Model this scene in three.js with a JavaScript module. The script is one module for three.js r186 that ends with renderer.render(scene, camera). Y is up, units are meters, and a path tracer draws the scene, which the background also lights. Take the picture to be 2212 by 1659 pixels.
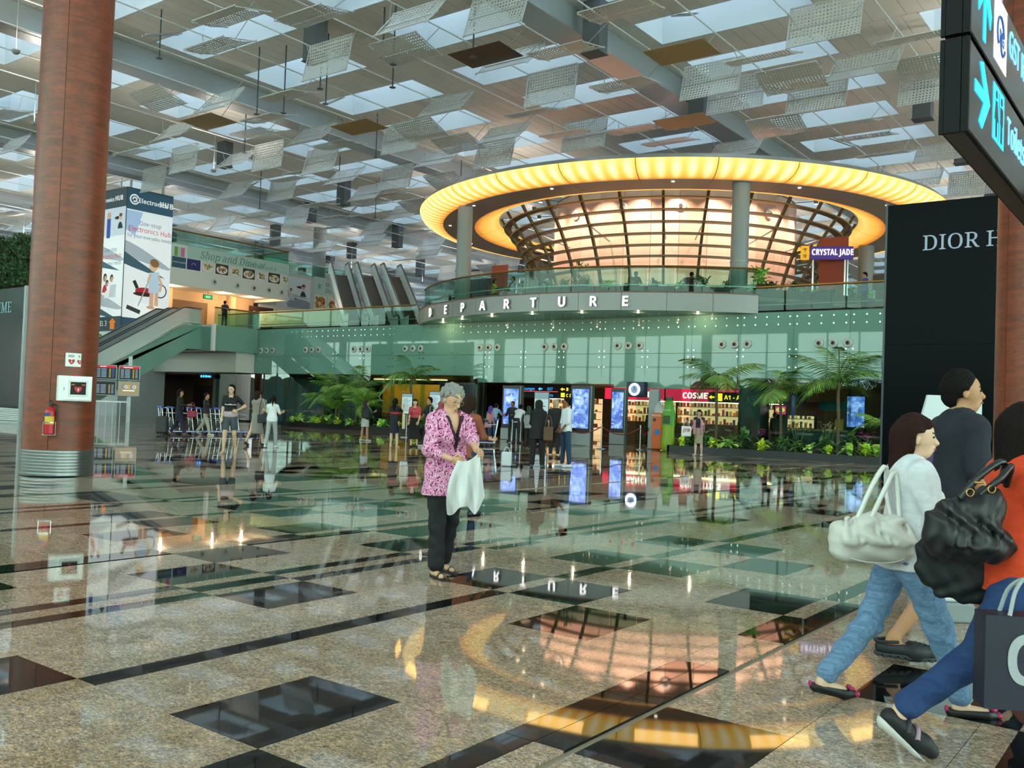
import * as THREE from 'three';
import { mergeGeometries, mergeVertices, toCreasedNormals } from 'three/addons/utils/BufferGeometryUtils.js';
import { RoundedBoxGeometry } from 'three/addons/geometries/RoundedBoxGeometry.js';
import { TextGeometry } from 'three/addons/geometries/TextGeometry.js';
import { FontLoader } from 'three/addons/loaders/FontLoader.js';
import { RectAreaLightUniformsLib } from 'three/addons/lights/RectAreaLightUniformsLib.js';

// ---------- camera, sky, exposure ----------
const scene = new THREE.Scene();
const D2R = Math.PI / 180;
const camera = new THREE.PerspectiveCamera(44.69, 2212 / 1659, 0.05, 600);
camera.rotation.order = 'YXZ';
camera.position.set(0, 1.4, 0);
camera.rotation.set(1.56 * D2R, 36.88 * D2R, 2.097 * D2R);
const renderer = new THREE.WebGLRenderer();
renderer.toneMapping = THREE.LinearToneMapping;
renderer.toneMappingExposure = 1.6;
renderer.shadowMap.enabled = true;
RectAreaLightUniformsLib.init();
scene.background = new THREE.Color().setRGB(5.5, 5.45, 5.4);   // bright overcast tropical sky

// ---------- helpers ----------
function rng(seed) { let s = seed >>> 0; return () => { s = (s + 0x6D2B79F5) | 0; let t = Math.imul(s ^ (s >>> 15), 1 | s); t = (t + Math.imul(t ^ (t >>> 7), 61 | t)) ^ t; return ((t ^ (t >>> 14)) >>> 0) / 4294967296; }; }
const V = (x, y, z) => new THREE.Vector3(x, y, z);
const used = {};
function numbered(n) { const k = used[n] = (used[n] ?? -1) + 1; return k ? n + '_' + String(k).padStart(3, '0') : n; }
const mats = new Map();
function M(color, roughness = 0.6, metalness = 0, extra) {
  const key = extra ? null : color + '|' + roughness + '|' + metalness;
  if (key && mats.has(key)) return mats.get(key);
  const o = { roughness, metalness, ...(extra || {}) };
  const m = extra && (extra.transmission !== undefined || extra.clearcoat !== undefined || extra.sheen !== undefined || extra.specularIntensity !== undefined) ? new THREE.MeshPhysicalMaterial(o) : new THREE.MeshStandardMaterial(o);
  if (Array.isArray(color)) m.color.setRGB(...color); else m.color.set(color);
  if (key) mats.set(key, m);
  return m;
}
function glow(color, strength, extra) { const m = new THREE.MeshStandardMaterial({ color: 0x222222, roughness: 0.5, ...(extra || {}) }); m.emissive.set(color); m.emissiveIntensity = strength; return m; }
function clean(g) {
  let q = g.index ? g.toNonIndexed() : g;
  for (const k of Object.keys(q.attributes)) if (!['position', 'normal', 'uv'].includes(k)) q.deleteAttribute(k);
  if (!q.attributes.normal) q.computeVertexNormals();
  if (!q.attributes.uv) q.setAttribute('uv', new THREE.BufferAttribute(new Float32Array(q.attributes.position.count * 2), 2));
  q.morphAttributes = {}; q.clearGroups();
  return q;
}
function merge(list) { const l = list.flat(9).filter(Boolean).map(clean); return l.length === 1 ? l[0] : mergeGeometries(l, false); }
function mesh(name, geo, mat, parent) {
  const g = Array.isArray(geo) ? merge(geo) : geo;
  const m = new THREE.Mesh(g, mat); m.name = name; m.castShadow = true; m.receiveShadow = true;
  if (parent) parent.add(m);
  return m;
}
function tag(o, label, category, group, kind) {
  o.name = numbered(o.name); o.userData.label = label; o.userData.category = category;
  if (group) o.userData.group = group; if (kind) o.userData.kind = kind;
  if (o.parent !== scene) scene.add(o);
  return o;
}
function thing(name, label, category, pos = [0, 0, 0], turn = 0, group, kind) {
  const o = new THREE.Group(); o.name = name; o.position.set(...pos); o.rotation.y = turn;
  return tag(o, label, category, group, kind);
}
const struct = (name, label, category, pos) => thing(name, label, category, pos, 0, null, 'structure');
function solo(name, geo, mat, label, category, group, kind) { return tag(mesh(name, geo, mat), label, category, group, kind); }
function copyOf(o, pos, turn, label) { const c = o.clone(); c.name = numbered(o.name.replace(/_\d{3}$/, '')); c.userData = { ...o.userData }; if (label) c.userData.label = label; if (pos) c.position.set(...pos); if (turn !== undefined) c.rotation.y = turn; scene.add(c); return c; }

// box with uv in metres; centre x,y,z
function box(w, h, d, x = 0, y = 0, z = 0, ry = 0, rx = 0, rz = 0) {
  const g = new THREE.BoxGeometry(w, h, d), uv = g.attributes.uv;
  const dims = [[d, h], [d, h], [w, d], [w, d], [w, h], [w, h]];
  for (let f = 0; f < 6; f++) for (let i = 0; i < 4; i++) uv.setXY(f * 4 + i, uv.getX(f * 4 + i) * dims[f][0], uv.getY(f * 4 + i) * dims[f][1]);
  if (rx) g.rotateX(rx); if (rz) g.rotateZ(rz); if (ry) g.rotateY(ry);
  return g.translate(x, y, z);
}
// box from corner ranges
const bb = (x0, x1, y0, y1, z0, z1) => box(Math.abs(x1 - x0), Math.abs(y1 - y0), Math.abs(z1 - z0), (x0 + x1) / 2, (y0 + y1) / 2, (z0 + z1) / 2);
function rbox(w, h, d, r, x = 0, y = 0, z = 0, ry = 0, rx = 0, rz = 0) { const g = new RoundedBoxGeometry(w, h, d, 2, r); if (rx) g.rotateX(rx); if (rz) g.rotateZ(rz); if (ry) g.rotateY(ry); return g.translate(x, y, z); }
function cyl(r0, r1, h, x = 0, y = 0, z = 0, n = 16, open = false) { return new THREE.CylinderGeometry(r1, r0, h, n, 1, open).translate(x, y, z); }   // r0 bottom
// rod between two points
function rod(a, b, r, n = 6, r2) {
  const A = a.isVector3 ? a : V(...a), B = b.isVector3 ? b : V(...b), d = B.clone().sub(A), L = d.length();
  const g = new THREE.CylinderGeometry(r2 ?? r, r, L, n, 1);
  g.applyQuaternion(new THREE.Quaternion().setFromUnitVectors(V(0, 1, 0), d.normalize()));
  return g.translate((A.x + B.x) / 2, (A.y + B.y) / 2, (A.z + B.z) / 2);
}
function bar(a, b, w, h) {   // rectangular bar between two points
  const A = V(...a), B = V(...b), d = B.clone().sub(A), L = d.length();
  const g = new THREE.BoxGeometry(w, h, L), m = new THREE.Matrix4().lookAt(A, B, V(0, 1, 0));
  g.applyMatrix4(m); return g.translate((A.x + B.x) / 2, (A.y + B.y) / 2, (A.z + B.z) / 2);
}
function tube(pts, r, seg = 24, n = 6, closed = false) { return new THREE.TubeGeometry(new THREE.CatmullRomCurve3(pts.map((p) => (p.isVector3 ? p : V(...p))), closed), seg, r, n, closed); }
function lathe(pts, n = 24, a0 = 0, a1 = Math.PI * 2) { return new THREE.LatheGeometry(pts.map(([x, y]) => new THREE.Vector2(x, y)), n, a0, a1); }
// arc wall: profile of (r,y) points closed, swept about cx,cz between angles (angle from +x towards +z)
function arcSweep(prof, a0, a1, n, cx, cz) {
  const pos = [], uv = [], idx = [], k = prof.length; let L = 0; const ls = [0];
  for (let j = 1; j <= k; j++) { const p = prof[j - 1], q = prof[j % k]; L += Math.hypot(q[0] - p[0], q[1] - p[1]); ls.push(L); }
  for (let j = 0; j < k; j++) {
    const p = prof[j], q = prof[(j + 1) % k], b = pos.length / 3;
    for (let i = 0; i <= n; i++) { const a = a0 + (a1 - a0) * i / n, c = Math.cos(a), s = Math.sin(a); pos.push(cx + p[0] * c, p[1], cz + p[0] * s, cx + q[0] * c, q[1], cz + q[0] * s); uv.push(a * p[0], ls[j], a * p[0], ls[j + 1]); }
    for (let i = 0; i < n; i++) { const o = b + i * 2; idx.push(o, o + 1, o + 2, o + 1, o + 3, o + 2); }
  }
  if (Math.abs(a1 - a0) < 6.28) for (const i of [0, n]) {
    const a = a0 + (a1 - a0) * i / n, c = Math.cos(a), s = Math.sin(a), b = pos.length / 3;
    for (const p of prof) { pos.push(cx + p[0] * c, p[1], cz + p[0] * s); uv.push(p[0], p[1]); }
    for (let j = 1; j < k - 1; j++) i ? idx.push(b, b + j + 1, b + j) : idx.push(b, b + j, b + j + 1);
  }
  const g = new THREE.BufferGeometry(); g.setAttribute('position', new THREE.Float32BufferAttribute(pos, 3)); g.setAttribute('uv', new THREE.Float32BufferAttribute(uv, 2)); g.setIndex(idx); g.computeVertexNormals();
  return g;
}
function quad(a, b, c, d) { const g = new THREE.BufferGeometry(); g.setAttribute('position', new THREE.Float32BufferAttribute([...a, ...b, ...c, ...a, ...c, ...d], 3)); g.setAttribute('uv', new THREE.Float32BufferAttribute([0, 0, 1, 0, 1, 1, 0, 0, 1, 1, 0, 1], 2)); g.computeVertexNormals(); return g; }
function extrude(shape, depth, bevel = 0, seg = 8) { return new THREE.ExtrudeGeometry(shape, { depth, bevelEnabled: bevel > 0, bevelSize: bevel, bevelThickness: bevel, bevelSegments: 1, curveSegments: seg }); }
function poly(pts) { const s = new THREE.Shape(); pts.forEach(([x, y], i) => (i ? s.lineTo(x, y) : s.moveTo(x, y))); s.closePath(); return s; }

// textures
function noiseTex(w, h, fn, srgb = true) {
  const d = new Uint8Array(w * h * 4);
  for (let y = 0; y < h; y++) for (let x = 0; x < w; x++) { const c = fn(x, y), o = (y * w + x) * 4; d[o] = c[0]; d[o + 1] = c[1]; d[o + 2] = c[2]; d[o + 3] = c[3] ?? 255; }
  const t = new THREE.DataTexture(d, w, h); t.wrapS = t.wrapT = THREE.RepeatWrapping; t.magFilter = THREE.LinearFilter; t.minFilter = THREE.LinearMipmapLinearFilter; if (srgb) t.colorSpace = THREE.SRGBColorSpace; t.needsUpdate = true; return t;
}
function canvasTex(w, h, draw) {
  const c = document.createElement('canvas'); c.width = w; c.height = h; draw(c.getContext('2d'), w, h);
  const t = new THREE.CanvasTexture(c); t.colorSpace = THREE.SRGBColorSpace; return t;
}
const clamp = (v, a = 0, b = 255) => Math.max(a, Math.min(b, v));
// periodic value noise
function vnoise(seed, n) { const r = rng(seed), a = Float32Array.from({ length: n * n }, r); return (u, v) => { u = (u % 1 + 1) % 1 * n; v = (v % 1 + 1) % 1 * n; const x = Math.floor(u), y = Math.floor(v), fx = u - x, fy = v - y, sx = fx * fx * (3 - 2 * fx), sy = fy * fy * (3 - 2 * fy); const g = (i, j) => a[(j % n) * n + (i % n)]; return (g(x, y) * (1 - sx) + g(x + 1, y) * sx) * (1 - sy) + (g(x, y + 1) * (1 - sx) + g(x + 1, y + 1) * sx) * sy; }; }
const fonts = {};
for (const k of ['sans_bold', 'sans_regular', 'serif_regular', 'serif_bold']) fonts[k] = await new FontLoader().loadAsync('fonts/droid/droid_' + k + '.typeface.json');
function text(str, size, depth, font = 'sans_bold', centre = true, bevel = 0) {
  const g = new TextGeometry(str, { font: fonts[font], size, depth, curveSegments: 4, bevelEnabled: bevel > 0, bevelSize: bevel, bevelThickness: bevel, bevelSegments: 1 });
  g.computeBoundingBox(); const b = g.boundingBox; if (centre) g.translate(-(b.min.x + b.max.x) / 2, -(b.min.y + b.max.y) / 2, 0);
  return g;
}
// ---------- materials of the building ----------
const graniteTex = (() => {
  const n1 = vnoise(3, 256), n2 = vnoise(5, 90), n3 = vnoise(9, 24), r = rng(77);
  return noiseTex(1024, 1024, (x, y) => {
    const u = x / 1024, v = y / 1024;
    const a = n1(u, v * 2.0), b = n2(u, v * 1.6), c = n3(u, v), w = r();
    let k = 0.80 + (a - .5) * .5 + (b - .5) * .34 + (c - .5) * .12 + (w - .5) * .16;
    const warm = (n2(v + .3, u) - .5) * 26;
    return [clamp(206 * k + warm), clamp(180 * k + warm * .3), clamp(156 * k - warm * .4)];
  });
})();
graniteTex.repeat.set(0.8, 0.8);
const blackTex = (() => { const r = rng(12); return noiseTex(256, 256, () => { const w = r(); const k = w > .993 ? 70 : w > .97 ? 34 : 13 + r() * 8; return [k, k, k * 1.04]; }); })();
const MB = {
  granite: new THREE.MeshStandardMaterial({ map: graniteTex, roughness: 0.035 }),
  granite2: new THREE.MeshStandardMaterial({ map: graniteTex, roughness: 0.035, color: 0xf3efe8 }),
  black: new THREE.MeshStandardMaterial({ map: blackTex, roughness: 0.025 }),
  grout: M(0x8d7f6c, 0.8),
  white: M(0xe9e8e3, 0.6), plank: M(0xe6e3dc, 0.7), plank2: M(0xdcd9d2, 0.7), wellWall: M(0xdde7ec, 0.5), wellPane: M(0xd9e4ea, 1, 0, { transmission: 0.55, thickness: 0, side: THREE.DoubleSide }),
  steel: M(0xb9bcbf, 0.35, 0.55), beam: M(0xb9c0c6, 0.42, 0.3), darkbox: M(0x63666a, 0.7), greyCol: M(0x8f9191, 0.45), fascia: M(0x9a9996, 0.4, 0.25),
  greenGlass: M(0x769f91, 0.02, 0, { specularIntensity: 1 }), greenGlass2: M(0x719a8c, 0.02, 0, { specularIntensity: 1 }),
  clear: M(0xdff2ec, 0.0, 0, { transmission: 1, thickness: 0, ior: 1.5 }), balus: M(0xcfe8df, 0.0, 0, { transmission: 1, thickness: 0, ior: 1.5, specularIntensity: .4 }),
  gold: M(0xa8793f, 0.25, 0.8), dark: M(0x1c1d20, 0.4), chrome: M(0xd4d6d8, 0.15, 1), soffit: M(0xa59d92, 0.45), brown: M(0x6d4a2c, 0.5), beigeWall: M(0xc9ad85, 0.7),
};

// ---------- floor ----------
const floor = struct('floor', 'polished beige granite floor inlaid with black rectangles and stripes', 'floor');
const A1 = 0.8253, A2 = 0.6035;               // cell along -z, cell along +x
const FX = -5.02 * 0, OX = (() => 0)();
const floorO = (() => { const ox = -1.04032177 * 1.4, oz = -2.97470727 * 1.4, c = Math.cos(36.88 * D2R), s = Math.sin(36.88 * D2R); return [c * ox + s * oz, -s * ox + c * oz]; })();   // corner of cell 0,0
{
  // bands across the floor, from near to far, one period; width in cells, kind: r = row of tiles, s = stripe lane
  const per = [['s', .262, 'A'], ['s', .262, 'B'], ['r', 1.02], ['r', 1.02], ['r', 1.02], ['s', .27, 'S'], ['r', 1.015], ['r', 1.015], ['s', .262, 'T1'], ['s', .31, 'T2'], ['s', .262, 'T1'], ['r', 1.015], ['r', 1.015]];
  const known = {   // dark cells of rows counted from the lane pair nearest the camera
    '0g': [-1, 5], '0f': [0, 3, 7], '0e': [4, 6, 8, 12], '0d': [-1, 4, 6, 8, 14], '0c': [2, 11, 15], '0b': [2, 5, 11, 15], '0a': [0, 3, 6, 7, 10, 18],
    '1g': [5, 9, 11, 14], '1f': [3, 7, 10, 13], '1e': [4, 6, 8, 12], '1d': [4, 6, 8, 10], '1c': [1, 7, 12], '1b': [5, 8, 13],
    '-1b': [0, 3], '-1a': [1],
  };
  const names = ['g', 'f', 'e', 'd', 'c', 'b', 'a'];
  const r = rng(2024), cells = [];
  const X = (j) => floorO[0] + j * A2, Zc = (i) => floorO[1] - i * A1;
  const iMin = -14, iMax = 62;
  for (let p = -3; p <= 14; p++) {
    let j = 2.556 - p * 8.82, q = 0;                                  // lane A far edge ... going to -x
    // first lane pair lies at [2.03,2.556]
    const walk = [];
    for (const [kind, w, lane] of per) { walk.push([kind, j - w, j, kind === 'r' ? names[q++] : lane]); j -= w; }
    for (const [kind, j0, j1, id] of walk) {
      if (X(j1) < -78 || X(j0) > 12) continue;
      for (let i = iMin; i <= iMax; i++) {
        let dark = false;
        if (kind === 'r') {
          const k = known[p + id];
          if (k) dark = k.includes(i) || (i > 16 && ((i * 7 + id.charCodeAt(0) * 3 + p * 5) % 5 === 0));
          else { const h = Math.sin(i * 12.9898 + (p * 7 + id.charCodeAt(0)) * 78.233) * 43758.5453; dark = (h - Math.floor(h)) < 0.27; }
        } else if (id === 'A') dark = (i >= 1 && i < 3) || i === 4 || i === 5 || (i > 9 && i % 4 < 2) || (i < -1);
        else if (id === 'B') dark = i !== 5 && i !== 9 && i % 11 !== 3;
        else if (id === 'S') dark = i < 4 && i >= 0 || i === 5 || i === 7 || (i >= 9 && i < 12) || (i > 12 && i % 3) || i < -2;
        else { const gap = i === 2 || i === 5 || i === 7 || (i > 10 && i % 4 === 3) || (i < -2 && i % 3 === 0); dark = id === 'T1' ? !gap : gap; }
        cells.push([j0, j1, i, dark]);
      }
    }
  }
  const shapes = new Map(), gap = 0.0035;
  const tileGeo = (j0, j1, i) => {
    const w = (j1 - j0) * A2 - gap, x = (X(j0) + X(j1)) / 2, z = Zc(i + .5), d = A1 - gap;
    const g = new THREE.BoxGeometry(w, 0.02, d).translate(x, -0.01, z), P = g.attributes.position, U = g.attributes.uv;
    for (let k = 0; k < P.count; k++) U.setXY(k, P.getX(k), P.getZ(k));
    return g;
  };
  const fwd = V(-Math.sin(36.88 * D2R), 0, -Math.cos(36.88 * D2R)), rgt = V(Math.cos(36.88 * D2R), 0, -Math.sin(36.88 * D2R));
  for (const c of cells) { const x = (X(c[0]) + X(c[1])) / 2, z = Zc(c[2] + .5), d = x * fwd.x + z * fwd.z, l = Math.abs(x * rgt.x + z * rgt.z); c.vis = d > 1.6 && l < d * .62 + .8 ? d : 1e3 + d; }
  const sortIdx = (dark) => cells.filter((c) => c[3] === dark).sort((a, b) => a.vis - b.vis);
  const dk = sortIdx(true), lt = sortIdx(false);
  dk.forEach((c, n) => { if (n < 290) mesh('dark_tile', tileGeo(c[0], c[1], c[2]), MB.black, floor); });
  lt.forEach((c, n) => { if (n < 290) mesh('beige_tile', tileGeo(c[0], c[1], c[2]), n % 3 ? MB.granite : MB.granite2, floor); });
  const rest = (l, name, m) => { const s = mesh(name, l.slice(290).map((c) => tileGeo(c[0], c[1], c[2])), m, floor); s.userData.kind = 'stuff'; };
  rest(dk, 'distant_dark_tiles', MB.black); rest(lt, 'distant_beige_tiles', MB.granite);
  mesh('screed', bb(-140, 60, -0.2, -0.012, -125, 17.5), MB.grout, floor);
  // plain granite beyond the inlaid field
  const g2 = bb(-140, X(-117.5), -0.02, -0.001, -125, 17.5); mesh('plain_granite', g2, MB.granite, floor);
}

// ---------- ceiling, skylights, beams ----------
const CY = 17, PITCH = 4.7, BAY = 18.7, BX0 = -1.6;
{
  const ceiling = struct('ceiling', 'off-white plank ceiling pierced by long skylight wells', 'ceiling');
  const planks = [], wells = [];
  const x0 = BX0 - BAY * 6.4, x1 = BX0 + BAY * 2.2, zA = 17, zB = -118;
  const r = rng(5), PW = 0.62;
  const roofSolids = [];
  const addPlanks = (xa, xb, za, zb) => { const n = Math.max(1, Math.round((xb - xa) / PW)), w = (xb - xa) / n; for (let k = 0; k < n; k++) planks.push([xa + k * w + .012, xa + (k + 1) * w - .012, za + .012, zb - .012]); roofSolids.push([xa, xb, za, zb]); };
  let row = 0;
  for (let z = zA; z > zB; z -= PITCH, row++) {
    addPlanks(x0, x1, z - 2.2, z);
    // openings in the deeper strip
    const za = z - PITCH, zb = z - 2.2, ops = [];
    for (let b = -7; b < 4; b++) for (const o of [[1.5, 8.2], [10.6, 17.2]]) { const sh = (row % 2) * 1.1; const oa = BX0 + b * BAY + o[0] + sh * (o[0] < 5 ? 0 : .5), ob = BX0 + b * BAY + o[1] - sh * (o[0] < 5 ? .6 : 0); if (oa > x0 + .5 && ob < x1 - .5) ops.push([oa, ob]); }
    let c = x0;
    for (const [oa, ob] of ops) { addPlanks(c, oa, za, zb); wells.push([oa, ob, za, zb]); c = ob; }
    addPlanks(c, x1, za, zb);
  }
  const cx = V(-22, 0, -28), d2 = (p) => Math.hypot((p[0] + p[1]) / 2 - cx.x, (p[2] + p[3]) / 2 - cx.z);
  planks.sort((a, b) => d2(a) - d2(b));
  const pg = (p) => bb(p[0], p[1], CY, CY + .05, p[2], p[3]);
  planks.slice(0, 290).forEach((p, i) => mesh('ceiling_plank', pg(p), i % 4 ? MB.plank : MB.plank2, ceiling));
  mesh('distant_ceiling_planks', planks.slice(290).map(pg), MB.plank, ceiling).userData.kind = 'stuff';
  mesh('roof_deck', roofSolids.map((p) => bb(p[0], p[1], CY + .06, CY + .5, p[2], p[3])), MB.plank2, ceiling);
  wells.sort((a, b) => d2(a) - d2(b));
  const H = 1.9;
  const wg = ([a, b, c, d]) => merge([bb(a, a + .06, CY, CY + H, c, d), bb(b - .06, b, CY, CY + H, c, d), bb(a, b, CY, CY + H, c, c + .06), bb(a, b, CY, CY + H, d - .06, d), bb((a + b) / 2 - .05, (a + b) / 2 + .05, CY + H - .5, CY + H, c, d)]);
  wells.slice(0, 200).forEach((w) => mesh('skylight_well', wg(w), MB.wellWall, ceiling));
  mesh('distant_skylight_wells', wells.slice(200).map(wg), MB.wellWall, ceiling).userData.kind = 'stuff';
  const wp = ([a, b, c, d]) => bb(a, b, CY + H, CY + H + .03, c, d);
  wells.slice(0, 200).forEach((w) => mesh('skylight_pane', wp(w), MB.wellPane, ceiling));
  mesh('distant_skylight_panes', wells.slice(200).map(wp), MB.wellPane, ceiling).userData.kind = 'stuff';
  // beams along z
  for (let b = -6; b <= 2; b++) {
    const x = BX0 + b * BAY, g = thing('roof_beam', 'pale grey steel box girder running under the plank ceiling towards the far wall', 'beam', [x, 0, 0], 0, 'roof girders under the ceiling');
    mesh('web', bb(-.45, .45, CY - .95, CY - .02, zB, zA), MB.beam, g);
    mesh('bottom_flange', bb(-.62, .62, CY - 1.05, CY - .96, zB, zA), MB.steel, g);
  }
}

// ---------- hall shell ----------
{
  const glassZ = 17.2;
  const wl = struct('wall_left', 'pale far end wall of the terminal hall', 'wall'); mesh('panel', bb(-122.4, -121.4, 0, 19.5, -119, 17.5), MB.white, wl);
  const wr = struct('wall_right', 'tall glazed end wall of the hall beside the shops', 'wall'); mesh('spandrel', [bb(39.5, 40.5, 0, .4, -119, 17.5), bb(39.5, 40.5, 16.4, 19.5, -119, 17.5), bb(39.5, 40.5, 0, 19.5, -119, -60)], MB.white, wr);
  for (let z = 17; z > -59; z -= 3.8) { mesh('end_pane', bb(39.9, 39.91, .42, 16.38, z - 3.74, z), MB.clear, wr); mesh('mullion', bb(39.8, 40.05, .4, 16.4, z - .05, z + .05), MB.darkbox, wr); }
  const wb = struct('wall_far', 'pale rear wall beyond the upper restaurants', 'wall'); mesh('panel', bb(-122, 40, 0, 19.5, -119.4, -118.4), MB.white, wb);
  const wf = struct('wall_front', 'entrance facade with tall glass panes between columns', 'wall');
  mesh('upper_panel', [bb(-122, 40, 10.2, 12.6, glassZ, glassZ + .5), bb(-122, 40, 16.95, 19.5, glassZ, glassZ + .5)], MB.white, wf);
  for (let x = -122; x < 39; x += 6.2) { mesh('clerestory_pane', bb(x + .06, x + 6.14, 12.65, 16.9, glassZ + .2, glassZ + .21), MB.clear, wf); mesh('mullion', bb(x - .06, x + .06, 12.6, 16.95, glassZ + .1, glassZ + .34), MB.darkbox, wf); }
  for (let x = -118, k = 0; x < 40; x += 9.35, k++) {
    mesh('facade_column', [cyl(.55, .55, 10.3, x, 5.1, glassZ - .9, 20)], k % 2 ? MB.greyCol : M(0x8a4a2a, .4), wf);
    for (let q = 0; q < 3; q++) { const xa = x + q * 3.117, m = mesh('facade_pane', bb(xa + .05, xa + 3.067, .12, 10.15, glassZ + .2, glassZ + .21), MB.clear, wf); }
    mesh('mullion', [0, 1, 2].map((q) => bb(x + q * 3.117 - .05, x + q * 3.117 + .05, 0, 10.2, glassZ + .08, glassZ + .34)), MB.darkbox, wf);
    mesh('transom', [3.2, 6.7].map((y) => bb(x, x + 9.35, y - .04, y + .04, glassZ + .1, glassZ + .3)), MB.darkbox, wf);
  }
  solo('forecourt', bb(-200, 120, -.4, -.05, 17.6, 140), M(0xb4b5b2, .9), 'pale paved forecourt outside the entrance glass', 'pavement', null, 'structure');
  solo('boundary_hedge', [bb(-140, 60, 0, 4.3, 24, 26), ...Array.from({ length: 60 }, (_, k) => new THREE.SphereGeometry(1, 8, 6).scale(2.1, .9 + (k * 37 % 10) / 14, 1).translate(-138 + k * 3.35, 4.1, 25))], M(0x2e3a2a, .95), 'dark clipped hedge across the drive outside the entrance glass', 'hedge');
  const hill = new THREE.SphereGeometry(1, 32, 12, 0, 6.283, 0, 1.57).scale(45, 7, 14).translate(-40, -.5, 95);
  solo('grassy_hill', hill, M(0x4d6b3a, .95), 'low green hill across the road outside', 'hill');
}

// ---------- glass wall of the departure side ----------
const WZ = -37.8;
{
  const w = struct('wall_departure', 'sea-green glass wall with point fixings over the departure entrance', 'wall');
  const step = 2.3, xs = []; for (let x = -53; x < 12; x += step) xs.push(x);
  xs.forEach((x, k) => {
    for (const [y0, y1] of [[3.1, 4.18], [4.19, 5.88]]) mesh('glass_panel', bb(x + .006, x + step - .006, y0, y1 - .008, WZ - .03, WZ), (k * 7 + (y0 > 4 ? 3 : 0)) % 3 ? MB.greenGlass : MB.greenGlass2, w);
  });
  const dots = [];
  for (const x of xs) for (let q = 0; q < 5; q++) for (const y of [5.68, 5.36]) { const px = x + .15 + q * (step - .3) / 4; dots.push(new THREE.CylinderGeometry(.035, .035, .03, 8).rotateX(Math.PI / 2).translate(px, y, WZ + .015)); }
  for (const x of xs) for (const [dx, dy] of [[.14, .13], [-.14, .13], [.14, -.16], [-.14, -.16], [.14, -.62], [-.14, -.62]]) dots.push(new THREE.CylinderGeometry(.035, .035, .03, 8).rotateX(Math.PI / 2).translate(x + dx, 4.18 + dy, WZ + .015));
  mesh('point_fixings', dots, MB.chrome, w);
  mesh('bulkhead', bb(-53, 39, 3.1, 5.9, WZ - .6, WZ - .06), MB.darkbox, w);
  // clear glass below
  xs.forEach((x, k) => { const cx = x + step / 2; if (cx > -30.4 && cx < -18.5) return; mesh('clear_pane', bb(x + .006, x + step - .006, .08, 3.09, WZ - .02, WZ - .008), MB.clear, w); });
  mesh('glass_fin', xs.filter((x) => x < -31 || x > -17).map((x) => bb(x - .01, x + .01, 0, 3.1, WZ - .35, WZ - .03)), MB.balus, w);
  // upper floor slab
  const up = struct('floor_upper', 'upper level floor slab behind the green glass', 'floor');
  mesh('slab', bb(-121, 39, 4.9, 5.9, -118, WZ - .6), M(0x9a948a, .5), up);
  mesh('lower_ceiling', bb(-53, 39, 3.06, 3.16, -64, WZ - .05), M(0x7a5738, .5), up);
}

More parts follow.
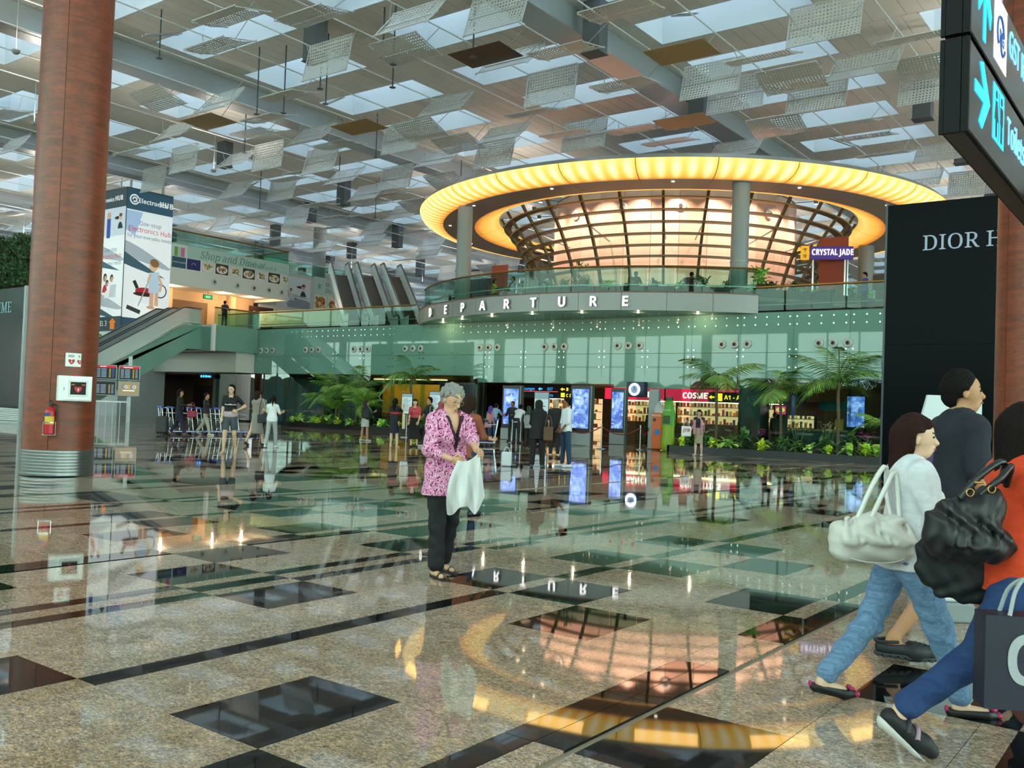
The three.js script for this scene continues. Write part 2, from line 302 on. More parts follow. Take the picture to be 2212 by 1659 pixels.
// ---------- curved departure balcony ----------
const C0 = [-25.2, -48.6];
const angOf = (x, z) => Math.atan2(z - C0[1], x - C0[0]);
{
  const R = 14.55, half = Math.asin((WZ - C0[1]) / R), a0 = half, a1 = Math.PI - half;
  const b = struct('trim_balcony', 'curved grey metal balcony fascia above the departure entrance', 'fascia');
  const n = 11;
  for (let k = 0; k < n; k++) { const p = a0 + (a1 - a0) * k / n, q = a0 + (a1 - a0) * (k + 1) / n; mesh('fascia_panel', arcSweep([[R - .12, 5.85], [R, 5.85], [R, 6.62], [R - .12, 6.62]].reverse(), p + .0006, q - .0006, 8, ...C0), MB.fascia, b); }
  mesh('coping', arcSweep([[R - .3, 6.62], [R + .03, 6.62], [R + .03, 6.67], [R - .3, 6.67]].reverse(), a0, a1, 60, ...C0), M(0x7a4a35, .4), b);
  mesh('soffit', arcSweep([[9.5, 5.85], [R - .12, 5.85], [R - .12, 5.95], [9.5, 5.95]].reverse(), a0, a1, 60, ...C0), M(0x3d5a50, .25), b);
  mesh('deck', arcSweep([[4, 6.4], [R - .14, 6.4], [R - .14, 6.56], [4, 6.56]].reverse(), a0 - .6, a1 + .6, 60, ...C0), M(0x6b5a48, .5), b);
  // small downlights under the balcony
  for (let k = 0; k < 7; k++) {
    const a = a0 + (a1 - a0) * (k + .9) / 7.8, x = C0[0] + (R - .9) * Math.cos(a), z = C0[1] + (R - .9) * Math.sin(a);
    const g = thing('downlight', 'small recessed downlight in the balcony soffit', 'light', [x, 5.85, z], 0, 'downlights under the curved balcony');
    mesh('bezel', cyl(.1, .1, .02, 0, -.005, 0, 14), MB.chrome, g); mesh('lamp_lens', cyl(.07, .07, .012, 0, -.02, 0, 14), glow(0xffe0b0, 2.5), g);
    const l = new THREE.PointLight(0xffe2b8, 1.6); l.position.set(0, -.08, 0); l.castShadow = true; g.add(l);
  }
  // glass balustrade with gilt rail
  const g = thing('balcony_balustrade', 'curved glass balustrade with a gilt handrail along the departure balcony', 'balustrade');
  const m = 18, RB = 14.25;
  for (let k = 0; k < m; k++) { const p = a0 + (a1 - a0) * k / m, q = a0 + (a1 - a0) * (k + 1) / m; mesh('glass_panel', arcSweep([[RB - .012, 6.68], [RB, 6.68], [RB, 7.74], [RB - .012, 7.74]].reverse(), p + .001, q - .001, 4, ...C0), MB.balus, g); }
  mesh('handrail', arcSweep(Array.from({ length: 8 }, (_, i) => [RB + .045 * Math.cos(-i * .785), 7.79 + .045 * Math.sin(-i * .785)]), a0, a1, 70, ...C0), MB.gold, g);
  mesh('lower_rail', arcSweep([[RB - .08, 6.98], [RB - .05, 6.98], [RB - .05, 7.03], [RB - .08, 7.03]].reverse(), a0, a1, 60, ...C0), MB.steel, g);
  // sign letters
  const sign = thing('departure_sign', 'raised white DEPARTURE lettering on the curved grey fascia', 'sign');
  const word = 'DEPARTURE', px = [-32.16, -30.44, -28.95, -27.49, -25.94, -24.46, -23.03, -21.58, -20.25].map((v) => [v]);
  [...word].forEach((ch, i) => {
    const a = Math.acos((px[i][0] - C0[0]) / R), L = text(ch, .46, .1, 'sans_bold');
    const face = text(ch, .44, .012, 'sans_bold');
    const put = (geo, r) => geo.rotateY(Math.PI / 2 - a).translate(C0[0] + r * Math.cos(a), 6.23, C0[1] + r * Math.sin(a));
    const lm = mesh('letter', put(L, R + .02), M(0x8f8f90, .4), sign);
    mesh('letter_face', put(face, R + .121), glow(0xffffff, 1.6), lm);
  });
}
// straight balustrades along the wall top
for (const [xa, xb, lab] of [[-53, -35.2, 'straight glass balustrade with gilt rail above the green wall near the escalators'], [-15.6, 6, 'straight glass balustrade with gilt rail above the green wall near the purple restaurant sign']]) {
  const g = thing('glass_balustrade', lab, 'balustrade');
  const n = Math.round((xb - xa) / 2.3), w = (xb - xa) / n;
  for (let k = 0; k < n; k++) mesh('glass_panel', bb(xa + k * w + .01, xa + (k + 1) * w - .01, 5.9, 6.9, WZ - .02, WZ - .008), MB.balus, g);
  mesh('handrail', rod([xa, 6.96, WZ - .014], [xb, 6.96, WZ - .014], .045, 8), MB.gold, g);
  mesh('lower_rail', rod([xa, 6.2, WZ - .06], [xb, 6.2, WZ - .06], .025, 6), MB.steel, g);
}
// ---------- glowing ring canopy, lattice basket, drum, columns ----------
{
  const ringTex = canvasTex(512, 64, (c, w, h) => {
    const g = c.createLinearGradient(0, 0, 0, h); g.addColorStop(0, '#ffd470'); g.addColorStop(.55, '#ffcb58'); g.addColorStop(.85, '#f3a93a'); g.addColorStop(1, '#c9701c'); c.fillStyle = g; c.fillRect(0, 0, w, h);
    for (let k = 0; k < 5; k++) { const x = (k + .5) * w / 5, q = c.createRadialGradient(x, h * .42, 2, x, h * .42, 46); q.addColorStop(0, 'rgba(255,248,215,.95)'); q.addColorStop(.5, 'rgba(255,240,185,.6)'); q.addColorStop(1, 'rgba(255,225,140,0)'); c.fillStyle = q; c.fillRect(0, 0, w, h); }
  });
  const lit = new THREE.MeshStandardMaterial({ color: 0x9a7a45, roughness: .35, emissive: 0xffffff, emissiveIntensity: 0.8, emissiveMap: ringTex });
  const bandTex = canvasTex(512, 64, (c, w, h) => { const g = c.createLinearGradient(0, 0, 0, h); g.addColorStop(0, '#c96a18'); g.addColorStop(.25, '#f6b440'); g.addColorStop(.7, '#ffd873'); g.addColorStop(1, '#e8b84a'); c.fillStyle = g; c.fillRect(0, 0, w, h); });
  const band = new THREE.MeshStandardMaterial({ color: 0x9a7a45, roughness: .35, emissive: 0xffffff, emissiveIntensity: .65, emissiveMap: bandTex });
  const ring = thing('light_ring', 'huge glowing amber ring canopy floating above the departure balcony', 'canopy');
  const N = 26, faceProf = [[13.3, 11.82], [13.75, 11.86], [14.25, 12.0], [14.55, 12.2], [14.65, 12.42]];
  const strip = (prof, a0, a1, n) => {   // open strip, uv 0..1
    const pos = [], uv = [], idx = [], k = prof.length;
    for (let i = 0; i <= n; i++) for (let j = 0; j < k; j++) { const a = a0 + (a1 - a0) * i / n; pos.push(C0[0] + prof[j][0] * Math.cos(a), prof[j][1], C0[1] + prof[j][0] * Math.sin(a)); uv.push(i / n, j / (k - 1)); }
    for (let i = 0; i < n; i++) for (let j = 0; j < k - 1; j++) { const o = i * k + j; idx.push(o, o + 1, o + k, o + 1, o + k + 1, o + k); }
    const g = new THREE.BufferGeometry(); g.setAttribute('position', new THREE.Float32BufferAttribute(pos, 3)); g.setAttribute('uv', new THREE.Float32BufferAttribute(uv, 2)); g.setIndex(idx); g.computeVertexNormals(); return g;
  };
  for (let k = 0; k < N; k++) {
    const a = k / N * Math.PI * 2, b = (k + 1) / N * Math.PI * 2;
    mesh('lit_panel', strip(faceProf, a + .0012, b - .0012, 8), lit, ring);
    mesh('inner_lit_panel', strip([[10.1, 12.3], [10.5, 12.05], [11.0, 11.88], [11.5, 11.82]], a + .0012, b - .0012, 8), band, ring);
    mesh('soffit_panel', arcSweep([[11.5, 11.8], [13.3, 11.8], [13.3, 11.86], [11.5, 11.86]].reverse(), a + .0008, b - .0008, 6, ...C0), MB.soffit, ring);
  }
  mesh('top_shell', arcSweep([[10.1, 12.31], [14.66, 12.43], [14.5, 12.62], [13, 12.8], [10.3, 12.7]].reverse(), 0, Math.PI * 2, 96, ...C0), MB.fascia, ring);
  mesh('dark_core', arcSweep([[10.6, 12.1], [14.2, 12.08], [14.2, 12.4], [10.6, 12.4]].reverse(), 0, Math.PI * 2, 64, ...C0), MB.darkbox, ring);
  for (let k = 0; k < 10; k++) { const a = .1 + k / 9 * 2.9, l = new THREE.RectAreaLight(0xffc46a, 2.2, 2.6, .5); l.position.set(C0[0] + 14.9 * Math.cos(a), 12.0, C0[1] + 14.9 * Math.sin(a)); l.lookAt(C0[0] + 19 * Math.cos(a), 9.5, C0[1] + 19 * Math.sin(a)); ring.add(l); }
  for (let k = 0; k < 14; k++) { const a = .2 + k / 14 * 6.28, R = 12.9; const q = mesh('soffit_spot', cyl(.07, .07, .02, C0[0] + R * Math.cos(a), 11.79, C0[1] + R * Math.sin(a), 10), glow(0xfff1d6, 5), ring); }

  // lattice basket
  const L = thing('lattice_basket', 'flared bronze steel lattice basket around the pink drum', 'lattice'), bronze = M(0x6b5d43, .4, .5);
  const RY = [[8.02, 8.78], [8.22, 9.29], [8.46, 9.8], [8.73, 10.32], [9.04, 10.84], [9.4, 11.35], [9.8, 11.86], [10.08, 12.28]];
  RY.forEach(([R, Y], i) => { if (i < 7) mesh('hoop', arcSweep([[R - .42, Y - .035], [R, Y - .035], [R, Y + .035], [R - .42, Y + .035]].reverse(), 0, Math.PI * 2, 96, ...C0), bronze, L); });
  const ribN = 29, full = [[7.7, 7.9], ...RY];
  for (let k = 0; k < ribN; k++) {
    const a = 1.144 + k / ribN * Math.PI * 2, c = Math.cos(a), s = Math.sin(a), g = [];
    for (let i = 0; i < full.length - 1; i++) g.push(bar([C0[0] + (full[i][0] - .1) * c, full[i][1], C0[1] + (full[i][0] - .1) * s], [C0[0] + (full[i + 1][0] - .1) * c, full[i + 1][1] + .03, C0[1] + (full[i + 1][0] - .1) * s], .13, .13));
    const rib = mesh('rib', g, bronze, L);
    if (k % 2 === 0) mesh('stay', rod([C0[0] + 9 * c, 10.84, C0[1] + 9 * s], [C0[0] + 6.92 * c, 10.35, C0[1] + 6.92 * s], .05, 6), MB.steel, rib);
  }
  // drum
  const D = thing('restaurant_drum', 'round drum clad in pale rose metal panels inside the bronze lattice', 'drum');
  const dm = [M(0xdcb9a4, .34, .35), M(0xd6b29c, .3, .35), M(0xe0bfab, .38, .35)];
  for (let k = 0; k < 30; k++) { const a = k / 30 * Math.PI * 2, b = (k + 1) / 30 * Math.PI * 2; mesh('drum_panel', arcSweep([[6.75, 6.56], [6.85, 6.56], [6.85, 13.2], [6.75, 13.2]].reverse(), a + .0015, b - .0015, 3, ...C0), dm[(k * 7) % 3], D); }
  mesh('drum_roof', arcSweep([[0.01, 13.2], [6.85, 13.2], [6.85, 13.3], [0.01, 13.3]].reverse(), 0, Math.PI * 2, 48, ...C0), MB.darkbox, D);
  // warm downlights grazing the drum
  for (let k = 0; k < 11; k++) {
    const a = -.1 + k * .29, x = C0[0] + 8.1 * Math.cos(a), z = C0[1] + 8.1 * Math.sin(a);
    const g = thing('drum_downlight', 'small warm spotlight on an arm above the rose drum', 'light', [x, 13.05, z], -a, 'warm spotlights around the rose drum');
    mesh('housing', cyl(.1, .13, .22, 0, .06, 0, 12), MB.darkbox, g); mesh('lamp_lens', cyl(.1, .1, .012, 0, -.06, 0, 12), glow(0xffe0b0, 8), g); mesh('arm', bar([0, .1, 0], [-1.24, .1, 0], .04, .04), MB.darkbox, g);
    const l = new THREE.SpotLight(0xffd6bc, 85, 0, .85, 1); l.position.set(0, -.1, 0); l.target.position.set(-1.1, -2.6, 0); l.castShadow = true; l.shadow.radius = 4; g.add(l, l.target);
  }
  // round columns carrying the ring
  for (const [x, z, r, lab] of [[-16.9, -39.0, .39, 'smooth grey round column in front of the bronze lattice'], [-31.15, -36.95, .39, 'grey round column rising through the open left flank of the ring beside the dining balcony'], [-16.46, -56.3, .45, 'brownish round column behind the purple restaurant sign'], [-36.4, -50.2, .45, 'pale round column behind the dining balcony end']]) {
    const g = thing('round_column', lab, 'column', [x, 5.9, z]);
    mesh('shaft', cyl(r, r, 5.9, 0, 2.95, 0, 28), MB.greyCol, g); mesh('collar', cyl(r + .02, r + .02, .05, 0, 2.4, 0, 28), MB.fascia, g);
  }
}
// ---------- round air nozzles ----------
function nozzle(r, label, group, pos, turn) {
  const g = thing('air_nozzle', label, 'nozzle', pos, turn, group);
  const ringG = lathe([[r * .62, 0], [r, 0], [r * 1.0, r * .12], [r * .8, r * .3], [r * .55, r * .32], [r * .45, r * .1]], 20).rotateX(Math.PI / 2);
  mesh('bezel', ringG, M(0xc9c7c2, .35, .2), g);
  mesh('jet_ball', new THREE.SphereGeometry(r * .56, 14, 8).scale(1, 1, .55).translate(0, 0, r * .12), M(0x98958f, .4, .2), g);
  mesh('bore', new THREE.CylinderGeometry(r * .3, r * .3, .02, 14).rotateX(Math.PI / 2).translate(0, 0, r * .425), M(0x121212, .7), g);
  return g;
}
for (const x of [-51.9, -47.77, -43.51, -39.33, -35.24, -29.94, -25.83, -21.68, -16.47, -12.25]) for (const d of [-.58, 0, .58]) { if (x === -51.9 && d < 0) continue; nozzle(.19, 'round grey air nozzle, one of a row of three on the green glass wall', 'nozzle trios along the green glass wall', [x + d, 4.55, WZ + .01], 0); }
for (const a of [1.481, 1.0415, 1.9485, .294, .62]) nozzle(.3, 'large round air nozzle on the rose drum', 'nozzles around the rose drum', [C0[0] + 6.87 * Math.cos(a), 12.05, C0[1] + 6.87 * Math.sin(a)], Math.PI / 2 - a);
// ---------- reflector panels and rods under the ceiling ----------
{
  const holes = noiseTex(32, 32, (x, y) => { const u = (x % 16) / 16 - .5, v = (y % 16) / 16 - .5, k = u * u + v * v < .062 ? 0 : 255; return [k, k, k]; }, false);
  holes.repeat.set(4, 4); holes.magFilter = THREE.LinearFilter;
  const perf = new THREE.MeshStandardMaterial({ color: 0xd2d1cf, roughness: .45, metalness: .15, alphaMap: holes, alphaTest: .5, side: THREE.DoubleSide });
  const W = 2.45, D = 1.5;
  const sheetGeo = new THREE.PlaneGeometry(W, D, 1, 4); { const p = sheetGeo.attributes.position, u = sheetGeo.attributes.uv; for (let i = 0; i < p.count; i++) { u.setXY(i, p.getX(i), p.getY(i)); p.setZ(i, -.12 * (1 - (p.getY(i) / (D / 2)) ** 2)); } sheetGeo.computeVertexNormals(); }
  const solidGeo = box(W, D, .02);
  const frameGeo = merge([box(W, .045, .03, 0, D / 2, 0), box(W, .045, .03, 0, -D / 2, 0), box(.045, D, .03, W / 2, 0, -.05), box(.045, D, .03, -W / 2, 0, -.05)]), spineGeo = box(W, .05, .05, 0, 0, -.1);
  const frameM = M(0xd2d3d5, .35, .3), tan = M(0xa58a5e, .55), brown = M(0x5c4431, .55);
  const list = [[-27.5,-19.6,'b'],[-30.1,-21.0,'b'],[-25.3,-21.4,'b'],[-27.3,-23.8,'f'],[-32.8,-26.5,'b'],[-35.8,-25.0,'m'],[-38.3,-23.6,'d'],[-41.3,-26.4,'m'],[-38.6,-26.5,'t'],[-36.0,-28.0,'b'],[-38.7,-29.4,'b'],[-36.0,-30.6,'m'],[-46.8,-27.8,'b'],[-46.7,-30.5,'f'],[-44.0,-32.0,'m'],[-41.3,-32.1,'f'],[-41.4,-35.1,'b'],[-44.3,-36.3,'b'],[-49.5,-36.1,'m'],[-47.1,-37.8,'f'],[-46.3,-20.8,'b'],[-53.1,-24.0,'m'],[-76.5,-35.7,'m'],[-71.0,-32.7,'b'],[-22.1,-22.8,'m'],[-19.5,-24.3,'f'],[-24.6,-25.3,'d'],[-22.0,-26.9,'T'],[-21.8,-28.1,'m'],[-19.2,-28.1,'b'],[-16.0,-26.6,'b'],[-21.8,-30.9,'f'],[-19.1,-32.3,'b'],[-27.5,-30.9,'m'],[-30.5,-32.6,'d'],[-32.9,-30.9,'t'],[-24.6,-33.8,'b'],[-27.5,-35.2,'m'],[-24.7,-36.7,'b'],[-24.7,-38.0,'f'],[-22.0,-38.3,'b'],[-30.3,-35.2,'d'],[-33.1,-36.8,'m'],[-30.2,-37.9,'f'],[-32.8,-33.6,'f'],[-41.4,-37.8,'m'],[-38.7,-39.4,'f'],[-36.0,-32.5,'b'],[-41.9,-42.4,'b'],[-36.0,-40.9,'d'],[-44.6,-43.5,'b'],[-49.9,-45.2,'b'],[-53.0,-47.7,'b'],[-49.2,-52.8,'b'],[-50.3,-49.3,'m'],[-54.9,-53.3,'m'],[-58.0,-59.2,'b'],[-16.0,-31.1,'t'],[-16.0,-33.6,'f'],[-13.4,-32.5,'b'],[-10.6,-30.8,'f'],[-13.3,-35.2,'d'],[-10.5,-35.0,'m'],[-13.2,-37.7,'f'],[-16.0,-36.0,'f'],[-16.0,-40.7,'d'],[-13.2,-42.1,'b'],[-19.2,-37.8,'t'],[-18.9,-42.7,'m'],[-8.4,-33.9,'b'],[-8.5,-36.7,'d'],[-8.9,-38.4,'f'],[-13.1,-47.3,'b'],[-13.2,-44.8,'b'],[-10.8,-48.9,'m'],[-12.9,-52.9,'m'],[-21.5,-40.9,'b'],[-10.7,-55.7,'f'],[-58.3,-39.2,'b'],[-52.7,-32.4,'f'],[-56.0,-43.1,'b'],[-60.1,-42.8,'m'],[-53.4,-44.3,'f'],[-48.2,-41.9,'b'],[-60.8,-48.7,'b'],[-60.6,-53.4,'m'],[-63.9,-59.8,'b'],[-59.0,-62.0,'b'],[-52.0,-57.4,'m'],[-43.3,-41.5,'m'],[-45.1,-46.8,'m'],[-42.1,-45.1,'d'],[-39.1,-33.9,'f']];
  const r = rng(41), taken = list.map(([x, z]) => [x, z]);
  // further panels on the same 2.77 m grid, towards the far end of the hall
  for (let gx = -46.9; gx > -100; gx -= 2.77) for (let gz = -44; gz > -96; gz -= 4.2) { if (r() < .6) continue; const x = gx, z = gz + (r() - .5) * 2; if (taken.some(([a, b]) => Math.hypot(a - x, b - z) < 3)) continue; if (Math.hypot(x - C0[0], z - C0[1]) < 15.5) continue; list.push([x, z, 'bmfdb'[Math.floor(r() * 5)]]); taken.push([x, z]); }
  const kinds = {};
  const words = { b: 'pale perforated reflector panel hanging almost level under the ceiling', d: 'dark-looking perforated reflector panel tipped away from the entrance glass', m: 'half-tilted perforated reflector panel hanging under the ceiling', f: 'steeply tilted perforated reflector panel hanging under the ceiling', t: 'solid tan board hanging level among the reflector panels', T: 'solid dark brown board hanging level among the reflector panels' };
  for (const [x, z, k] of list) {
    const y = 14.75 + (r() - .5) * .35;
    const tilt = { b: -84 + r() * 10, d: -112 + r() * 8, m: -48 + r() * 10, f: -18 + r() * 12, t: -92, T: -92 }[k] * D2R;
    const g = thing(k === 't' || k === 'T' ? 'hanging_board' : 'reflector_panel', words[k], 'panel', [x, y, z], 0, k === 't' || k === 'T' ? 'solid boards under the ceiling' : 'reflector panels under the ceiling');
    const tip = new THREE.Group(); tip.rotation.x = tilt; tip.rotation.y = 0; tip.updateMatrix();
    const add = (n, geo, m) => { const q = mesh(n, geo, m, g); q.rotation.x = tilt; return q; };
    if (k === 't' || k === 'T') add('board', solidGeo, k === 't' ? tan : brown); else add('perforated_sheet', sheetGeo, perf);
    if (k !== 't' && k !== 'T') { add('frame', frameGeo, frameM); add('spine', spineGeo, frameM); }
    const rx = -17.4 + 2.77 * Math.round((x + 17.4 - 1.385) / 2.77), up = 15.315 - y;
    mesh('hanger', rod([-.9, 0, 0], [rx - x, up, 0], .016, 5), MB.steel, g); mesh('hanger', rod([.9, 0, 0], [rx + 2.77 - x, up, 0], .016, 5), MB.steel, g);
  }
  // tie rods along z
  for (let x = -17.4 + 2.77 * 7; x > -104; x -= 2.77) solo('tie_rod', rod([x, 15.35, 14], [x, 15.35, -105], .028, 6), M(0xe4e6e8, .35, .2), 'long thin steel tie rod running level below the ceiling', 'rod', 'tie rods under the ceiling');
  // raking struts from girders to rods
  for (let b = -5; b <= 1; b++) for (let z = -12; z > -96; z -= 9.4) {
    const x = BX0 + b * BAY, g = thing('raking_strut', 'pair of slim raking steel struts between ceiling and tie rods', 'strut', [x, 0, z], 0, 'raking struts under the ceiling');
    mesh('strut', rod([3.2, 16.98, -1.5], [5.6, 15.36, 1.6], .035, 6), MB.steel, g); mesh('strut', rod([3.45, 16.98, -1.5], [5.85, 15.36, 1.6], .035, 6), MB.steel, g);
  }
  // dark ventilation boxes hanging from the planks
  for (let b = -6; b <= 1; b++) for (let k = 0; k < 22; k++) {
    const x = BX0 + b * BAY + (k % 2 ? 9.4 : .95) + (k % 3) * .2, z = 9 - k * 4.7 - 1.1;
    if (Math.hypot(x - C0[0], z - C0[1]) < 10) continue;
    const h = 1.5 + (k % 3) * .25;
    if (taken.some(([a, c]) => Math.abs(a - x) < 1.8 && Math.abs(c - z) < 1.2)) continue;
    solo('vent_box', [bb(x - .38, x + .38, CY - h, CY, z - .3, z + .3), bb(x - .42, x + .42, CY - h - .03, CY - h, z - .34, z + .34)], MB.darkbox, 'dark grey box duct hanging down from the plank ceiling', 'duct', 'box ducts under the ceiling');
  }
  // small pendant uplights between the girders
  for (let b = -5; b <= 0; b++) for (let q = 0; q < 2; q++) for (let k = 0; k < 9; k++) {
    const x = -17.4 + 2.77 * Math.round((BX0 + b * BAY + 4.7 + q * 9.35 + 17.4) / 2.77), z = -6 - k * 9.4 - q * 4.7;
    if (Math.hypot(x - C0[0], z - C0[1]) < 8 || taken.some(([a, c]) => Math.hypot(a - x, c - z) < 2.3)) continue;
    const g = thing('pendant_uplight', 'small bowl uplight on a thin rod below the plank ceiling', 'light', [x, 13.3, z], 0, 'pendant uplights under the ceiling');
    mesh('bowl', lathe([[.0, 0], [.08, .02], [.13, .08], [.15, .15], [.14, .15]], 12), MB.fascia, g); mesh('rod', rod([0, 0, 0], [0, 2.025, 0], .012, 5), MB.steel, g); mesh('lamp_lens', cyl(.12, .12, .01, 0, .13, 0, 12), glow(0xfff3e0, 3), g);
    const l = new THREE.SpotLight(0xfff2e2, 21, 0, 1.35, .5); l.position.set(.16, .18, 0); l.target.position.set(.16, 3, 0); l.castShadow = true; l.shadow.radius = 5; g.add(l, l.target);
  }
  // sprinkler drop pipes
  for (const [x, z, h] of [[-33.9, -24.3, 3], [-29.8, -22.9, 2.6], [-32.7, -26.2, 3], [-30.1, -26.3, 3], [-26.2, -22.8, 2], [-22.1, -26.3, 2.6], [-26.2, -26.3, 3], [-34.1, -19.7, 2], [-25.6, -22.7, 2.4], [-41, -30, 2.6], [-44, -38, 2.6], [-47, -46, 2.6], [-38, -42, 2.6], [-52, -40, 2.6], [-36, -34, 2.4]]) {
    const m = (17 - z) % PITCH, zz = m < 2.1 ? z : z - (PITCH - m) - .4;
    const g = thing('drop_pipe', 'thin dark sprinkler pipe dropping from the ceiling', 'pipe', [x, CY, zz], 0, 'sprinkler drop pipes');
    mesh('pipe', rod([0, 0, 0], [0, -h, 0], .03, 6), M(0x4b5560, .4, .4), g); mesh('sprinkler_head', cyl(.13, .13, .02, 0, -h, 0, 12), M(0x6a737c, .4, .4), g);
  }
}
// ---------- wooden pillars ----------
const woodTex = (() => { const a = vnoise(21, 64), b = vnoise(22, 128), c = vnoise(23, 12); return noiseTex(256, 512, (x, y) => { const u = x / 256, v = y / 512, k = .86 + (a(u * .12, v) - .5) * .22 + (b(u * .3, v * 2) - .5) * .2 + (c(u, v) - .5) * .1; return [clamp(142 * k), clamp(64 * k), clamp(32 * k)]; }); })();
woodTex.repeat.set(.5, .35);
function pillar(x, z, r, label) {
  const g = thing('wood_pillar', label, 'pillar', [x, 0, z]);
  const wm = new THREE.MeshPhysicalMaterial({ map: woodTex, roughness: .42, clearcoat: .12, clearcoatRoughness: .35 });
  const n = 4;
  for (let k = 0; k < n; k++) {
    const a = k / n * Math.PI * 2 + .75, b = (k + 1) / n * Math.PI * 2 + .75;
    mesh('veneer_panel', arcSweep([[r - .03, .44], [r, .44], [r, 16.95], [r - .03, 16.95]].reverse(), a + .006, b - .006, 12, 0, 0), wm, g);
  }
  mesh('core', cyl(r - .035, r - .035, 16.9, 0, 8.45, 0, 32), MB.dark, g);
  const prof = []; for (let k = 0; k < 8; k++) { const y = .02 + k * .052; prof.push([r + .012, y], [r + .012, y + .044], [r + .004, y + .048]); } prof.push([r + .012, .44], [r - .03, .45]);
  mesh('steel_base', lathe([[r - .03, 0], [r + .012, 0], ...prof], 48), M(0x7d7f7e, .3, .85), g);
  return g;
}
const PL = [-15.85, -8.2], PRr = .565;
pillar(PL[0], PL[1], PRr, 'round wood-veneer pillar with ribbed steel base carrying the defibrillator box');
pillar(-1.68, -13.55, .6, 'round wood-veneer pillar standing in front of the dark shop hoarding');
// things on the pillar, facing the camera
{
  const face = (dx) => { const a = Math.atan2(-PL[0], -PL[1]); return a + dx; };   // turn so +z looks to the camera
  const at = (off, r) => [PL[0] + r * Math.sin(off), PL[1] + r * Math.cos(off)];
  const paintAED = (c, w, h) => {
    c.fillStyle = '#f2f1ee'; c.fillRect(0, 0, w, h); c.fillStyle = '#222'; c.font = 'bold ' + h * .24 + 'px sans-serif'; c.textAlign = 'left'; c.fillText('AED', w * .14, h * .3); c.fillText('E', w * .82, h * .3);
    const heart = (x, y, s) => { c.fillStyle = '#c0202c'; c.beginPath(); c.moveTo(x, y + s); c.bezierCurveTo(x - 1.7 * s, y - .2 * s, x - .8 * s, y - 1.2 * s, x, y - .35 * s); c.bezierCurveTo(x + .8 * s, y - 1.2 * s, x + 1.7 * s, y - .2 * s, x, y + s); c.fill(); c.fillStyle = '#fff'; c.beginPath(); c.moveTo(x + .1 * s, y - .4 * s); c.lineTo(x - .25 * s, y + .2 * s); c.lineTo(x, y + .15 * s); c.lineTo(x - .08 * s, y + .6 * s); c.lineTo(x + .28 * s, y); c.lineTo(x + .03 * s, y + .05 * s); c.fill(); };
    heart(w * .38, h * .62, h * .24); heart(w * .92, h * .62, h * .2);
  };
  let a = face(.30), p = at(a, PRr + .015);
  const sg = thing('defibrillator_sign', 'small white sign with letters AED and red heart on the wood pillar', 'sign', [p[0], 1.96, p[1]], a);
  mesh('plate', rbox(.25, .23, .02, .006), M(0xf2f1ee, .5), sg);
  mesh('print', new THREE.PlaneGeometry(.24, .22).translate(0, 0, .0115), new THREE.MeshStandardMaterial({ map: canvasTex(256, 235, paintAED), roughness: .5 }), sg);
  a = face(.32); p = at(a, PRr + .095);
  const bx = thing('defibrillator_cabinet', 'white metal defibrillator cabinet with a small window on the wood pillar', 'cabinet', [p[0], 1.27, p[1]], a - .16);
  mesh('body', [rbox(.52, .42, .17, .012, 0, .21, 0)], M(0xeef0ef, .35), bx);
  const door = mesh('door', rbox(.43, .38, .02, .008, .03, .21, .093), M(0xf5f6f5, .3), bx);
  mesh('window_frame', [box(.3, .03, .02, .04, .335, .105), box(.3, .03, .02, .04, .095, .105), box(.03, .24, .02, -.095, .215, .105), box(.03, .24, .02, .175, .215, .105)], M(0xe2e4e3, .4), door);
  mesh('dark_interior', box(.24, .21, .008, .04, .215, .1), M(0x2a2420, .8), door);
  const heart = new THREE.Shape(); heart.moveTo(0, -.06); heart.bezierCurveTo(-.1, .01, -.05, .075, 0, .03); heart.bezierCurveTo(.05, .075, .1, .01, 0, -.06);
  mesh('red_heart', extrude(heart, .006).translate(.04, .2, .104), M(0xc3242e, .5), door);
  mesh('bolt', extrude(poly([[.012, .03], [-.014, -.008], [0, -.006], [-.008, -.04], [.016, -.002], [.002, -.002]]), .003).translate(.04, .2, .111), M(0xffffff, .5), door);
  mesh('orange_strap', [box(.05, .02, .004, -.04, .275, .105), box(.05, .02, .004, .12, .275, .105)], M(0xc9743a, .6), door);
  mesh('latch', box(.012, .05, .015, -.175, .2, .11), M(0x888888, .3, .8), door);
  mesh('alarm_dome', [new THREE.SphereGeometry(.05, 12, 6, 0, 6.283, 0, 1.57).scale(1.2, .45, .8).translate(.02, .42, 0)], M(0xc8303a, .35), bx);
  a = face(-.2); p = at(a, PRr + .1);
  const ex = thing('fire_extinguisher', 'red fire extinguisher strapped to the foot of the wood pillar', 'extinguisher', [p[0], .71, p[1]], a);
  mesh('cylinder', lathe([[0, 0], [.075, 0], [.085, .02], [.085, .36], [.075, .41], [.04, .445], [.025, .46]], 22), M(0xb81f2c, .3), ex);
  mesh('label_band', arcSweep([[.085, .17], [.087, .17], [.087, .3], [.085, .3]].reverse(), .6, 2.5, 14, 0, 0), M(0xd8b53c, .5), ex);
  mesh('blue_label', arcSweep([[.0855, .3], [.0875, .3], [.0875, .36], [.0855, .36]].reverse(), 1.5, 2.6, 10, 0, 0), M(0x33407e, .5), ex);
  mesh('valve', [cyl(.022, .022, .06, 0, .48, 0, 12), box(.03, .015, .14, 0, .52, .0, .6), box(.03, .012, .13, 0, .545, -.01, .6, .25)], MB.dark, ex);
  mesh('hose', tube([[.02, .49, .02], [.09, .5, .03], [.1, .4, .03], [.095, .25, .02]], .012, 16, 6), MB.dark, ex);
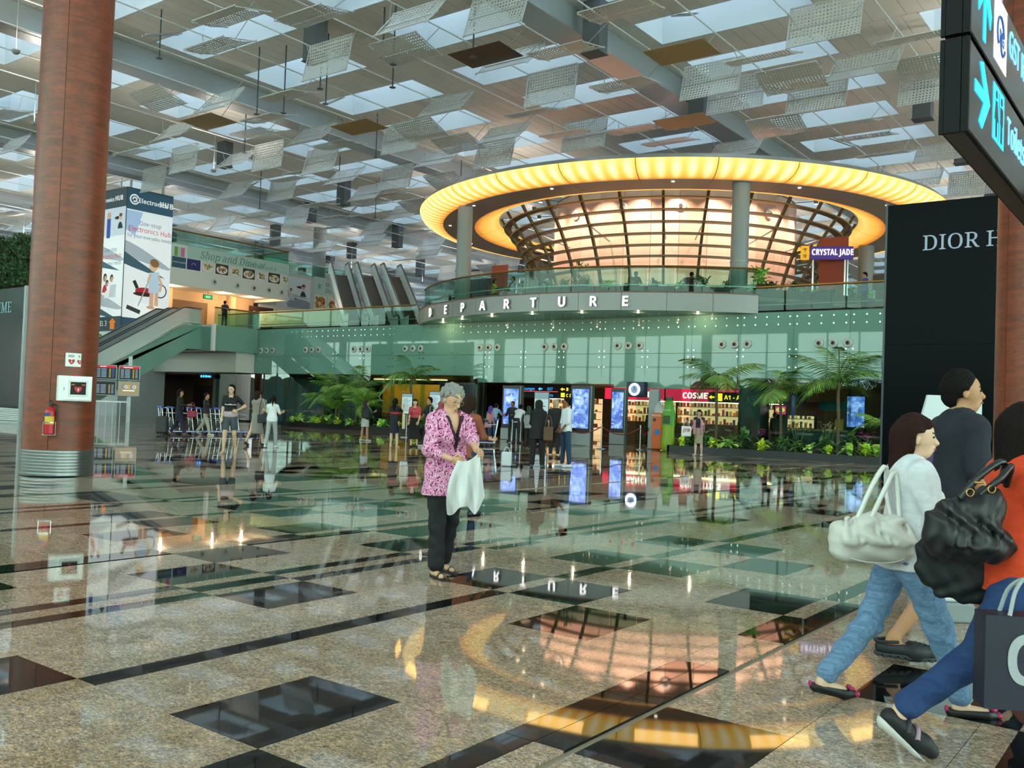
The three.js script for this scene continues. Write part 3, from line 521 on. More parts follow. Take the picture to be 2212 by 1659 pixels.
  mesh('bracket', [arcSweep([[.088, .19], [.1, .19], [.1, .205], [.088, .205]].reverse(), 0, 6.28, 24, 0, 0), box(.012, .22, .012, .095, .1, .03), box(.012, .22, .012, -.095, .1, .03), box(.2, .012, .05, 0, -.006, .06)], MB.chrome, ex);
}
// ---------- dark shop hoardings ----------
{
  const shop = M(0x05090d, .25, 0, { specularIntensity: .1 });
  const g = thing('dark_hoarding', 'tall black hoarding with pale serif lettering behind the wood pillar', 'hoarding', [0, 0, -23.6]);
  const xs = [-6.4, -3.6, -.8, 2, 4.8];
  for (let k = 0; k < 4; k++) for (const [y0, y1] of [[0, 3.3], [3.31, 6.72]]) mesh('panel', bb(xs[k] + .005, xs[k + 1] - .005, y0, y1 - .005, -.2, 0), shop, g);
  mesh('lettering', text('DIOR HOMME', .36, .03, 'serif_regular', false).translate(-5.6, 5.55, .0), M(0xaab4cf, .4), g);
  mesh('edge_trim', bb(-6.45, -6.4, 0, 6.74, -.22, .02), M(0x3a4246, .3, .5), g);
  mesh('lower_lettering', text('DIOR', .22, .02, 'serif_regular', false).translate(-3.2, 1.35, 0), M(0x8c95a8, .4), g);
  const l = thing('dark_hoarding', 'dark teal glass hoarding on a white louvred plinth below the living wall', 'hoarding', [0, 0, -21.2]); l.scale.set(.908, .93, 1);
  const teal = M(0x123236, .08, 0, { specularIntensity: .5 });
  for (let k = 0; k < 4; k++) { const xa = -49.2 - (k + 1) * 2.9; mesh('panel', bb(xa + .005, xa + 2.895, .66, 6.8, -.2, 0), k % 2 ? teal : M(0x0f2b30, .08, 0, { specularIntensity: .5 }), l); }
  mesh('lettering', text('HOMME', .55, .03, 'serif_regular', false).translate(-53.6, 5.55, 0), M(0x8fb0b5, .4), l);
  mesh('edge_trim', bb(-49.2, -49.02, 0, 6.85, -.3, .04), M(0x9aa3a5, .35, .5), l);
  mesh('plinth', Array.from({ length: 7 }, (_, k) => bb(-60.9, -49.2, .02 + k * .09, .085 + k * .09, -.2 - (k % 2) * .015, .03 - (k % 2) * .03)), M(0xd9dedd, .5), l);
  // green wall above the hoarding
  const hg = thing('living_wall', 'dense dark green living wall of foliage above the teal hoarding', 'plants', [0, 6.5, -21.65]); hg.scale.set(.908, .93, 1);
  const r = rng(9), pos = [], cols = [];
  for (let k = 0; k < 5200; k++) {
    const x = -49.2 - r() * 9, y = r() * 2.62 + (r() < .08 ? .12 : 0), z = (r() - .5) * .7 + .15, s = .05 + r() * .07, a = r() * 6.28, t = (r() - .3) * 1.4;
    const ux = Math.cos(a) * s, uy = Math.sin(a) * s * .6 - .03, uz = Math.sin(a) * s * .6, vx = -Math.sin(a) * s * .4, vy = s * Math.cos(t) * .6, vz = s * Math.sin(t);
    pos.push(x - ux, y - uy, z - uz, x + vx, y + vy, z + vz, x + ux, y + uy, z + uz, x - ux, y - uy, z - uz, x - vx, y - vy, z - vz, x + ux, y + uy, z + uz);
    const q = .6 + r() * .8; for (let i = 0; i < 6; i++) cols.push(.035 * q, .085 * q, .022 * q);
  }
  const lg = new THREE.BufferGeometry(); lg.setAttribute('position', new THREE.Float32BufferAttribute(pos, 3)); lg.setAttribute('color', new THREE.Float32BufferAttribute(cols, 3)); lg.computeVertexNormals();
  mesh('foliage', lg, new THREE.MeshStandardMaterial({ vertexColors: true, roughness: .7, side: THREE.DoubleSide }), hg).userData.kind = 'stuff';
  mesh('backing', bb(-58.5, -49.25, 0, 2.55, -.4, -.2), M(0x27321c, .95), hg);
  const rl = thing('queue_rail', 'low thin steel rail on the floor before the teal hoarding', 'rail', [-44.2, 0, -20.1]);
  mesh('bar', rod([-6, .62, 0], [0, .62, 0], .025, 6), MB.steel, rl); for (let k = 0; k < 4; k++) mesh('post', rod([-2 * k, 0, 0], [-2 * k, .62, 0], .02, 6), MB.steel, rl);
}
// ---------- left side: mezzanine levels, escalators, advertising tower ----------
function printPlane(w, h, draw, px = 512, emis = 0) { const t = canvasTex(px, Math.round(px * h / w), draw); const m = new THREE.MeshStandardMaterial({ map: t, roughness: .45 }); if (emis) { m.emissive.set(0xffffff); m.emissiveMap = t; m.emissiveIntensity = emis; } return { geo: new THREE.PlaneGeometry(w, h), mat: m }; }
const curve = (c, pts, col) => { c.fillStyle = col; c.beginPath(); c.moveTo(...pts[0]); for (let i = 1; i < pts.length; i += 3) c.bezierCurveTo(...pts[i], ...pts[i + 1], ...pts[i + 2]); c.fill(); };
const ell = (c, x, y, rx, ry, col, rot = 0) => { c.fillStyle = col; c.beginPath(); c.ellipse(x, y, rx, ry, rot, 0, 6.283); c.fill(); };
function hubHeader(c, w, h, y0, y1, dark) {
  c.fillStyle = dark ? '#36474f' : '#31566a'; c.fillRect(0, y0, w, y1 - y0);
  const m = (y0 + y1) / 2, s = (y1 - y0);
  c.strokeStyle = '#fff'; c.lineWidth = s * .07; c.beginPath(); c.arc(w * .16, m, s * .22, .4, 5.9); c.stroke(); c.beginPath(); c.arc(w * .165, m, s * .1, 3, 8.6); c.stroke();
  c.fillStyle = '#fff'; c.font = 'bold ' + s * .3 + 'px sans-serif'; c.textAlign = 'left'; c.fillText('Electronics', w * .24, m + s * .12); c.font = 'bold ' + s * .38 + 'px sans-serif'; c.fillText('HUB', w * .69, m + s * .12); c.fillStyle = '#d03040'; c.fillText('.', w * .9, m + s * .14);
}
function swoosh(c, w, h, y, flip) {
  curve(c, [[0, y], [w * .3, y + h * .02], [w * .8, y + h * .12], [w, y + h * .16], [w, y + h * .2], [w * .6, y + h * .14], [0, y + h * .12], [0, y + h * .08], [0, y + h * .04], [0, y]].slice(0, 10), '#aab4bd');
  curve(c, [[0, y + h * .08], [w * .3, y + h * .14], [w * .6, y + h * .19], [w * .9, y + h * .24], [w * .6, y + h * .22], [w * .3, y + h * .2], [0, y + h * .17]], '#3d5d6c');
}
function tots(c, w, h) {   // vacuuming toddler, simplified photograph print
  c.strokeStyle = '#22252a'; c.lineWidth = w * .022; c.beginPath(); c.arc(w * .8, h * .715, w * .13, -1.9, 1.9); c.stroke();
  ell(c, w * .46, h * .735, w * .2, h * .03, '#b4232c'); ell(c, w * .44, h * .755, w * .22, h * .015, '#3a1d20'); c.save(); c.translate(w * .26, h * .69); c.rotate(-.5); c.fillStyle = '#23252a'; c.fillRect(-w * .03, -h * .03, w * .07, h * .06); c.restore();
  c.fillStyle = '#d9ae8d'; c.fillRect(w * .57, h * .72, w * .09, h * .12); c.fillRect(w * .68, h * .72, w * .08, h * .11); ell(c, w * .6, h * .845, w * .09, h * .012, '#cda07e');
  c.fillStyle = '#b9d0e2'; c.beginPath(); c.moveTo(w * .54, h * .59); c.lineTo(w * .76, h * .575); c.lineTo(w * .78, h * .73); c.lineTo(w * .54, h * .74); c.fill();
  c.strokeStyle = '#dcb292'; c.lineWidth = w * .05; c.beginPath(); c.moveTo(w * .74, h * .6); c.lineTo(w * .82, h * .66); c.lineTo(w * .79, h * .72); c.stroke(); c.beginPath(); c.moveTo(w * .57, h * .6); c.lineTo(w * .52, h * .66); c.stroke();
  ell(c, w * .63, h * .535, w * .095, h * .043, '#e0b696'); ell(c, w * .65, h * .515, w * .1, h * .03, '#8a6440', .3);
  c.strokeStyle = '#9aa2a8'; c.lineWidth = w * .025; c.beginPath(); c.moveTo(w * .53, h * .66); c.lineTo(w * .33, h * .845); c.stroke();
  c.save(); c.translate(w * .24, h * .87); c.rotate(.28); c.fillStyle = '#33363c'; c.fillRect(-w * .15, -h * .012, w * .3, h * .03); c.restore();
}
function childCam(c, x, y, s) { ell(c, x, y, .3 * s, .36 * s, '#d8ab90'); ell(c, x + .02 * s, y - .22 * s, .32 * s, .2 * s, '#5d4233'); c.fillStyle = '#1d2024'; c.fillRect(x - .85 * s, y - .12 * s, .5 * s, .36 * s); c.fillRect(x - 1.15 * s, y - .06 * s, .32 * s, .24 * s); curve(c, [[x - .5 * s, y + 1.3 * s], [x - .4 * s, y + .4 * s], [x + .2 * s, y + .2 * s], [x + .55 * s, y + 1.3 * s]], '#22302f'); }
function laptopTrio(c, w, x, y, s) { for (const [dx, dy, q] of [[-.6, 0, 1], [-.25, .5, .8], [.45, .1, .9]]) { ell(c, x + dx * s, y + dy * s, .28 * q * s, .36 * q * s, '#2e2421'); ell(c, x + dx * s + .05 * s, y + dy * s + .1 * s, .19 * q * s, .26 * q * s, '#cf9f83'); curve(c, [[x + (dx - .4) * s, y + (dy + 1.3) * s], [x + (dx - .3) * s, y + (dy + .4) * s], [x + (dx + .3) * s, y + (dy + .4) * s], [x + (dx + .4) * s, y + (dy + 1.3) * s]], dx < -.5 ? '#b03a44' : '#e8e4e0'); } c.fillStyle = '#c3ccd2'; c.beginPath(); c.moveTo(x + .1 * s, y + 1.75 * s); c.lineTo(x + .3 * s, y + .7 * s); c.lineTo(x + 1.25 * s, y + .65 * s); c.lineTo(x + 1.15 * s, y + 1.8 * s); c.fill(); }
{
  // tower
  const T = thing('advertising_tower', 'tall lift tower wrapped in electronics adverts rising beside the escalator', 'billboard');
  const X = -58, z0 = -33.85, z1 = -37.3, y0 = 6.0, y1 = 15.25, w = z0 - z1, h = y1 - y0;
  mesh('shaft', bb(X - 4.6, X - .02, 0, y1, z1, z0 - .02), M(0xb9bec2, .6), T);
  const pr = printPlane(w, h, (c, W, H) => {
    const g = c.createLinearGradient(0, 0, W * .4, H); g.addColorStop(0, '#dfeaf4'); g.addColorStop(.3, '#f7fafc'); g.addColorStop(1, '#eef0f2'); c.fillStyle = g; c.fillRect(0, 0, W, H);
    c.fillStyle = '#a9c4e4'; c.beginPath(); c.moveTo(0, H * .16); c.lineTo(W * .35, H * .16); c.lineTo(W * .2, H * .34); c.lineTo(0, H * .3); c.fill();
    swoosh(c, W, H, H * .38); ell(c, W * .5, H * .9, W * .6, H * .08, '#ffffff');
    hubHeader(c, W, H, 0, H * .15, false);
    c.textAlign = 'center'; c.fillStyle = '#4a6a80'; c.font = H * .043 + 'px sans-serif'; c.fillText('One-stop', W * .52, H * .255); c.fillStyle = '#c22b3c'; c.font = H * .05 + 'px sans-serif'; c.fillText('Electronics Hub', W * .52, H * .305); c.fillStyle = '#4a6a80'; c.font = H * .033 + 'px sans-serif'; c.fillText('for your everyday needs', W * .52, H * .35);
    tots(c, W, H); c.fillStyle = '#31566a'; c.fillRect(0, H * .935, W, H * .065);
  }, 512, .25);
  mesh('right_poster', pr.geo.rotateY(Math.PI / 2).translate(X + .012, (y0 + y1) / 2, (z0 + z1) / 2), pr.mat, T);
  const w2 = 4.6, pl = printPlane(w2, h + .3, (c, W, H) => {
    c.fillStyle = '#eef2f5'; c.fillRect(0, 0, W, H); c.fillStyle = '#c8d6e2'; c.fillRect(0, 0, W, H * .33); swoosh(c, W, H, H * .34); swoosh(c, W, H, H * .68);
    childCam(c, W * .86, H * .2, W * .13); c.fillStyle = '#2f4d9a'; c.fillRect(W * .5, H * .2, W * .1, H * .14); ell(c, W * .55, H * .18, W * .05, H * .025, '#caa285');
    hubHeader(c, W, H, 0, H * .13, true);
    c.textAlign = 'right'; c.fillStyle = '#4a6a80'; c.font = H * .04 + 'px sans-serif'; c.fillText('One-stop', W * .8, H * .44); c.fillStyle = '#c22b3c'; c.font = H * .046 + 'px sans-serif'; c.fillText('Electronics Hub', W * .93, H * .49); c.fillStyle = '#4a6a80'; c.font = H * .036 + 'px sans-serif'; c.fillText('for your everyday needs', W * .93, H * .535);
    laptopTrio(c, W, W * .62, H * .62, W * .17);
    c.fillStyle = '#31464f'; c.fillRect(0, H * .9, W, H * .1); c.fillStyle = '#fff'; c.font = H * .05 + 'px sans-serif'; c.fillText('LEVEL 3', W * .62, H * .965); c.fillStyle = '#e07b30'; c.beginPath(); const ax = W * .77; c.moveTo(ax, H * .91); c.lineTo(ax + W * .1, H * .945); c.lineTo(ax + W * .06, H * .945); c.lineTo(ax + W * .06, H * .99); c.lineTo(ax - W * .06, H * .99); c.lineTo(ax - W * .06, H * .945); c.lineTo(ax - W * .1, H * .945); c.fill();
  }, 512, .25);
  mesh('left_poster', pl.geo.translate(X - w2 / 2, (y0 - .3 + y1) / 2, z0 + .012), pl.mat, T);
  const pf = printPlane(w2, 1.8, (c, W, H) => { c.fillStyle = '#e9efe9'; c.fillRect(0, 0, W, H); const r = rng(4); for (let k = 0; k < 26; k++) ell(c, r() * W, H * (.2 + r() * .6), W * .07, H * .13, ['#d9862e', '#9bb53a', '#e2c04a', '#c8492f', '#5f8b3a'][k % 5]); });
  mesh('fruit_poster', pf.geo.translate(X - w2 / 2, 4.75, z0 + .012), pf.mat, T);
  mesh('corner_strip', [bb(X - .02, X + .02, y0 - .3, y1, z0 - .02, z0 + .02), bb(X - 4.6, X + .02, y1, y1 + .06, z1, z0)], M(0x3d474d, .4), T);
  mesh('roof_rail', [rod([X - .6, y1, z0 - .6], [X - .6, y1 + 1.7, z0 - .6], .09, 8), rod([X - .2, y1, z1 + .7], [X - .2, y1 + 1.9, z1 + .7], .1, 8), rod([X - 2.5, y1, z0 - 1], [X - 2.5, y1 + 1.7, z0 - 1], .06, 8), bar([X - 4, y1 + .8, z0 - .6], [X - .2, y1 + .8, z0 - .6], .06, .08), bar([X - 4, y1 + 1.2, z0 - .6], [X - .2, y1 + 1.2, z0 - .6], .06, .08)], MB.white, T);
  // upper gallery with banner
  const G = struct('floor_gallery', 'white gallery slab with rounded corner on the third level', 'floor');
  mesh('slab', bb(-121, -58.02, 9.45, 10.5, -47.6, -37.3), MB.white, G); mesh('fascia_panel', [bb(-58.06, -58.0, 9.25, 10.42, -47.62, -37.3), bb(-75, -58.0, 9.25, 10.42, -47.66, -47.6)], M(0xe4e0d6, .5), G);
  mesh('far_slab', bb(-121, -62.3, 9.3, 10.3, -118, -47.7), MB.white, G);
  const bn = thing('level_banner', 'long pale green banner reading Shop and Dine with a row of food photographs', 'banner');
  const bp = printPlane(10.2, 1.68, (c, W, H) => {
    c.fillStyle = '#b9d2c6'; c.fillRect(0, 0, W, H); c.fillStyle = '#dfe6e2'; c.fillRect(0, 0, W * .12, H * .5);
    for (const [x, col] of [[.02, '#7fa83a'], [.045, '#cdd3d6'], [.07, '#d77f92']]) { c.fillStyle = col; c.fillRect(W * x, H * .12, W * .03, H * .38); }
    c.fillStyle = '#5f8a80'; c.font = 'italic ' + H * .42 + 'px serif'; c.textAlign = 'left'; c.fillText('Shop and Dine at', W * .22, H * .42); c.font = H * .24 + 'px serif'; c.fillText('Levels 3 and 4', W * .62, H * .42);
    c.fillStyle = '#eef0ee'; c.fillRect(0, H * .52, W, H * .48);
    const tw = W / 8.6; ['#34566b', '#2c2b66'].forEach((col, k) => { c.fillStyle = col; c.fillRect(k * tw + 4, H * .53, tw - 8, H * .45); c.fillStyle = '#e8eef2'; c.font = H * .1 + 'px sans-serif'; c.fillText(k ? '' : 'ElectronicsHUB', k * tw + 10, H * .78); if (k) { c.beginPath(); c.arc(tw * 1.5, H * .8, H * .1, 3.3, 6.1); c.strokeStyle = '#cfd6ee'; c.lineWidth = 3; c.stroke(); } });
    const r = rng(11); for (let k = 2; k < 9; k++) { const x = k * tw, cc = ['#b98a52', '#a53c22', '#c39a4a', '#b5502a', '#8a6a4a', '#c28a3a', '#a8803c'][k - 2]; c.fillStyle = k % 2 ? '#4a3424' : '#dcd8d0'; c.fillRect(x + 4, H * .53, tw - 8, H * .45); ell(c, x + tw / 2, H * .78, tw * .4, H * .17, '#eeeae2'); for (let q = 0; q < 22; q++) ell(c, x + tw * (.25 + r() * .5), H * (.66 + r() * .2), tw * .07, H * .035, [cc, '#6f8a34', '#d8b06a', '#8c2f1e', '#e6d3a4'][q % 5], r() * 3); }
  }, 1024);
  mesh('print', bp.geo.rotateY(Math.PI / 2).translate(-57.975, 11.26, -42.45), bp.mat, bn); mesh('backing_board', bb(-58.02, -57.985, 10.42, 12.1, -47.6, -37.3), MB.white, bn);
  mesh('end_board', bb(-62, -58.0, 10.42, 12.1, -47.64, -47.6), M(0xb9d2c6, .5), bn);
  for (const z of [-40.9, -42.9, -44.4, -45.8, -47.0]) nozzle(.2, 'round air nozzle on the white fascia below the food banner', 'nozzles below the food banner', [-57.99, 9.85, z], Math.PI / 2);
  const gb = thing('gallery_balustrade', 'glass balustrade with timber handrail above the food banner', 'balustrade');
  for (let k = 0; k < 5; k++) mesh('glass_panel', bb(-58.06, -58.05, 12.1, 13.05, -47.6 + k * 2.06 + .01, -47.6 + (k + 1) * 2.06 - .01), MB.balus, gb);
  mesh('glass_return', bb(-66, -58.05, 12.1, 13.05, -47.61, -47.6), MB.balus, gb); mesh('handrail', [rod([-58.05, 13.1, -37.3], [-58.05, 13.1, -47.65], .06, 8), rod([-58.05, 13.1, -47.65], [-66, 13.1, -47.65], .06, 8)], MB.gold, gb);
  // level two shop wall under the gallery
  const sw = struct('wall_shops', 'beige shop wall with brown doors under the gallery', 'wall');
  mesh('wall_panel', bb(-62.3, -62, 5.9, 9.45, -47.5, -30), M(0xc9a680, .7), sw); mesh('recess', bb(-62.02, -61.96, 5.9, 8.7, -43.2, -40.2), M(0x7a5a3a, .6), sw);
  mesh('door_leaf', [bb(-61.96, -61.93, 5.9, 8.1, -42.9, -41.75), bb(-61.96, -61.93, 5.9, 8.1, -41.65, -40.5)], M(0x8a6844, .5), sw);
  mesh('pillar_strip', [bb(-62, -61.7, 5.9, 9.45, -45.6, -45.1), bb(-62, -61.7, 5.9, 9.45, -40, -39.6)], M(0xdcbf98, .7), sw);
  const exs = thing('exit_sign', 'small green lit exit sign hanging under the gallery', 'sign', [-60.4, 9.0, -42.1]); mesh('case', bb(-.03, .03, -.17, .17, -.4, .4), MB.dark, exs); mesh('lit_face', new THREE.PlaneGeometry(.74, .28).rotateY(Math.PI / 2).translate(.036, 0, 0), new THREE.MeshStandardMaterial({ color: 0x111111, emissive: 0xffffff, emissiveIntensity: .8, emissiveMap: canvasTex(128, 48, (c, w, h) => { c.fillStyle = '#1fa35a'; c.fillRect(0, 0, w, h); c.fillStyle = '#eafff2'; c.font = 'bold 34px sans-serif'; c.textAlign = 'center'; c.fillText('EXIT', w / 2, 37); }) }), exs); mesh('hanger', rod([0, .17, 0], [0, .45, 0], .015, 5), MB.dark, exs);
  for (const [z, t] of [[-47.2, 'GALLERY']]) { const k = thing('shop_lightbox', 'tall dark brown shop panel with a small lit heading under the gallery', 'sign', [-60.6, 5.9, z]); mesh('panel', bb(-.06, .06, 0, 2.9, -1.15, 1.15), M(0x38201a, .4), k); mesh('heading', text('Shopping Dining', .16, .01, 'sans_regular').rotateY(Math.PI / 2).translate(.062, 2.4, 0), glow(0xffd9a8, 1.5), k); mesh('copy_lines', [1.8, 1.55, 1.3, 1.05].map((y) => bb(.06, .066, y, y + .06, -.7, .7)), M(0x8a5a44, .5), k); }
  for (const [x, z] of [[-60.3, -39], [-60.3, -43.4], [-60.3, -46]]) { const d = thing('gallery_downlight', 'warm downlight in the soffit under the gallery', 'light', [x, 9.44, z], 0, 'downlights under the gallery'); mesh('bezel', cyl(.14, .14, .03, 0, -.01, 0, 14), MB.chrome, d); mesh('lamp_lens', cyl(.1, .1, .012, 0, -.03, 0, 14), glow(0xffe2b8, 4), d); const pl2 = new THREE.PointLight(0xffdcb0, 7); pl2.position.set(0, -.12, 0); pl2.castShadow = true; pl2.shadow.radius = 4; d.add(pl2); }
  // posters on the far shop wall
  const pw = struct('wall_posters', 'pale wall beyond the gallery carrying two large posters', 'wall'); mesh('wall_panel', bb(-62.35, -62.05, 5.9, 12.15, -58, -48.2), M(0xc9c9bf, .6), pw); mesh('glass_rail', bb(-62.2, -62.19, 12.15, 13.2, -64, -47.8), MB.balus, pw); mesh('rail_cap', rod([-62.2, 13.2, -47.8], [-62.2, 13.2, -64], .04, 6), MB.steel, pw);
  const p1 = printPlane(3.6, 2.6, (c, W, H) => { c.fillStyle = '#dfe5e8'; c.fillRect(0, 0, W, H); swoosh(c, W, H, H * .5); ell(c, W * .7, H * .9, W * .4, H * .2, '#8e9aa4'); childCam(c, W * .78, H * .3, W * .17); laptopTrio(c, W, W * .35, H * .42, W * .14); c.fillStyle = '#2b3238'; c.font = 'bold ' + H * .12 + 'px sans-serif'; c.textAlign = 'left'; c.fillText('B..', W * .1, H * .12); });
  solo('wall_poster', p1.geo.rotateY(Math.PI / 2).translate(-62.03, 10.6, -51.6), p1.mat, 'wide electronics poster with a child holding a camera on the far wall', 'poster');
  const p2 = printPlane(3.2, 3.0, (c, W, H) => { c.fillStyle = '#bcd3c8'; c.fillRect(0, 0, W, H); c.fillStyle = '#3e9a94'; c.font = 'bold ' + H * .2 + 'px sans-serif'; c.textAlign = 'left'; c.fillText('K', W * .16, H * .34); c.fillStyle = '#41544c'; c.font = H * .17 + 'px serif'; c.fillText('More', W * .42, H * .25); c.fillText('Dining', W * .42, H * .42); const r = rng(6); for (const x of [.06, .54]) { c.fillStyle = '#e9e2d2'; c.fillRect(W * x, H * .52, W * .42, H * .42); for (let k = 0; k < 40; k++) ell(c, W * (x + .06 + r() * .3), H * (.6 + r() * .27), W * .05, H * .04, ['#c48a3c', '#8e3a22', '#e3c98a', '#6d8a38', '#b4622e'][k % 5], r() * 3); } });
  solo('dining_poster', p2.geo.rotateY(Math.PI / 2).translate(-62.03, 10.75, -55.3), p2.mat, 'green More Dining poster with two bowls of food beside the escalators', 'poster');
  // far round column and cream shop front on level two
  const fc = thing('far_column', 'pale grey round column beyond the posters', 'column', [-64.2, 10.3, -56.1]); mesh('shaft', cyl(.58, .58, 6.7, 0, 3.35, 0, 24), MB.greyCol, fc); mesh('collar', cyl(.62, .62, .1, 0, .05, 0, 24), MB.white, fc);
  const sh = thing('food_shop', 'cream shop front with a brown counter of warm goods behind the upper rail', 'shop', [-54, 5.9, -47]);
  mesh('cream_header', bb(-7.6, 4, 1.3, 2.5, -.3, 0), M(0xd8d3ae, .6), sh); mesh('brown_back', bb(-7.6, 4, 0, 1.3, -1.2, -1), M(0x6b4a2a, .6), sh); mesh('counter', bb(-7.6, 4, 0, .55, -.35, 0), M(0x7a5230, .5), sh);
  const r = rng(15); for (let k = 0; k < 26; k++) mesh('goods', new THREE.SphereGeometry(.13, 8, 6).translate(-7.3 + k * .43, .62 + (k % 3) * .12, -.15), M(['#d9a53a', '#b8692e', '#e8cf8a', '#a3452a'][k % 4], .5), sh);
}
// ---------- escalators ----------
function escalator(len, rise, w, label, sideM = M(0xd3dadc, .2, .5)) {   // rises along -z from the origin; returns group
  const g = thing('escalator', label, 'escalator');
  const a = Math.atan2(rise, len), L = Math.hypot(len, rise), flat = 1.2;
  const side = (x, th, y0, y1, m, name, ext = flat) => mesh(name, extrude(poly([[-ext, y0], [0, y0], [len, rise + y0], [len + ext, rise + y0], [len + ext, rise + y1], [len, rise + y1], [0, y1], [-ext, y1]]), th).rotateY(Math.PI / 2).translate(x - th / 2 + (0), 0, 0), m, g);
  for (const s of [-1, 1]) {
    const x = s * (w / 2 + .12);
    side(x, .02, .12, .92, sideM, 'steel_side'); side(x, .09, .92, 1.0, M(0x4a4f52, .3), 'handrail'); side(x, .14, -.05, .12, M(0xe6e8ea, .2, .5), 'skirt_deck'); side(x + s * .1, .03, -.3, .06, MB.chrome, 'outer_trim');
    mesh('newel', [new THREE.TorusGeometry(.46, .045, 6, 14, Math.PI).rotateZ(Math.PI / 2).rotateY(Math.PI / 2).translate(x, .5, flat)], MB.dark, g);
  }
  const n = Math.round(len / .4); for (let k = 0; k < n; k++) mesh('step', bb(-w / 2, w / 2, rise * k / n - .12, rise * (k + 1) / n, -len * (k + 1) / n, -len * k / n + .03), M(0x4a4440, .45, .3), g);
  return g;
}
{
  const e = escalator(10.0, 5.9, 1.0, 'long escalator climbing past the advertising tower to the second level'); e.position.set(-50.6, .02, -23.2);
  const e2 = escalator(10.0, 5.9, 1.0, 'second escalator running alongside behind the long one'); e2.position.set(-52.3, .02, -23.2);
  const cl = thing('escalator_cladding', 'green glass cladding under the long escalator', 'cladding');
  mesh('side_panel', extrude(poly([[-1, -.1], [0, -.1], [10, 5.8], [11.2, 5.8], [11.2, 4.35], [10.2, 4.35], [3.6, .3], [-1, .02]].map(([z, y]) => [z, y + .02])), .05).rotateY(Math.PI / 2).translate(-49.82, 0, -23.2), MB.greenGlass, cl);
  mesh('back_panel', extrude(poly([[-1, -.35], [0, -.35], [10, 5.5], [11, 5.5], [11, 4.4], [10.2, 4.4], [3.6, .3], [-1, .02]]), .05).rotateY(Math.PI / 2).translate(-53.1, .02, -23.2), MB.darkbox, cl);
  const ld = struct('floor_landing', 'landing slab at the head of the long escalator clad in green glass', 'floor');
  mesh('slab', bb(-62, -48.7, 4.4, 5.88, -37.75, -34.45), M(0xd5d4cf, .6), ld); mesh('green_panel', [bb(-49.9, -48.66, 4.35, 5.9, -37.75, -34.4), bb(-62, -49.75, 4.35, 5.9, -34.42, -34.38)], MB.greenGlass, ld); mesh('corner_post', bb(-48.72, -48.52, 4.3, 5.95, -34.5, -34.3), MB.white, ld);
  mesh('soffit', bb(-62, -49.0, 3.1, 4.36, -37.9, -36.4), M(0xd9d6cf, .6), ld);
  const lb = thing('landing_balustrade', 'glass balustrade around the landing at the escalator head', 'balustrade'); mesh('glass_panel', bb(-48.6, -48.59, 5.92, 6.9, -37.7, -34.4), MB.balus, lb); mesh('handrail', rod([-48.6, 6.95, -37.75], [-48.6, 6.95, -34.4], .045, 8), MB.gold, lb);
  // dim lobby under the landing
  const lw = struct('wall_lobby', 'brown lobby wall with dark doorways under the landing', 'wall'); mesh('wall_panel', bb(-75, -53, 0, 3.1, -41.2, -41), M(0x8a7058, .6), lw); mesh('dark_doorway', [bb(-60, -57.8, 0, 2.3, -41, -40.95), bb(-55.5, -54.2, 0, 2.3, -41, -40.95)], M(0x4f4036, .6), lw); mesh('hose_cabinet', bb(-57.0, -56.6, .9, 1.6, -41, -40.9), M(0xa8352c, .5), lw);
  mesh('dark_return', bb(-75, -62, 0, 6, -38, -37.8), M(0x8f8578, .6), lw); mesh('lobby_ceiling', bb(-75, -53, 3.05, 3.12, -41.2, -37.8), M(0xb8afa2, .7), lw);
  const bs = thing('blue_sign', 'small glowing blue sign hanging under the white landing soffit', 'sign', [-53.6, 2.86, -37.5]); mesh('case', bb(-.65, .65, -.12, .12, -.04, .04), MB.dark, bs); mesh('lit_symbols', [...[-.45, -.2, .05].map((x) => new THREE.TorusGeometry(.06, .02, 6, 12).translate(x, 0, .045)), text('Toilets', .12, .01, 'sans_regular').translate(.36, 0, .041)], glow(0x2f9bff, 3), bs); mesh('hanger', rod([0, .12, 0], [0, .24, 0], .015, 5), MB.dark, bs);
  // three escalators on the second level
  const dir = 56 * D2R;
  [[-39.6, -42.4, 'nearest to the green wall'], [-41.1, -41.35, 'in the middle of the three'], [-42.6, -40.3, 'beside the dining poster']].forEach(([x, z, w]) => { const q = escalator(7.2, 4.3, .95, 'pale sided upper escalator ' + w, M(0xeef5f5, .3)); q.position.set(x, 5.92, z); q.rotation.y = dir; });
}
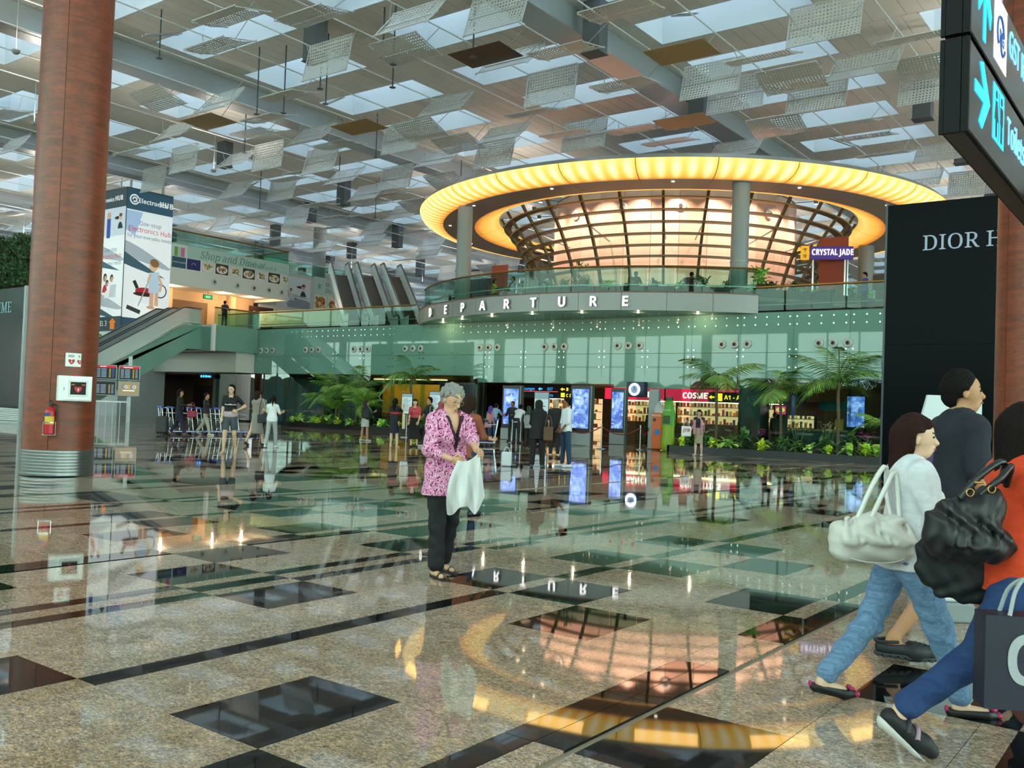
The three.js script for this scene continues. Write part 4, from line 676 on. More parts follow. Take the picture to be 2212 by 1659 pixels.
// flight information board
{
  const g = thing('flight_board', 'four-screen flight information board with red headings on a post', 'display board', [-46.85, .3, -27.3], 57 * D2R);
  mesh('post', bb(.5, .7, -.3, 3.2, -.3, -.1), M(0xc2c7c8, .4, .3), g);
  const head = ['Arrivals', 'Departures'];
  for (let k = 0; k < 4; k++) {
    const x = k % 2 ? .58 : -.58, y = k < 2 ? 2.3 : 1.45;
    const u = mesh('screen_case', rbox(1.08, .8, .12, .02, x, y, 0), M(0xa6aaac, .4, .3), g);
    const dr = (c, w, h) => { c.fillStyle = k === 3 ? '#8a7a5c' : '#0e1116'; c.fillRect(0, 0, w, h); if (k < 2) { c.fillStyle = '#b3202a'; c.fillRect(0, 0, w, h * .16); c.fillStyle = '#fff'; c.font = 'bold ' + h * .12 + 'px sans-serif'; c.fillText(head[k], w * .2, h * .12); } if (k !== 3) for (let r = 0; r < 7; r++) { c.fillStyle = '#9fb4c4'; c.fillRect(w * .06, h * (.24 + r * .1), w * .16, h * .035); c.fillRect(w * .27, h * (.24 + r * .1), w * .26, h * .035); c.fillStyle = '#d8b23a'; c.fillRect(w * .66, h * (.24 + r * .1), w * .08, h * .045); c.fillStyle = k ? '#9fb4c4' : '#3a62c4'; c.fillRect(w * .8, h * (.24 + r * .1), w * .12, h * .035); } else { for (let r = 0; r < 5; r++) { c.strokeStyle = ['#3a6aa8', '#c9cdd0', '#d8a23a'][r % 3]; c.lineWidth = h * .05; c.beginPath(); c.arc(w * (.22 + r * .14), h * .35, h * .1, 0, 6.3); c.stroke(); } c.fillStyle = '#e8e2d0'; c.fillRect(w * .2, h * .6, w * .6, h * .08); } };
    const p = printPlane(.98, .7, dr, 256, .55); mesh('screen', p.geo.translate(x, y, .062), p.mat, u);
  }
  const rail = thing('trolley_rail', 'steel guard rail with many uprights beside the flight board', 'rail', [-44.5, 0, -25.2], 57 * D2R);
  mesh('top_bar', bb(-1.6, 1.2, 1.02, 1.1, -.05, .05), MB.steel, rail); for (let k = 0; k < 9; k++) mesh('upright', rod([-1.5 + k * .33, 0, 0], [-1.5 + k * .33, 1.02, 0], .03, 6), MB.steel, rail);
}
// ---------- departure interior behind the glass ----------
{
  const bw = struct('wall_interior', 'dark back wall of the departure shops', 'wall');
  mesh('wall_panel', bb(-53, 39, 0, 3.1, -56.4, -56), M(0x4a4038, .7), bw); mesh('side_panel', bb(-53.3, -53, 0, 5.9, -56.4, WZ - .1), MB.dark, bw);
  mesh('dark_partition', bb(-52.9, -43, 0, 3.05, -41.6, -41.4), M(0x1d3038, .35), bw); mesh('blue_panel', bb(-52.8, -50.2, 0, 3.05, -41.38, -41.3), M(0x24507a, .4), bw);
  const gw = thing('golden_wall', 'golden backlit wall panel behind the palms inside the glass', 'wall panel'); mesh('panel', bb(-42.7, -36.4, .9, 2.75, -43.2, -43.1), M(0xc79a3a, .5), gw); mesh('lower_board', bb(-42.7, -36.4, 0, .9, -43.2, -43.08), M(0x6b4b22, .6), gw);
  { const l = new THREE.RectAreaLight(0xffc860, 5, 6, .3); l.position.set(-39.5, 2.95, -42.2); l.lookAt(-39.5, 1.2, -43.1); gw.add(l); mesh('lamp_strip', bb(-42.5, -36.6, 2.98, 3.03, -42.35, -42.05), glow(0xffd890, 2), gw); }
  const shopLit = (x0, x1, lab, title, pink) => {
    const g = thing('lit_shop', lab, 'shop', [(x0 + x1) / 2, 0, -50]); const w = x1 - x0;
    mesh('fascia', box(w, .68, .2, 0, 2.62, 0), pink ? glow(0xd8284a, .8) : M(0x2a2422, .5), g);
    if (title) mesh('lettering', text(title, .34, .02, 'sans_bold').translate(0, 2.6, .11), glow(0xfff2d8, 2.2), g);
    mesh('back_board', box(w, 2.28, .1, 0, 1.14, -1.6), glow(0xffd9a0, .55, { color: 0xc9a878 }), g);
    const r = rng(Math.round(w * 31 + x0 * 7)); const cols = ['#8e3b2a', '#d9b25a', '#37537a', '#e6e0d2', '#5c7d3a', '#b0475f', '#c9812f'];
    for (let s = 0; s < 4; s++) { mesh('shelf', box(w, .04, .35, 0, .45 + s * .5, -1.4), M(0x8a6a45, .5), g); const byc = cols.map(() => []); for (let x = -w / 2 + .15; x < w / 2 - .1; x += .17 + r() * .12) { const h = .12 + r() * .26, k = Math.floor(r() * 7); byc[k].push(box(.11, h, .12, x, .47 + s * .5 + h / 2, -1.32)); } byc.forEach((l, k) => { if (l.length) mesh('stock', l, M(cols[k], .5), g).userData.kind = 'stuff'; }); }
    mesh('counter', box(w * .8, .95, .5, 0, .475, -.3), M(0x7a5634, .45), g);
    mesh('lamp_strip', box(w * .9, .05, .1, 0, 2.22, -.5), glow(0xffe2b0, 5), g);
    const l = new THREE.RectAreaLight(0xffd49a, 7, w * .9, .15); l.position.set(0, 2.18, -.5); l.lookAt(l.position.x, 0, -.9); l.rotation.set(-Math.PI / 2, 0, 0); g.add(l);
  };
  shopLit(-35.6, -31.4, 'warm lit shop shelves between the two tall screens', '', false); shopLit(-30.2, -26.2, 'shop with pink fascia and warm shelves beside the clock', 'FRAGRANCES', true); shopLit(-26, -21.2, 'shop with pink COSMETICS fascia and warm shelves', 'COSMETICS', true); shopLit(-20.8, -17.6, 'warm lit shop behind the yellow gate sign', '', false);
  const signTex = (draw, w, h) => { const t = canvasTex(512, Math.round(512 * h / w), draw); return new THREE.MeshStandardMaterial({ color: 0x0a0a0a, roughness: .3, emissive: 0xffffff, emissiveMap: t, emissiveIntensity: 1.6 }); };
  const hang = (x, y, z, w, h, lab, draw) => { const g = thing('overhead_sign', lab, 'sign', [x, y, z]); mesh('case', rbox(w, h, .16, .02), M(0x0b0c0e, .4), g); mesh('lit_face', new THREE.PlaneGeometry(w * .98, h * .92).translate(0, 0, .083), signTex(draw, w, h), g); mesh('hanger', [rod([-w * .35, h / 2, 0], [-w * .35, 3.06 - y, 0], .02, 5), rod([w * .35, h / 2, 0], [w * .35, 3.06 - y, 0], .02, 5)], MB.dark, g); };
  const arrow = (c, x, y, s, dir) => { c.beginPath(); c.moveTo(x - dir * s, y); c.lineTo(x, y - s * .7); c.lineTo(x, y - s * .25); c.lineTo(x + dir * s, y - s * .25); c.lineTo(x + dir * s, y + s * .25); c.lineTo(x, y + s * .25); c.lineTo(x, y + s * .7); c.fill(); };
  hang(-30.5, 2.5, -44, 3.5, .78, 'long black overhead sign with blue and yellow symbols between the tall screens', (c, w, h) => { c.fillStyle = '#050608'; c.fillRect(0, 0, w, h); c.fillStyle = '#2f9be0'; c.font = h * .3 + 'px sans-serif'; c.fillText('Lounges', w * .02, h * .4); c.fillText('Toilets', w * .45, h * .9); arrow(c, w * .38, h * .3, h * .2, 1); c.fillRect(w * .36, h * .6, h * .3, h * .3); c.fillText('GST', w * .52, h * .4); c.fillStyle = '#c33'; c.fillRect(w * .02, h * .48, w * .72, h * .05); c.fillStyle = '#f0c41e'; arrow(c, w * .83, h * .3, h * .2, 1); c.fillRect(w * .8, h * .58, h * .34, h * .34); c.font = 'bold ' + h * .34 + 'px sans-serif'; c.fillText('B', w * .9, h * .42); c.fillText('C D', w * .9, h * .9); });
  hang(-18.75, 2.35, -42, 1.6, .5, 'black and yellow gate sign reading A1 - A with an arrow', (c, w, h) => { c.fillStyle = '#0a0a06'; c.fillRect(0, 0, w, h); c.fillStyle = '#f4d21c'; arrow(c, w * .11, h * .5, h * .3, 1); c.fillRect(w * .24, h * .1, w * .22, h * .8); c.font = 'bold ' + h * .62 + 'px sans-serif'; c.fillText('A1 - A2', w * .52, h * .72); });
  hang(-15.8, 2.35, -42, .9, .5, 'small black and yellow gate sign reading 1-10 by the dark column', (c, w, h) => { c.fillStyle = '#0a0a06'; c.fillRect(0, 0, w, h); c.fillStyle = '#e8c21c'; c.font = 'bold ' + h * .42 + 'px sans-serif'; c.fillText('1-10', w * .2, h * .45); c.fillText('FC', w * .2, h * .9); });
  const col = thing('dark_column', 'dark square column with two faint letters inside the glass', 'column', [-16.1, 0, -39.2]); mesh('shaft', bb(-.5, .5, 0, 3.06, -.5, .5), M(0x1c2628, .3), col); mesh('lettering', text('XS', .3, .01, 'sans_regular').translate(.05, 2.2, .505), M(0x6d8084, .5), col);
  const scr = (x, y, z, w, h, lab, draw, e = 1) => { const g = thing('display_screen', lab, 'screen', [x, 0, z]); const p = printPlane(w, h, draw, 256, e); mesh('case', bb(-w / 2 - .06, w / 2 + .06, 0, y + h / 2 + .06, -.1, 0), M(0x101114, .4), g); mesh('screen', p.geo.translate(0, y, .006), p.mat, g); const l = new THREE.RectAreaLight(0x6f8fd8, e * .4, w, h); l.position.set(0, y, .03); l.lookAt(l.position.clone().add(V(x, 0, z)).add(V(0, 0, 5))); l.rotation.set(0, Math.PI, 0); g.add(l); return g; };
  const blueNoise = (seed) => (c, w, h) => { const r = rng(seed); c.fillStyle = '#4868b0'; c.fillRect(0, 0, w, h); for (let k = 0; k < 150; k++) { const q = r(); c.globalAlpha = .25 + r() * .35; ell(c, r() * w, r() * h, w * (.03 + r() * .12), h * (.02 + r() * .07), ['#8fa6e0', '#2c4488', '#b9c2ea', '#5a7fd0', '#20306a', '#7d94c4'][k % 6]); } c.globalAlpha = .5; ell(c, w * .5, h * .3, w * .22, h * .12, '#a9b4e4'); ell(c, w * .45, h * .75, w * .35, h * .14, '#2a3f80'); c.globalAlpha = 1; };
  scr(-12.55, 1.85, -42, .75, 1.35, 'bright blue advertising screen behind the right-hand palms', blueNoise(3), 1.1);
  scr(-15.2, 1.8, -40, .48, .36, 'small pink and yellow lottery screen above the shrubs', (c, w, h) => { c.fillStyle = '#c83a6a'; c.fillRect(0, 0, w, h); ell(c, w * .5, h * .45, w * .42, h * .3, '#e8c63a'); ell(c, w * .5, h * .45, w * .22, h * .18, '#8a9ad8'); }, .9);
  const bo = thing('red_booth', 'dark red booth with teal canopy behind the shrubs', 'booth', [-15.2, 0, -44]); mesh('body', bb(-1.2, .9, 0, 1.0, -.5, .5), M(0x6d3a24, .5), bo); mesh('red_header', bb(-1.2, .4, 1.6, 2.25, -.5, .5), M(0xa03028, .5), bo); mesh('teal_canopy', bb(.4, 2.4, 1.9, 2.3, -.5, .3), M(0x2a8fa0, .5), bo); mesh('post', [bb(-1.2, -1.1, 1, 1.6, .4, .5), bb(.3, .4, 1, 1.6, .4, .5), bb(2.3, 2.4, 0, 1.9, .2, .3)], MB.dark, bo);
  const pk = thing('pink_stand', 'pink and white shop stand beyond the right-hand palms', 'stand', [-10.9, 0, -42.5]); mesh('board', bb(-.35, .35, .5, 1.7, -.1, .1), M(0xb8486a, .5), pk); mesh('white_top', bb(-.35, .35, 1.75, 2.0, -.1, .1), M(0xd8d8d8, .5), pk); mesh('orange_top', bb(-.35, .35, 2.05, 2.4, -.1, .1), M(0xb0582a, .5), pk); mesh('base', bb(-.35, .35, 0, .5, -.15, .15), MB.dark, pk);
  const ctr = thing('cafe_counter', 'orange topped cafe counter behind the shrubs inside', 'counter', [-13.6, 0, -40.6]); mesh('top', bb(-1.4, 1.4, .95, 1.02, -.4, .4), M(0xb07a3a, .4), ctr); mesh('body', bb(-1.3, 1.3, 0, .95, -.35, .35), M(0x2a3a44, .5), ctr); mesh('menu_board', bb(.6, .95, 1.02, 1.5, -.05, 0), M(0xd8a03a, .5), ctr);
  // entrance door leaves and dark frame
  const df = struct('door_1', 'dark metal framed doorway beside the left tall screen', 'door'); mesh('dark_leaf', [bb(-33.2, -32.0, 0, 2.62, WZ - .1, WZ), bb(-31.98, -30.7, 0, 2.62, WZ - .1, WZ)], M(0x1a2222, .2), df); mesh('frame', [bb(-33.3, -30.6, 2.62, 2.72, WZ - .14, WZ + .03), bb(-30.7, -30.58, 0, 2.72, WZ - .14, WZ + .03)], M(0x3a4644, .3, .5), df);
  const gt = struct('door_2', 'clear glass door with tall steel pull handles at the departure entrance', 'door'); mesh('glass_leaf', [bb(-20.0, -18.9, .02, 2.6, WZ - .02, WZ), bb(-21.2, -20.05, .02, 2.6, WZ - .02, WZ)], MB.clear, gt); mesh('pull_handle', [rod([-20.2, .25, WZ + .06], [-20.2, 2.1, WZ + .06], .025, 8), rod([-19.85, .25, WZ + .06], [-19.85, 2.1, WZ + .06], .025, 8)], MB.chrome, gt); mesh('frame', bb(-22.4, -18.5, 2.6, 3.1, WZ - .05, WZ), MB.greenGlass, gt);
  const gf = struct('trim_1', 'dark glazed transom above the departure opening', 'trim'); mesh('transom', bb(-30.6, -22.4, 2.75, 3.1, WZ - .05, WZ - .01), MB.greenGlass2, gf);
  const clk = thing('round_clock', 'round white glowing clock on a dark box above the entrance', 'clock', [-21.1, 2.42, WZ + .35]); mesh('box_case', bb(-.42, .5, -.25, .45, -.3, 0), M(0x1a2a44, .4), clk); mesh('lit_ring', new THREE.TorusGeometry(.24, .05, 8, 24).translate(0, .1, .02), glow(0xdfeaff, 3), clk); mesh('face', new THREE.CylinderGeometry(.22, .22, .02, 24).rotateX(Math.PI / 2).translate(0, .1, .012), M(0x9fb6dc, .4), clk); mesh('hand', [box(.02, .17, .01, 0, .17, .03), box(.12, .02, .01, .05, .1, .03)], MB.dark, clk);
  // tall LED totems
  const totem = (x, z, w, lab, seed) => { const g = thing('screen_totem', lab, 'screen', [x, 0, z]); mesh('case', [rbox(w, 1.98, .22, .02, 0, 1.53, 0)], M(0x0d0f13, .25), g); mesh('plinth', rbox(w + .04, .52, .26, .01, 0, .27, 0), M(0x8f9493, .4, .3), g); const sw = w * .82; const p = printPlane(sw, 1.64, blueNoise(seed), 256, 1.05); mesh('screen', p.geo.translate(0, 1.54, .114), p.mat, g); mesh('side_strip', bb(w / 2 - .01, w / 2 + .05, 0, 2.5, -.11, .11), M(0x6c7473, .35, .5), g); const l = new THREE.RectAreaLight(0x7f9ae6, .45, sw, 1.64); l.position.set(0, 1.54, .14); l.rotation.set(0, Math.PI, 0); g.add(l); };
  totem(-21.14, -33.1, 1.0, 'tall blue screen on a grey plinth beside the man in the white shirt', 8); totem(-26.05, -34.8, 1.04, 'tall blue screen behind the people leaning at the counter', 21); totem(-21.4, -36.6, .72, 'narrower tall blue screen below the round clock', 33);
  const gc = thing('grey_panel', 'plain grey upright panel beside the orange recycling bottle', 'panel', [-18.05, 0, -33.7]); mesh('board', rbox(.44, 2.42, .16, .01, 0, 1.21, 0), M(0x8d9291, .4, .2), gc); mesh('base_plate', rbox(.5, .05, .3, .01, 0, .025, 0), MB.darkbox, gc);
  // bottle shaped recycling bins
  const ob = thing('recycling_bin', 'orange bottle-shaped recycling bin with clear top', 'bin', [-17.62, 0, -33.3]); mesh('body', rbox(.46, 1.45, .4, .06, 0, .75, 0), M(0xd9662a, .4), ob); mesh('clear_neck', lathe([[.2, 1.48], [.2, 1.68], [.09, 1.82], [.07, 1.92], [0, 1.93]], 16), M(0xd8dedd, .15, 0, { transmission: .5, thickness: 0 }), ob); mesh('slot', [new THREE.CylinderGeometry(.07, .07, .02, 16).rotateX(Math.PI / 2).translate(-.08, 1.2, .205)], MB.dark, ob); mesh('blue_disc', new THREE.CylinderGeometry(.12, .12, .02, 16).rotateX(Math.PI / 2).translate(.04, .72, .205), M(0x3a7ac0, .4), ob); mesh('caption', text('RECYCLE', .07, .004, 'sans_bold').translate(0, 1.38, .202), M(0xf0e0d0, .5), ob);
  const gb = thing('recycling_bin', 'green and yellow bottle-shaped recycling bin', 'bin', [-16.9, 0, -32.75]); mesh('body', lathe([[0, 0], [.2, 0], [.29, .12], [.3, .4], [.25, .7], [.27, 1.1], [.25, 1.45], [.17, 1.75], [.14, 1.98], [0, 1.98]], 24).scale(1, 1, .7), M(0x86a51c, .4), gb); mesh('upper_sleeve', lathe([[.275, 1.0], [.262, 1.45], [.18, 1.75], [.15, 1.98], [.0, 2.0]], 24).scale(1, 1, .7), M(0x4f9a24, .4), gb); mesh('cap', cyl(.15, .14, .12, 0, 2.04, 0, 16), M(0x20401c, .4), gb); mesh('slot_frame', box(.28, .32, .04, 0, 1.22, .18), M(0x2c4f1c, .5), gb); mesh('caption', text('Bottles', .08, .004, 'sans_regular').translate(0, 1.6, .165), M(0xd8e8a0, .5), gb);
  // rope posts and ropes
  const post = (x, z) => { const g = thing('rope_post', 'slim steel rope post with round base', 'post', [x, 0, z], 0, 'rope posts at the departure entrance'); mesh('base', lathe([[0, 0], [.17, 0], [.17, .015], [.03, .045], [0, .045]], 20), MB.chrome, g); mesh('pole', cyl(.022, .022, .9, 0, .47, 0, 10), MB.chrome, g); mesh('cap', new THREE.SphereGeometry(.035, 12, 8).translate(0, .94, 0), MB.chrome, g); };
  const RP = [[-20.3, -30.4], [-18.84, -30.98], [-17.89, -32.32], [-23.7, -31.71], [-24.35, -33.2], [-26.2, -32.6]]; RP.forEach((p) => post(...p));
  const rope = (a, b, lab) => solo('red_rope', tube([[a[0], .86, a[1]], [a[0] * .75 + b[0] * .25, .66, a[1] * .75 + b[1] * .25], [(a[0] + b[0]) / 2, .58, (a[1] + b[1]) / 2], [a[0] * .25 + b[0] * .75, .66, a[1] * .25 + b[1] * .75], [b[0], .86, b[1]]], .022, 20, 6), M(0x7c1f26, .7), lab, 'rope');
  rope(RP[0], RP[1], 'red barrier rope beside the tall blue screen'); rope(RP[1], RP[2], 'red barrier rope between the two rope posts before the glass door'); rope(RP[2], [-17.9, -33.05], 'red barrier rope ending at the grey panel by the orange bin');
  // notice boards
  const nb = (x, z, y, lab, w = .6, h = .85) => { const g = thing('notice_board', lab, 'notice', [x, 0, z]); mesh('frame', rbox(w + .06, h + .06, .04, .008, 0, y, 0), M(0x33383a, .4), g); const p = printPlane(w, h, (c, W, H) => { c.fillStyle = '#c9d6dc'; c.fillRect(0, 0, W, H); c.fillStyle = '#8fa3ae'; c.fillRect(0, 0, W, H * .16); c.fillStyle = '#66757e'; for (let k = 0; k < 9; k++) c.fillRect(W * .12, H * (.25 + k * .075), W * (.45 + (k * 37 % 10) / 30), H * .025); }, 128, .15); mesh('sheet', p.geo.translate(0, y, .022), p.mat, g); mesh('stand', rod([0, .03, -.01], [0, y - h / 2, -.01], .02, 6), MB.steel, g); mesh('foot', rbox(.4, .03, .3, .01, 0, .015, 0), MB.steel, g); };
  nb(-28.2, -30, 1.48, 'pale notice on a stand behind the photographing group'); nb(-26.4, -29.8, 1.6, 'notice in a black frame behind the man in yellow'); nb(-22.35, -31.9, 1.3, 'tall pale notice stand beside the man in the white shirt', .7, 1.7);
  // luggage trolleys nested in a row
  const trolley = (x, z, turn, lab) => {
    const g = thing('luggage_trolley', lab, 'trolley', [x, 0, z], turn, 'luggage trolleys nested in a row'); const st = MB.chrome, blue = M(0x2f56b4, .4);
    mesh('frame', [rod([-.3, .12, -.45], [-.3, .12, .35], .018, 6), rod([.3, .12, -.45], [.3, .12, .35], .018, 6), rod([-.3, .12, .3], [-.3, 1.0, .42], .018, 6), rod([.3, .12, .3], [.3, 1.0, .42], .018, 6), rod([-.3, .12, -.45], [.3, .12, -.45], .018, 6), rod([-.3, .55, .36], [.3, .55, .36], .016, 6)], st, g);
    mesh('handle', [rod([-.33, 1.02, .43], [.33, 1.02, .43], .028, 8), box(.66, .05, .1, 0, 1.0, .4)], blue, g); mesh('basket', [rod([-.28, .78, .05], [.28, .78, .05], .012, 5), rod([-.28, .78, .05], [-.28, .82, .4], .012, 5), rod([.28, .78, .05], [.28, .82, .4], .012, 5), rod([-.28, .62, .08], [.28, .62, .08], .012, 5)], st, g);
    mesh('advert_panel', box(.5, .3, .012, 0, .4, .35), M(0x3d3a42, .5), g); mesh('deck', [box(.56, .02, .7, 0, .14, -.08)], blue, g); mesh('bumper', box(.66, .06, .05, 0, .1, -.48), blue, g);
    for (const [wx, wz] of [[-.27, -.4], [.27, -.4], [-.27, .3], [.27, .3]]) mesh('wheel', new THREE.CylinderGeometry(.06, .06, .035, 12).rotateZ(Math.PI / 2).translate(wx, .06, wz), MB.dark, g);
    return g;
  };
  for (let k = 0; k < 9; k++) { const t = k / 8; trolley(-31.2 + t * -.1 + t * .4, -20.4 - t * 3.1, -.35, 'chrome luggage trolley with blue handle nested in a row of trolleys'); }
  const one = trolley(-21.9, -27.7, 2.2, 'single chrome luggage trolley with blue handle behind the old woman'); delete one.userData.group;
}
// ---------- hanging direction signs, near ----------
{
  const black = M(0x141416, .6, 0, { specularIntensity: .3 }), face = M(0x0c0d11, .16), X0 = -1.085, X1 = -.957, zN = -4.84, zF = -7.9, cy = glow(0x12a8e8, 2.4);
  const mk = (y0, y1, lab) => { const g = thing('direction_sign', lab, 'sign'); mesh('case', bb(X0 + .01, X1, y0, y1, zF, zN), black, g); mesh('end_cap', [bb(X0, X0 + .02, y0 - .006, y1 + .006, zN - .01, zN + .012), bb(X0 + .023, X1 - .032, y0 - .006, y1 + .006, zN - .01, zN + .016), bb(X1 - .029, X1 + .003, y0 - .006, y1 + .006, zN - .01, zN + .012)], M(0x17171a, .6, 0, { specularIntensity: .3 }), g); mesh('face_panel', bb(X1, X1 + .003, y0 + .008, y1 - .008, zF, zN - .012), face, g); mesh('bottom_strip', bb(X0 + .02, X1 - .02, y0 - .004, y0, zF, zN), M(0x2d211c, .5), g); return g; };
  const put = (geo, z, y) => geo.rotateY(Math.PI / 2).translate(X1 + .0035, y, z);
  const low = mk(2.82, 3.27, 'black hanging sign with blue arrow, toilet symbol and the word Toilets');
  mesh('blue_arrow', put(extrude(poly([[-.2, .03], [.02, .03], [-.09, .15], [-.01, .17], [.18, .0], [-.01, -.17], [-.09, -.15], [.02, -.03], [-.2, -.03]]), .003), -5.17, 3.08), cy, low);
  const icon = mesh('toilet_symbol', put(extrude(poly([[-.16, -.15], [.16, -.15], [.16, .15], [-.16, .15]]), .002), -5.6, 3.09), cy, low);
  const fig = (dx, skirt) => [new THREE.CylinderGeometry(.022, .022, .003, 14).rotateX(Math.PI / 2).translate(dx, .1, .003), extrude(poly(skirt ? [[dx - .025, .065], [dx + .025, .065], [dx + .055, -.04], [dx + .025, -.04], [dx + .022, -.13], [dx - .022, -.13], [dx - .025, -.04], [dx - .055, -.04]] : [[dx - .04, .065], [dx + .04, .065], [dx + .04, -.03], [dx + .025, -.03], [dx + .025, -.13], [dx - .025, -.13], [dx - .025, -.03], [dx - .04, -.03]]), .0015).translate(0, 0, .003)];
  mesh('figure', put(merge([...fig(-.075, true), ...fig(.075, false), box(.006, .26, .002, 0, 0, .003)]), -5.6, 3.09), M(0x0a1014, .3), icon);
  mesh('lettering', put(text('Toilets', .15, .003, 'sans_regular', false), -5.87, 3.02), glow(0x5fb4f0, 2), low);
  const upS = mk(3.3, 3.75, 'black hanging sign with white tax refund emblem and GST lettering above the toilet sign');
  mesh('blue_arrow', put(extrude(poly([[-.03, -.2], [-.03, .02], [-.15, -.09], [-.17, -.01], [0, .18], [.17, -.01], [.15, -.09], [.03, .02], [.03, -.2]]), .003), -5.17, 3.56), cy, upS);
  mesh('white_panel', put(extrude(poly([[-.17, -.19], [.19, -.19], [.19, .17], [-.17, .17]]), .002), -5.6, 3.56), glow(0xffffff, 1.2), upS);
  mesh('emblem', put(merge([new THREE.TorusGeometry(.09, .008, 5, 20, 4).translate(-.02, -.02, .004), new THREE.TorusGeometry(.06, .008, 5, 16, 4).rotateZ(2).translate(.05, -.06, .004), text('RG', .08, .002, 'sans_bold').translate(.03, -.03, .003)]), -5.6, 3.56), M(0x2d57a8, .5), upS);
  mesh('lettering', put(text('GST Refund', .15, .003, 'sans_regular', false), -5.87, 3.53), glow(0x5fb4f0, 2), upS);
  const hg = thing('sign_hanger', 'pair of slim black rods carrying the hanging signs', 'hanger'); mesh('rod', [rod([-1.02, 3.75, -5.6], [-1.02, 16.9, -5.6], .02, 6), rod([-1.02, 3.75, -7.4], [-1.02, 16.9, -7.4], .02, 6)], MB.dark, hg);
}
// ---------- planting beds ----------
const leafM = (o) => new THREE.MeshStandardMaterial({ vertexColors: true, roughness: .45, side: THREE.DoubleSide, ...(o || {}) });
const LM = leafM();
class Leaves {
  constructor() { this.p = []; this.c = []; }
  tri(a, b, c, col) { this.p.push(...a, ...b, ...c); for (let i = 0; i < 3; i++) this.c.push(col[0] * 2.6, col[1] * 2.6, col[2] * 2.2); }
  // blade: from base o along dir d (unit), width w, length L, droop
  blade(o, d, up, L, w, droop, col, seg = 3) {
    const s = [d[1] * up[2] - d[2] * up[1], d[2] * up[0] - d[0] * up[2], d[0] * up[1] - d[1] * up[0]], n = Math.hypot(...s) || 1, S = s.map((v) => v / n);
    let prev = null;
    for (let i = 0; i <= seg; i++) {
      const t = i / seg, wd = w * (Math.sin(Math.PI * Math.min(1, .12 + t * .88)) * .95 + .02) * .5, y = -droop * t * t * L;
      const c = [o[0] + d[0] * L * t, o[1] + d[1] * L * t + y, o[2] + d[2] * L * t], l = [c[0] - S[0] * wd, c[1] - S[1] * wd + wd * .25, c[2] - S[2] * wd], r = [c[0] + S[0] * wd, c[1] + S[1] * wd + wd * .25, c[2] + S[2] * wd];
      if (prev) { this.tri(prev[0], prev[2], l, col); this.tri(prev[2], r, l, col); }
      prev = [l, c, r];
    }
  }
  geo() { const g = new THREE.BufferGeometry(); g.setAttribute('position', new THREE.Float32BufferAttribute(this.p, 3)); g.setAttribute('color', new THREE.Float32BufferAttribute(this.c, 3)); g.computeVertexNormals(); return g; }
}
function frondGeo(seed, L, n, leafL, col, droop = .5) {
  const r = rng(seed), l = new Leaves();
  for (let i = 1; i <= n; i++) {
    const t = i / n, x = L * t, y = L * (.55 * t - droop * 1.15 * t * t), k = Math.sin(Math.PI * Math.min(1, .15 + t * .8)) * leafL + .1;
    const tint = .7 + r() * .6, cc = col.map((v) => v * tint);
    for (const s of [-1, 1]) { const d = [.55 + .3 * t, -.12 - r() * .18, s * .8], q = Math.hypot(...d); l.blade([x, y, 0], d.map((v) => v / q), [0, 1, 0], k, .045 + .02 * r(), .35, cc, 2); }
  }
  for (let i = 0; i < 8; i++) { const a = i / 8, b = (i + 1) / 8, P = (t) => [L * t, L * (.55 * t - droop * 1.15 * t * t), 0], p = P(a), q = P(b), w = .014; l.tri([p[0], p[1], -w], [q[0], q[1], -w], [q[0], q[1], w], [.1, .14, .03]); l.tri([p[0], p[1], -w], [q[0], q[1], w], [p[0], p[1], w], [.1, .14, .03]); }
  return l.geo();
}
const PGREEN = [.07, .14, .03], FR = [0, 1, 2].map((k) => frondGeo(50 + k, 1.5, 20, .5, [[.06, .125, .028], [.085, .16, .03], [.05, .11, .03]][k], .45 + k * .12)), FRB = [0, 1, 2].map((k) => frondGeo(60 + k, 1.05, 16, .38, [[.1, .19, .03], [.13, .23, .04], [.085, .17, .03]][k], .4 + k * .15));
const trunkM = M(0x6a5b40, .8);
function palm(x, z, h, n, scale, label, seed, geos = FR) {
  const g = thing('palm', label, 'palm', [x, .25, z]), r = rng(seed);
  mesh('trunk', tube([[0, 0, 0], [.03, h * .4, .02], [-.02, h * .8, 0], [0, h, 0]], .055 * scale, 10, 7), trunkM, g);
  for (let k = 0; k < n; k++) { const f = mesh('frond', geos[k % 3], LM, g); f.position.set(0, h - .05, 0); f.rotation.order = 'YXZ'; f.rotation.set((r() - .5) * .4, k / n * 6.283 + r() * .5, -.35 + r() * 1.15); f.scale.setScalar(scale * (.8 + r() * .4)); }
  return g;
}
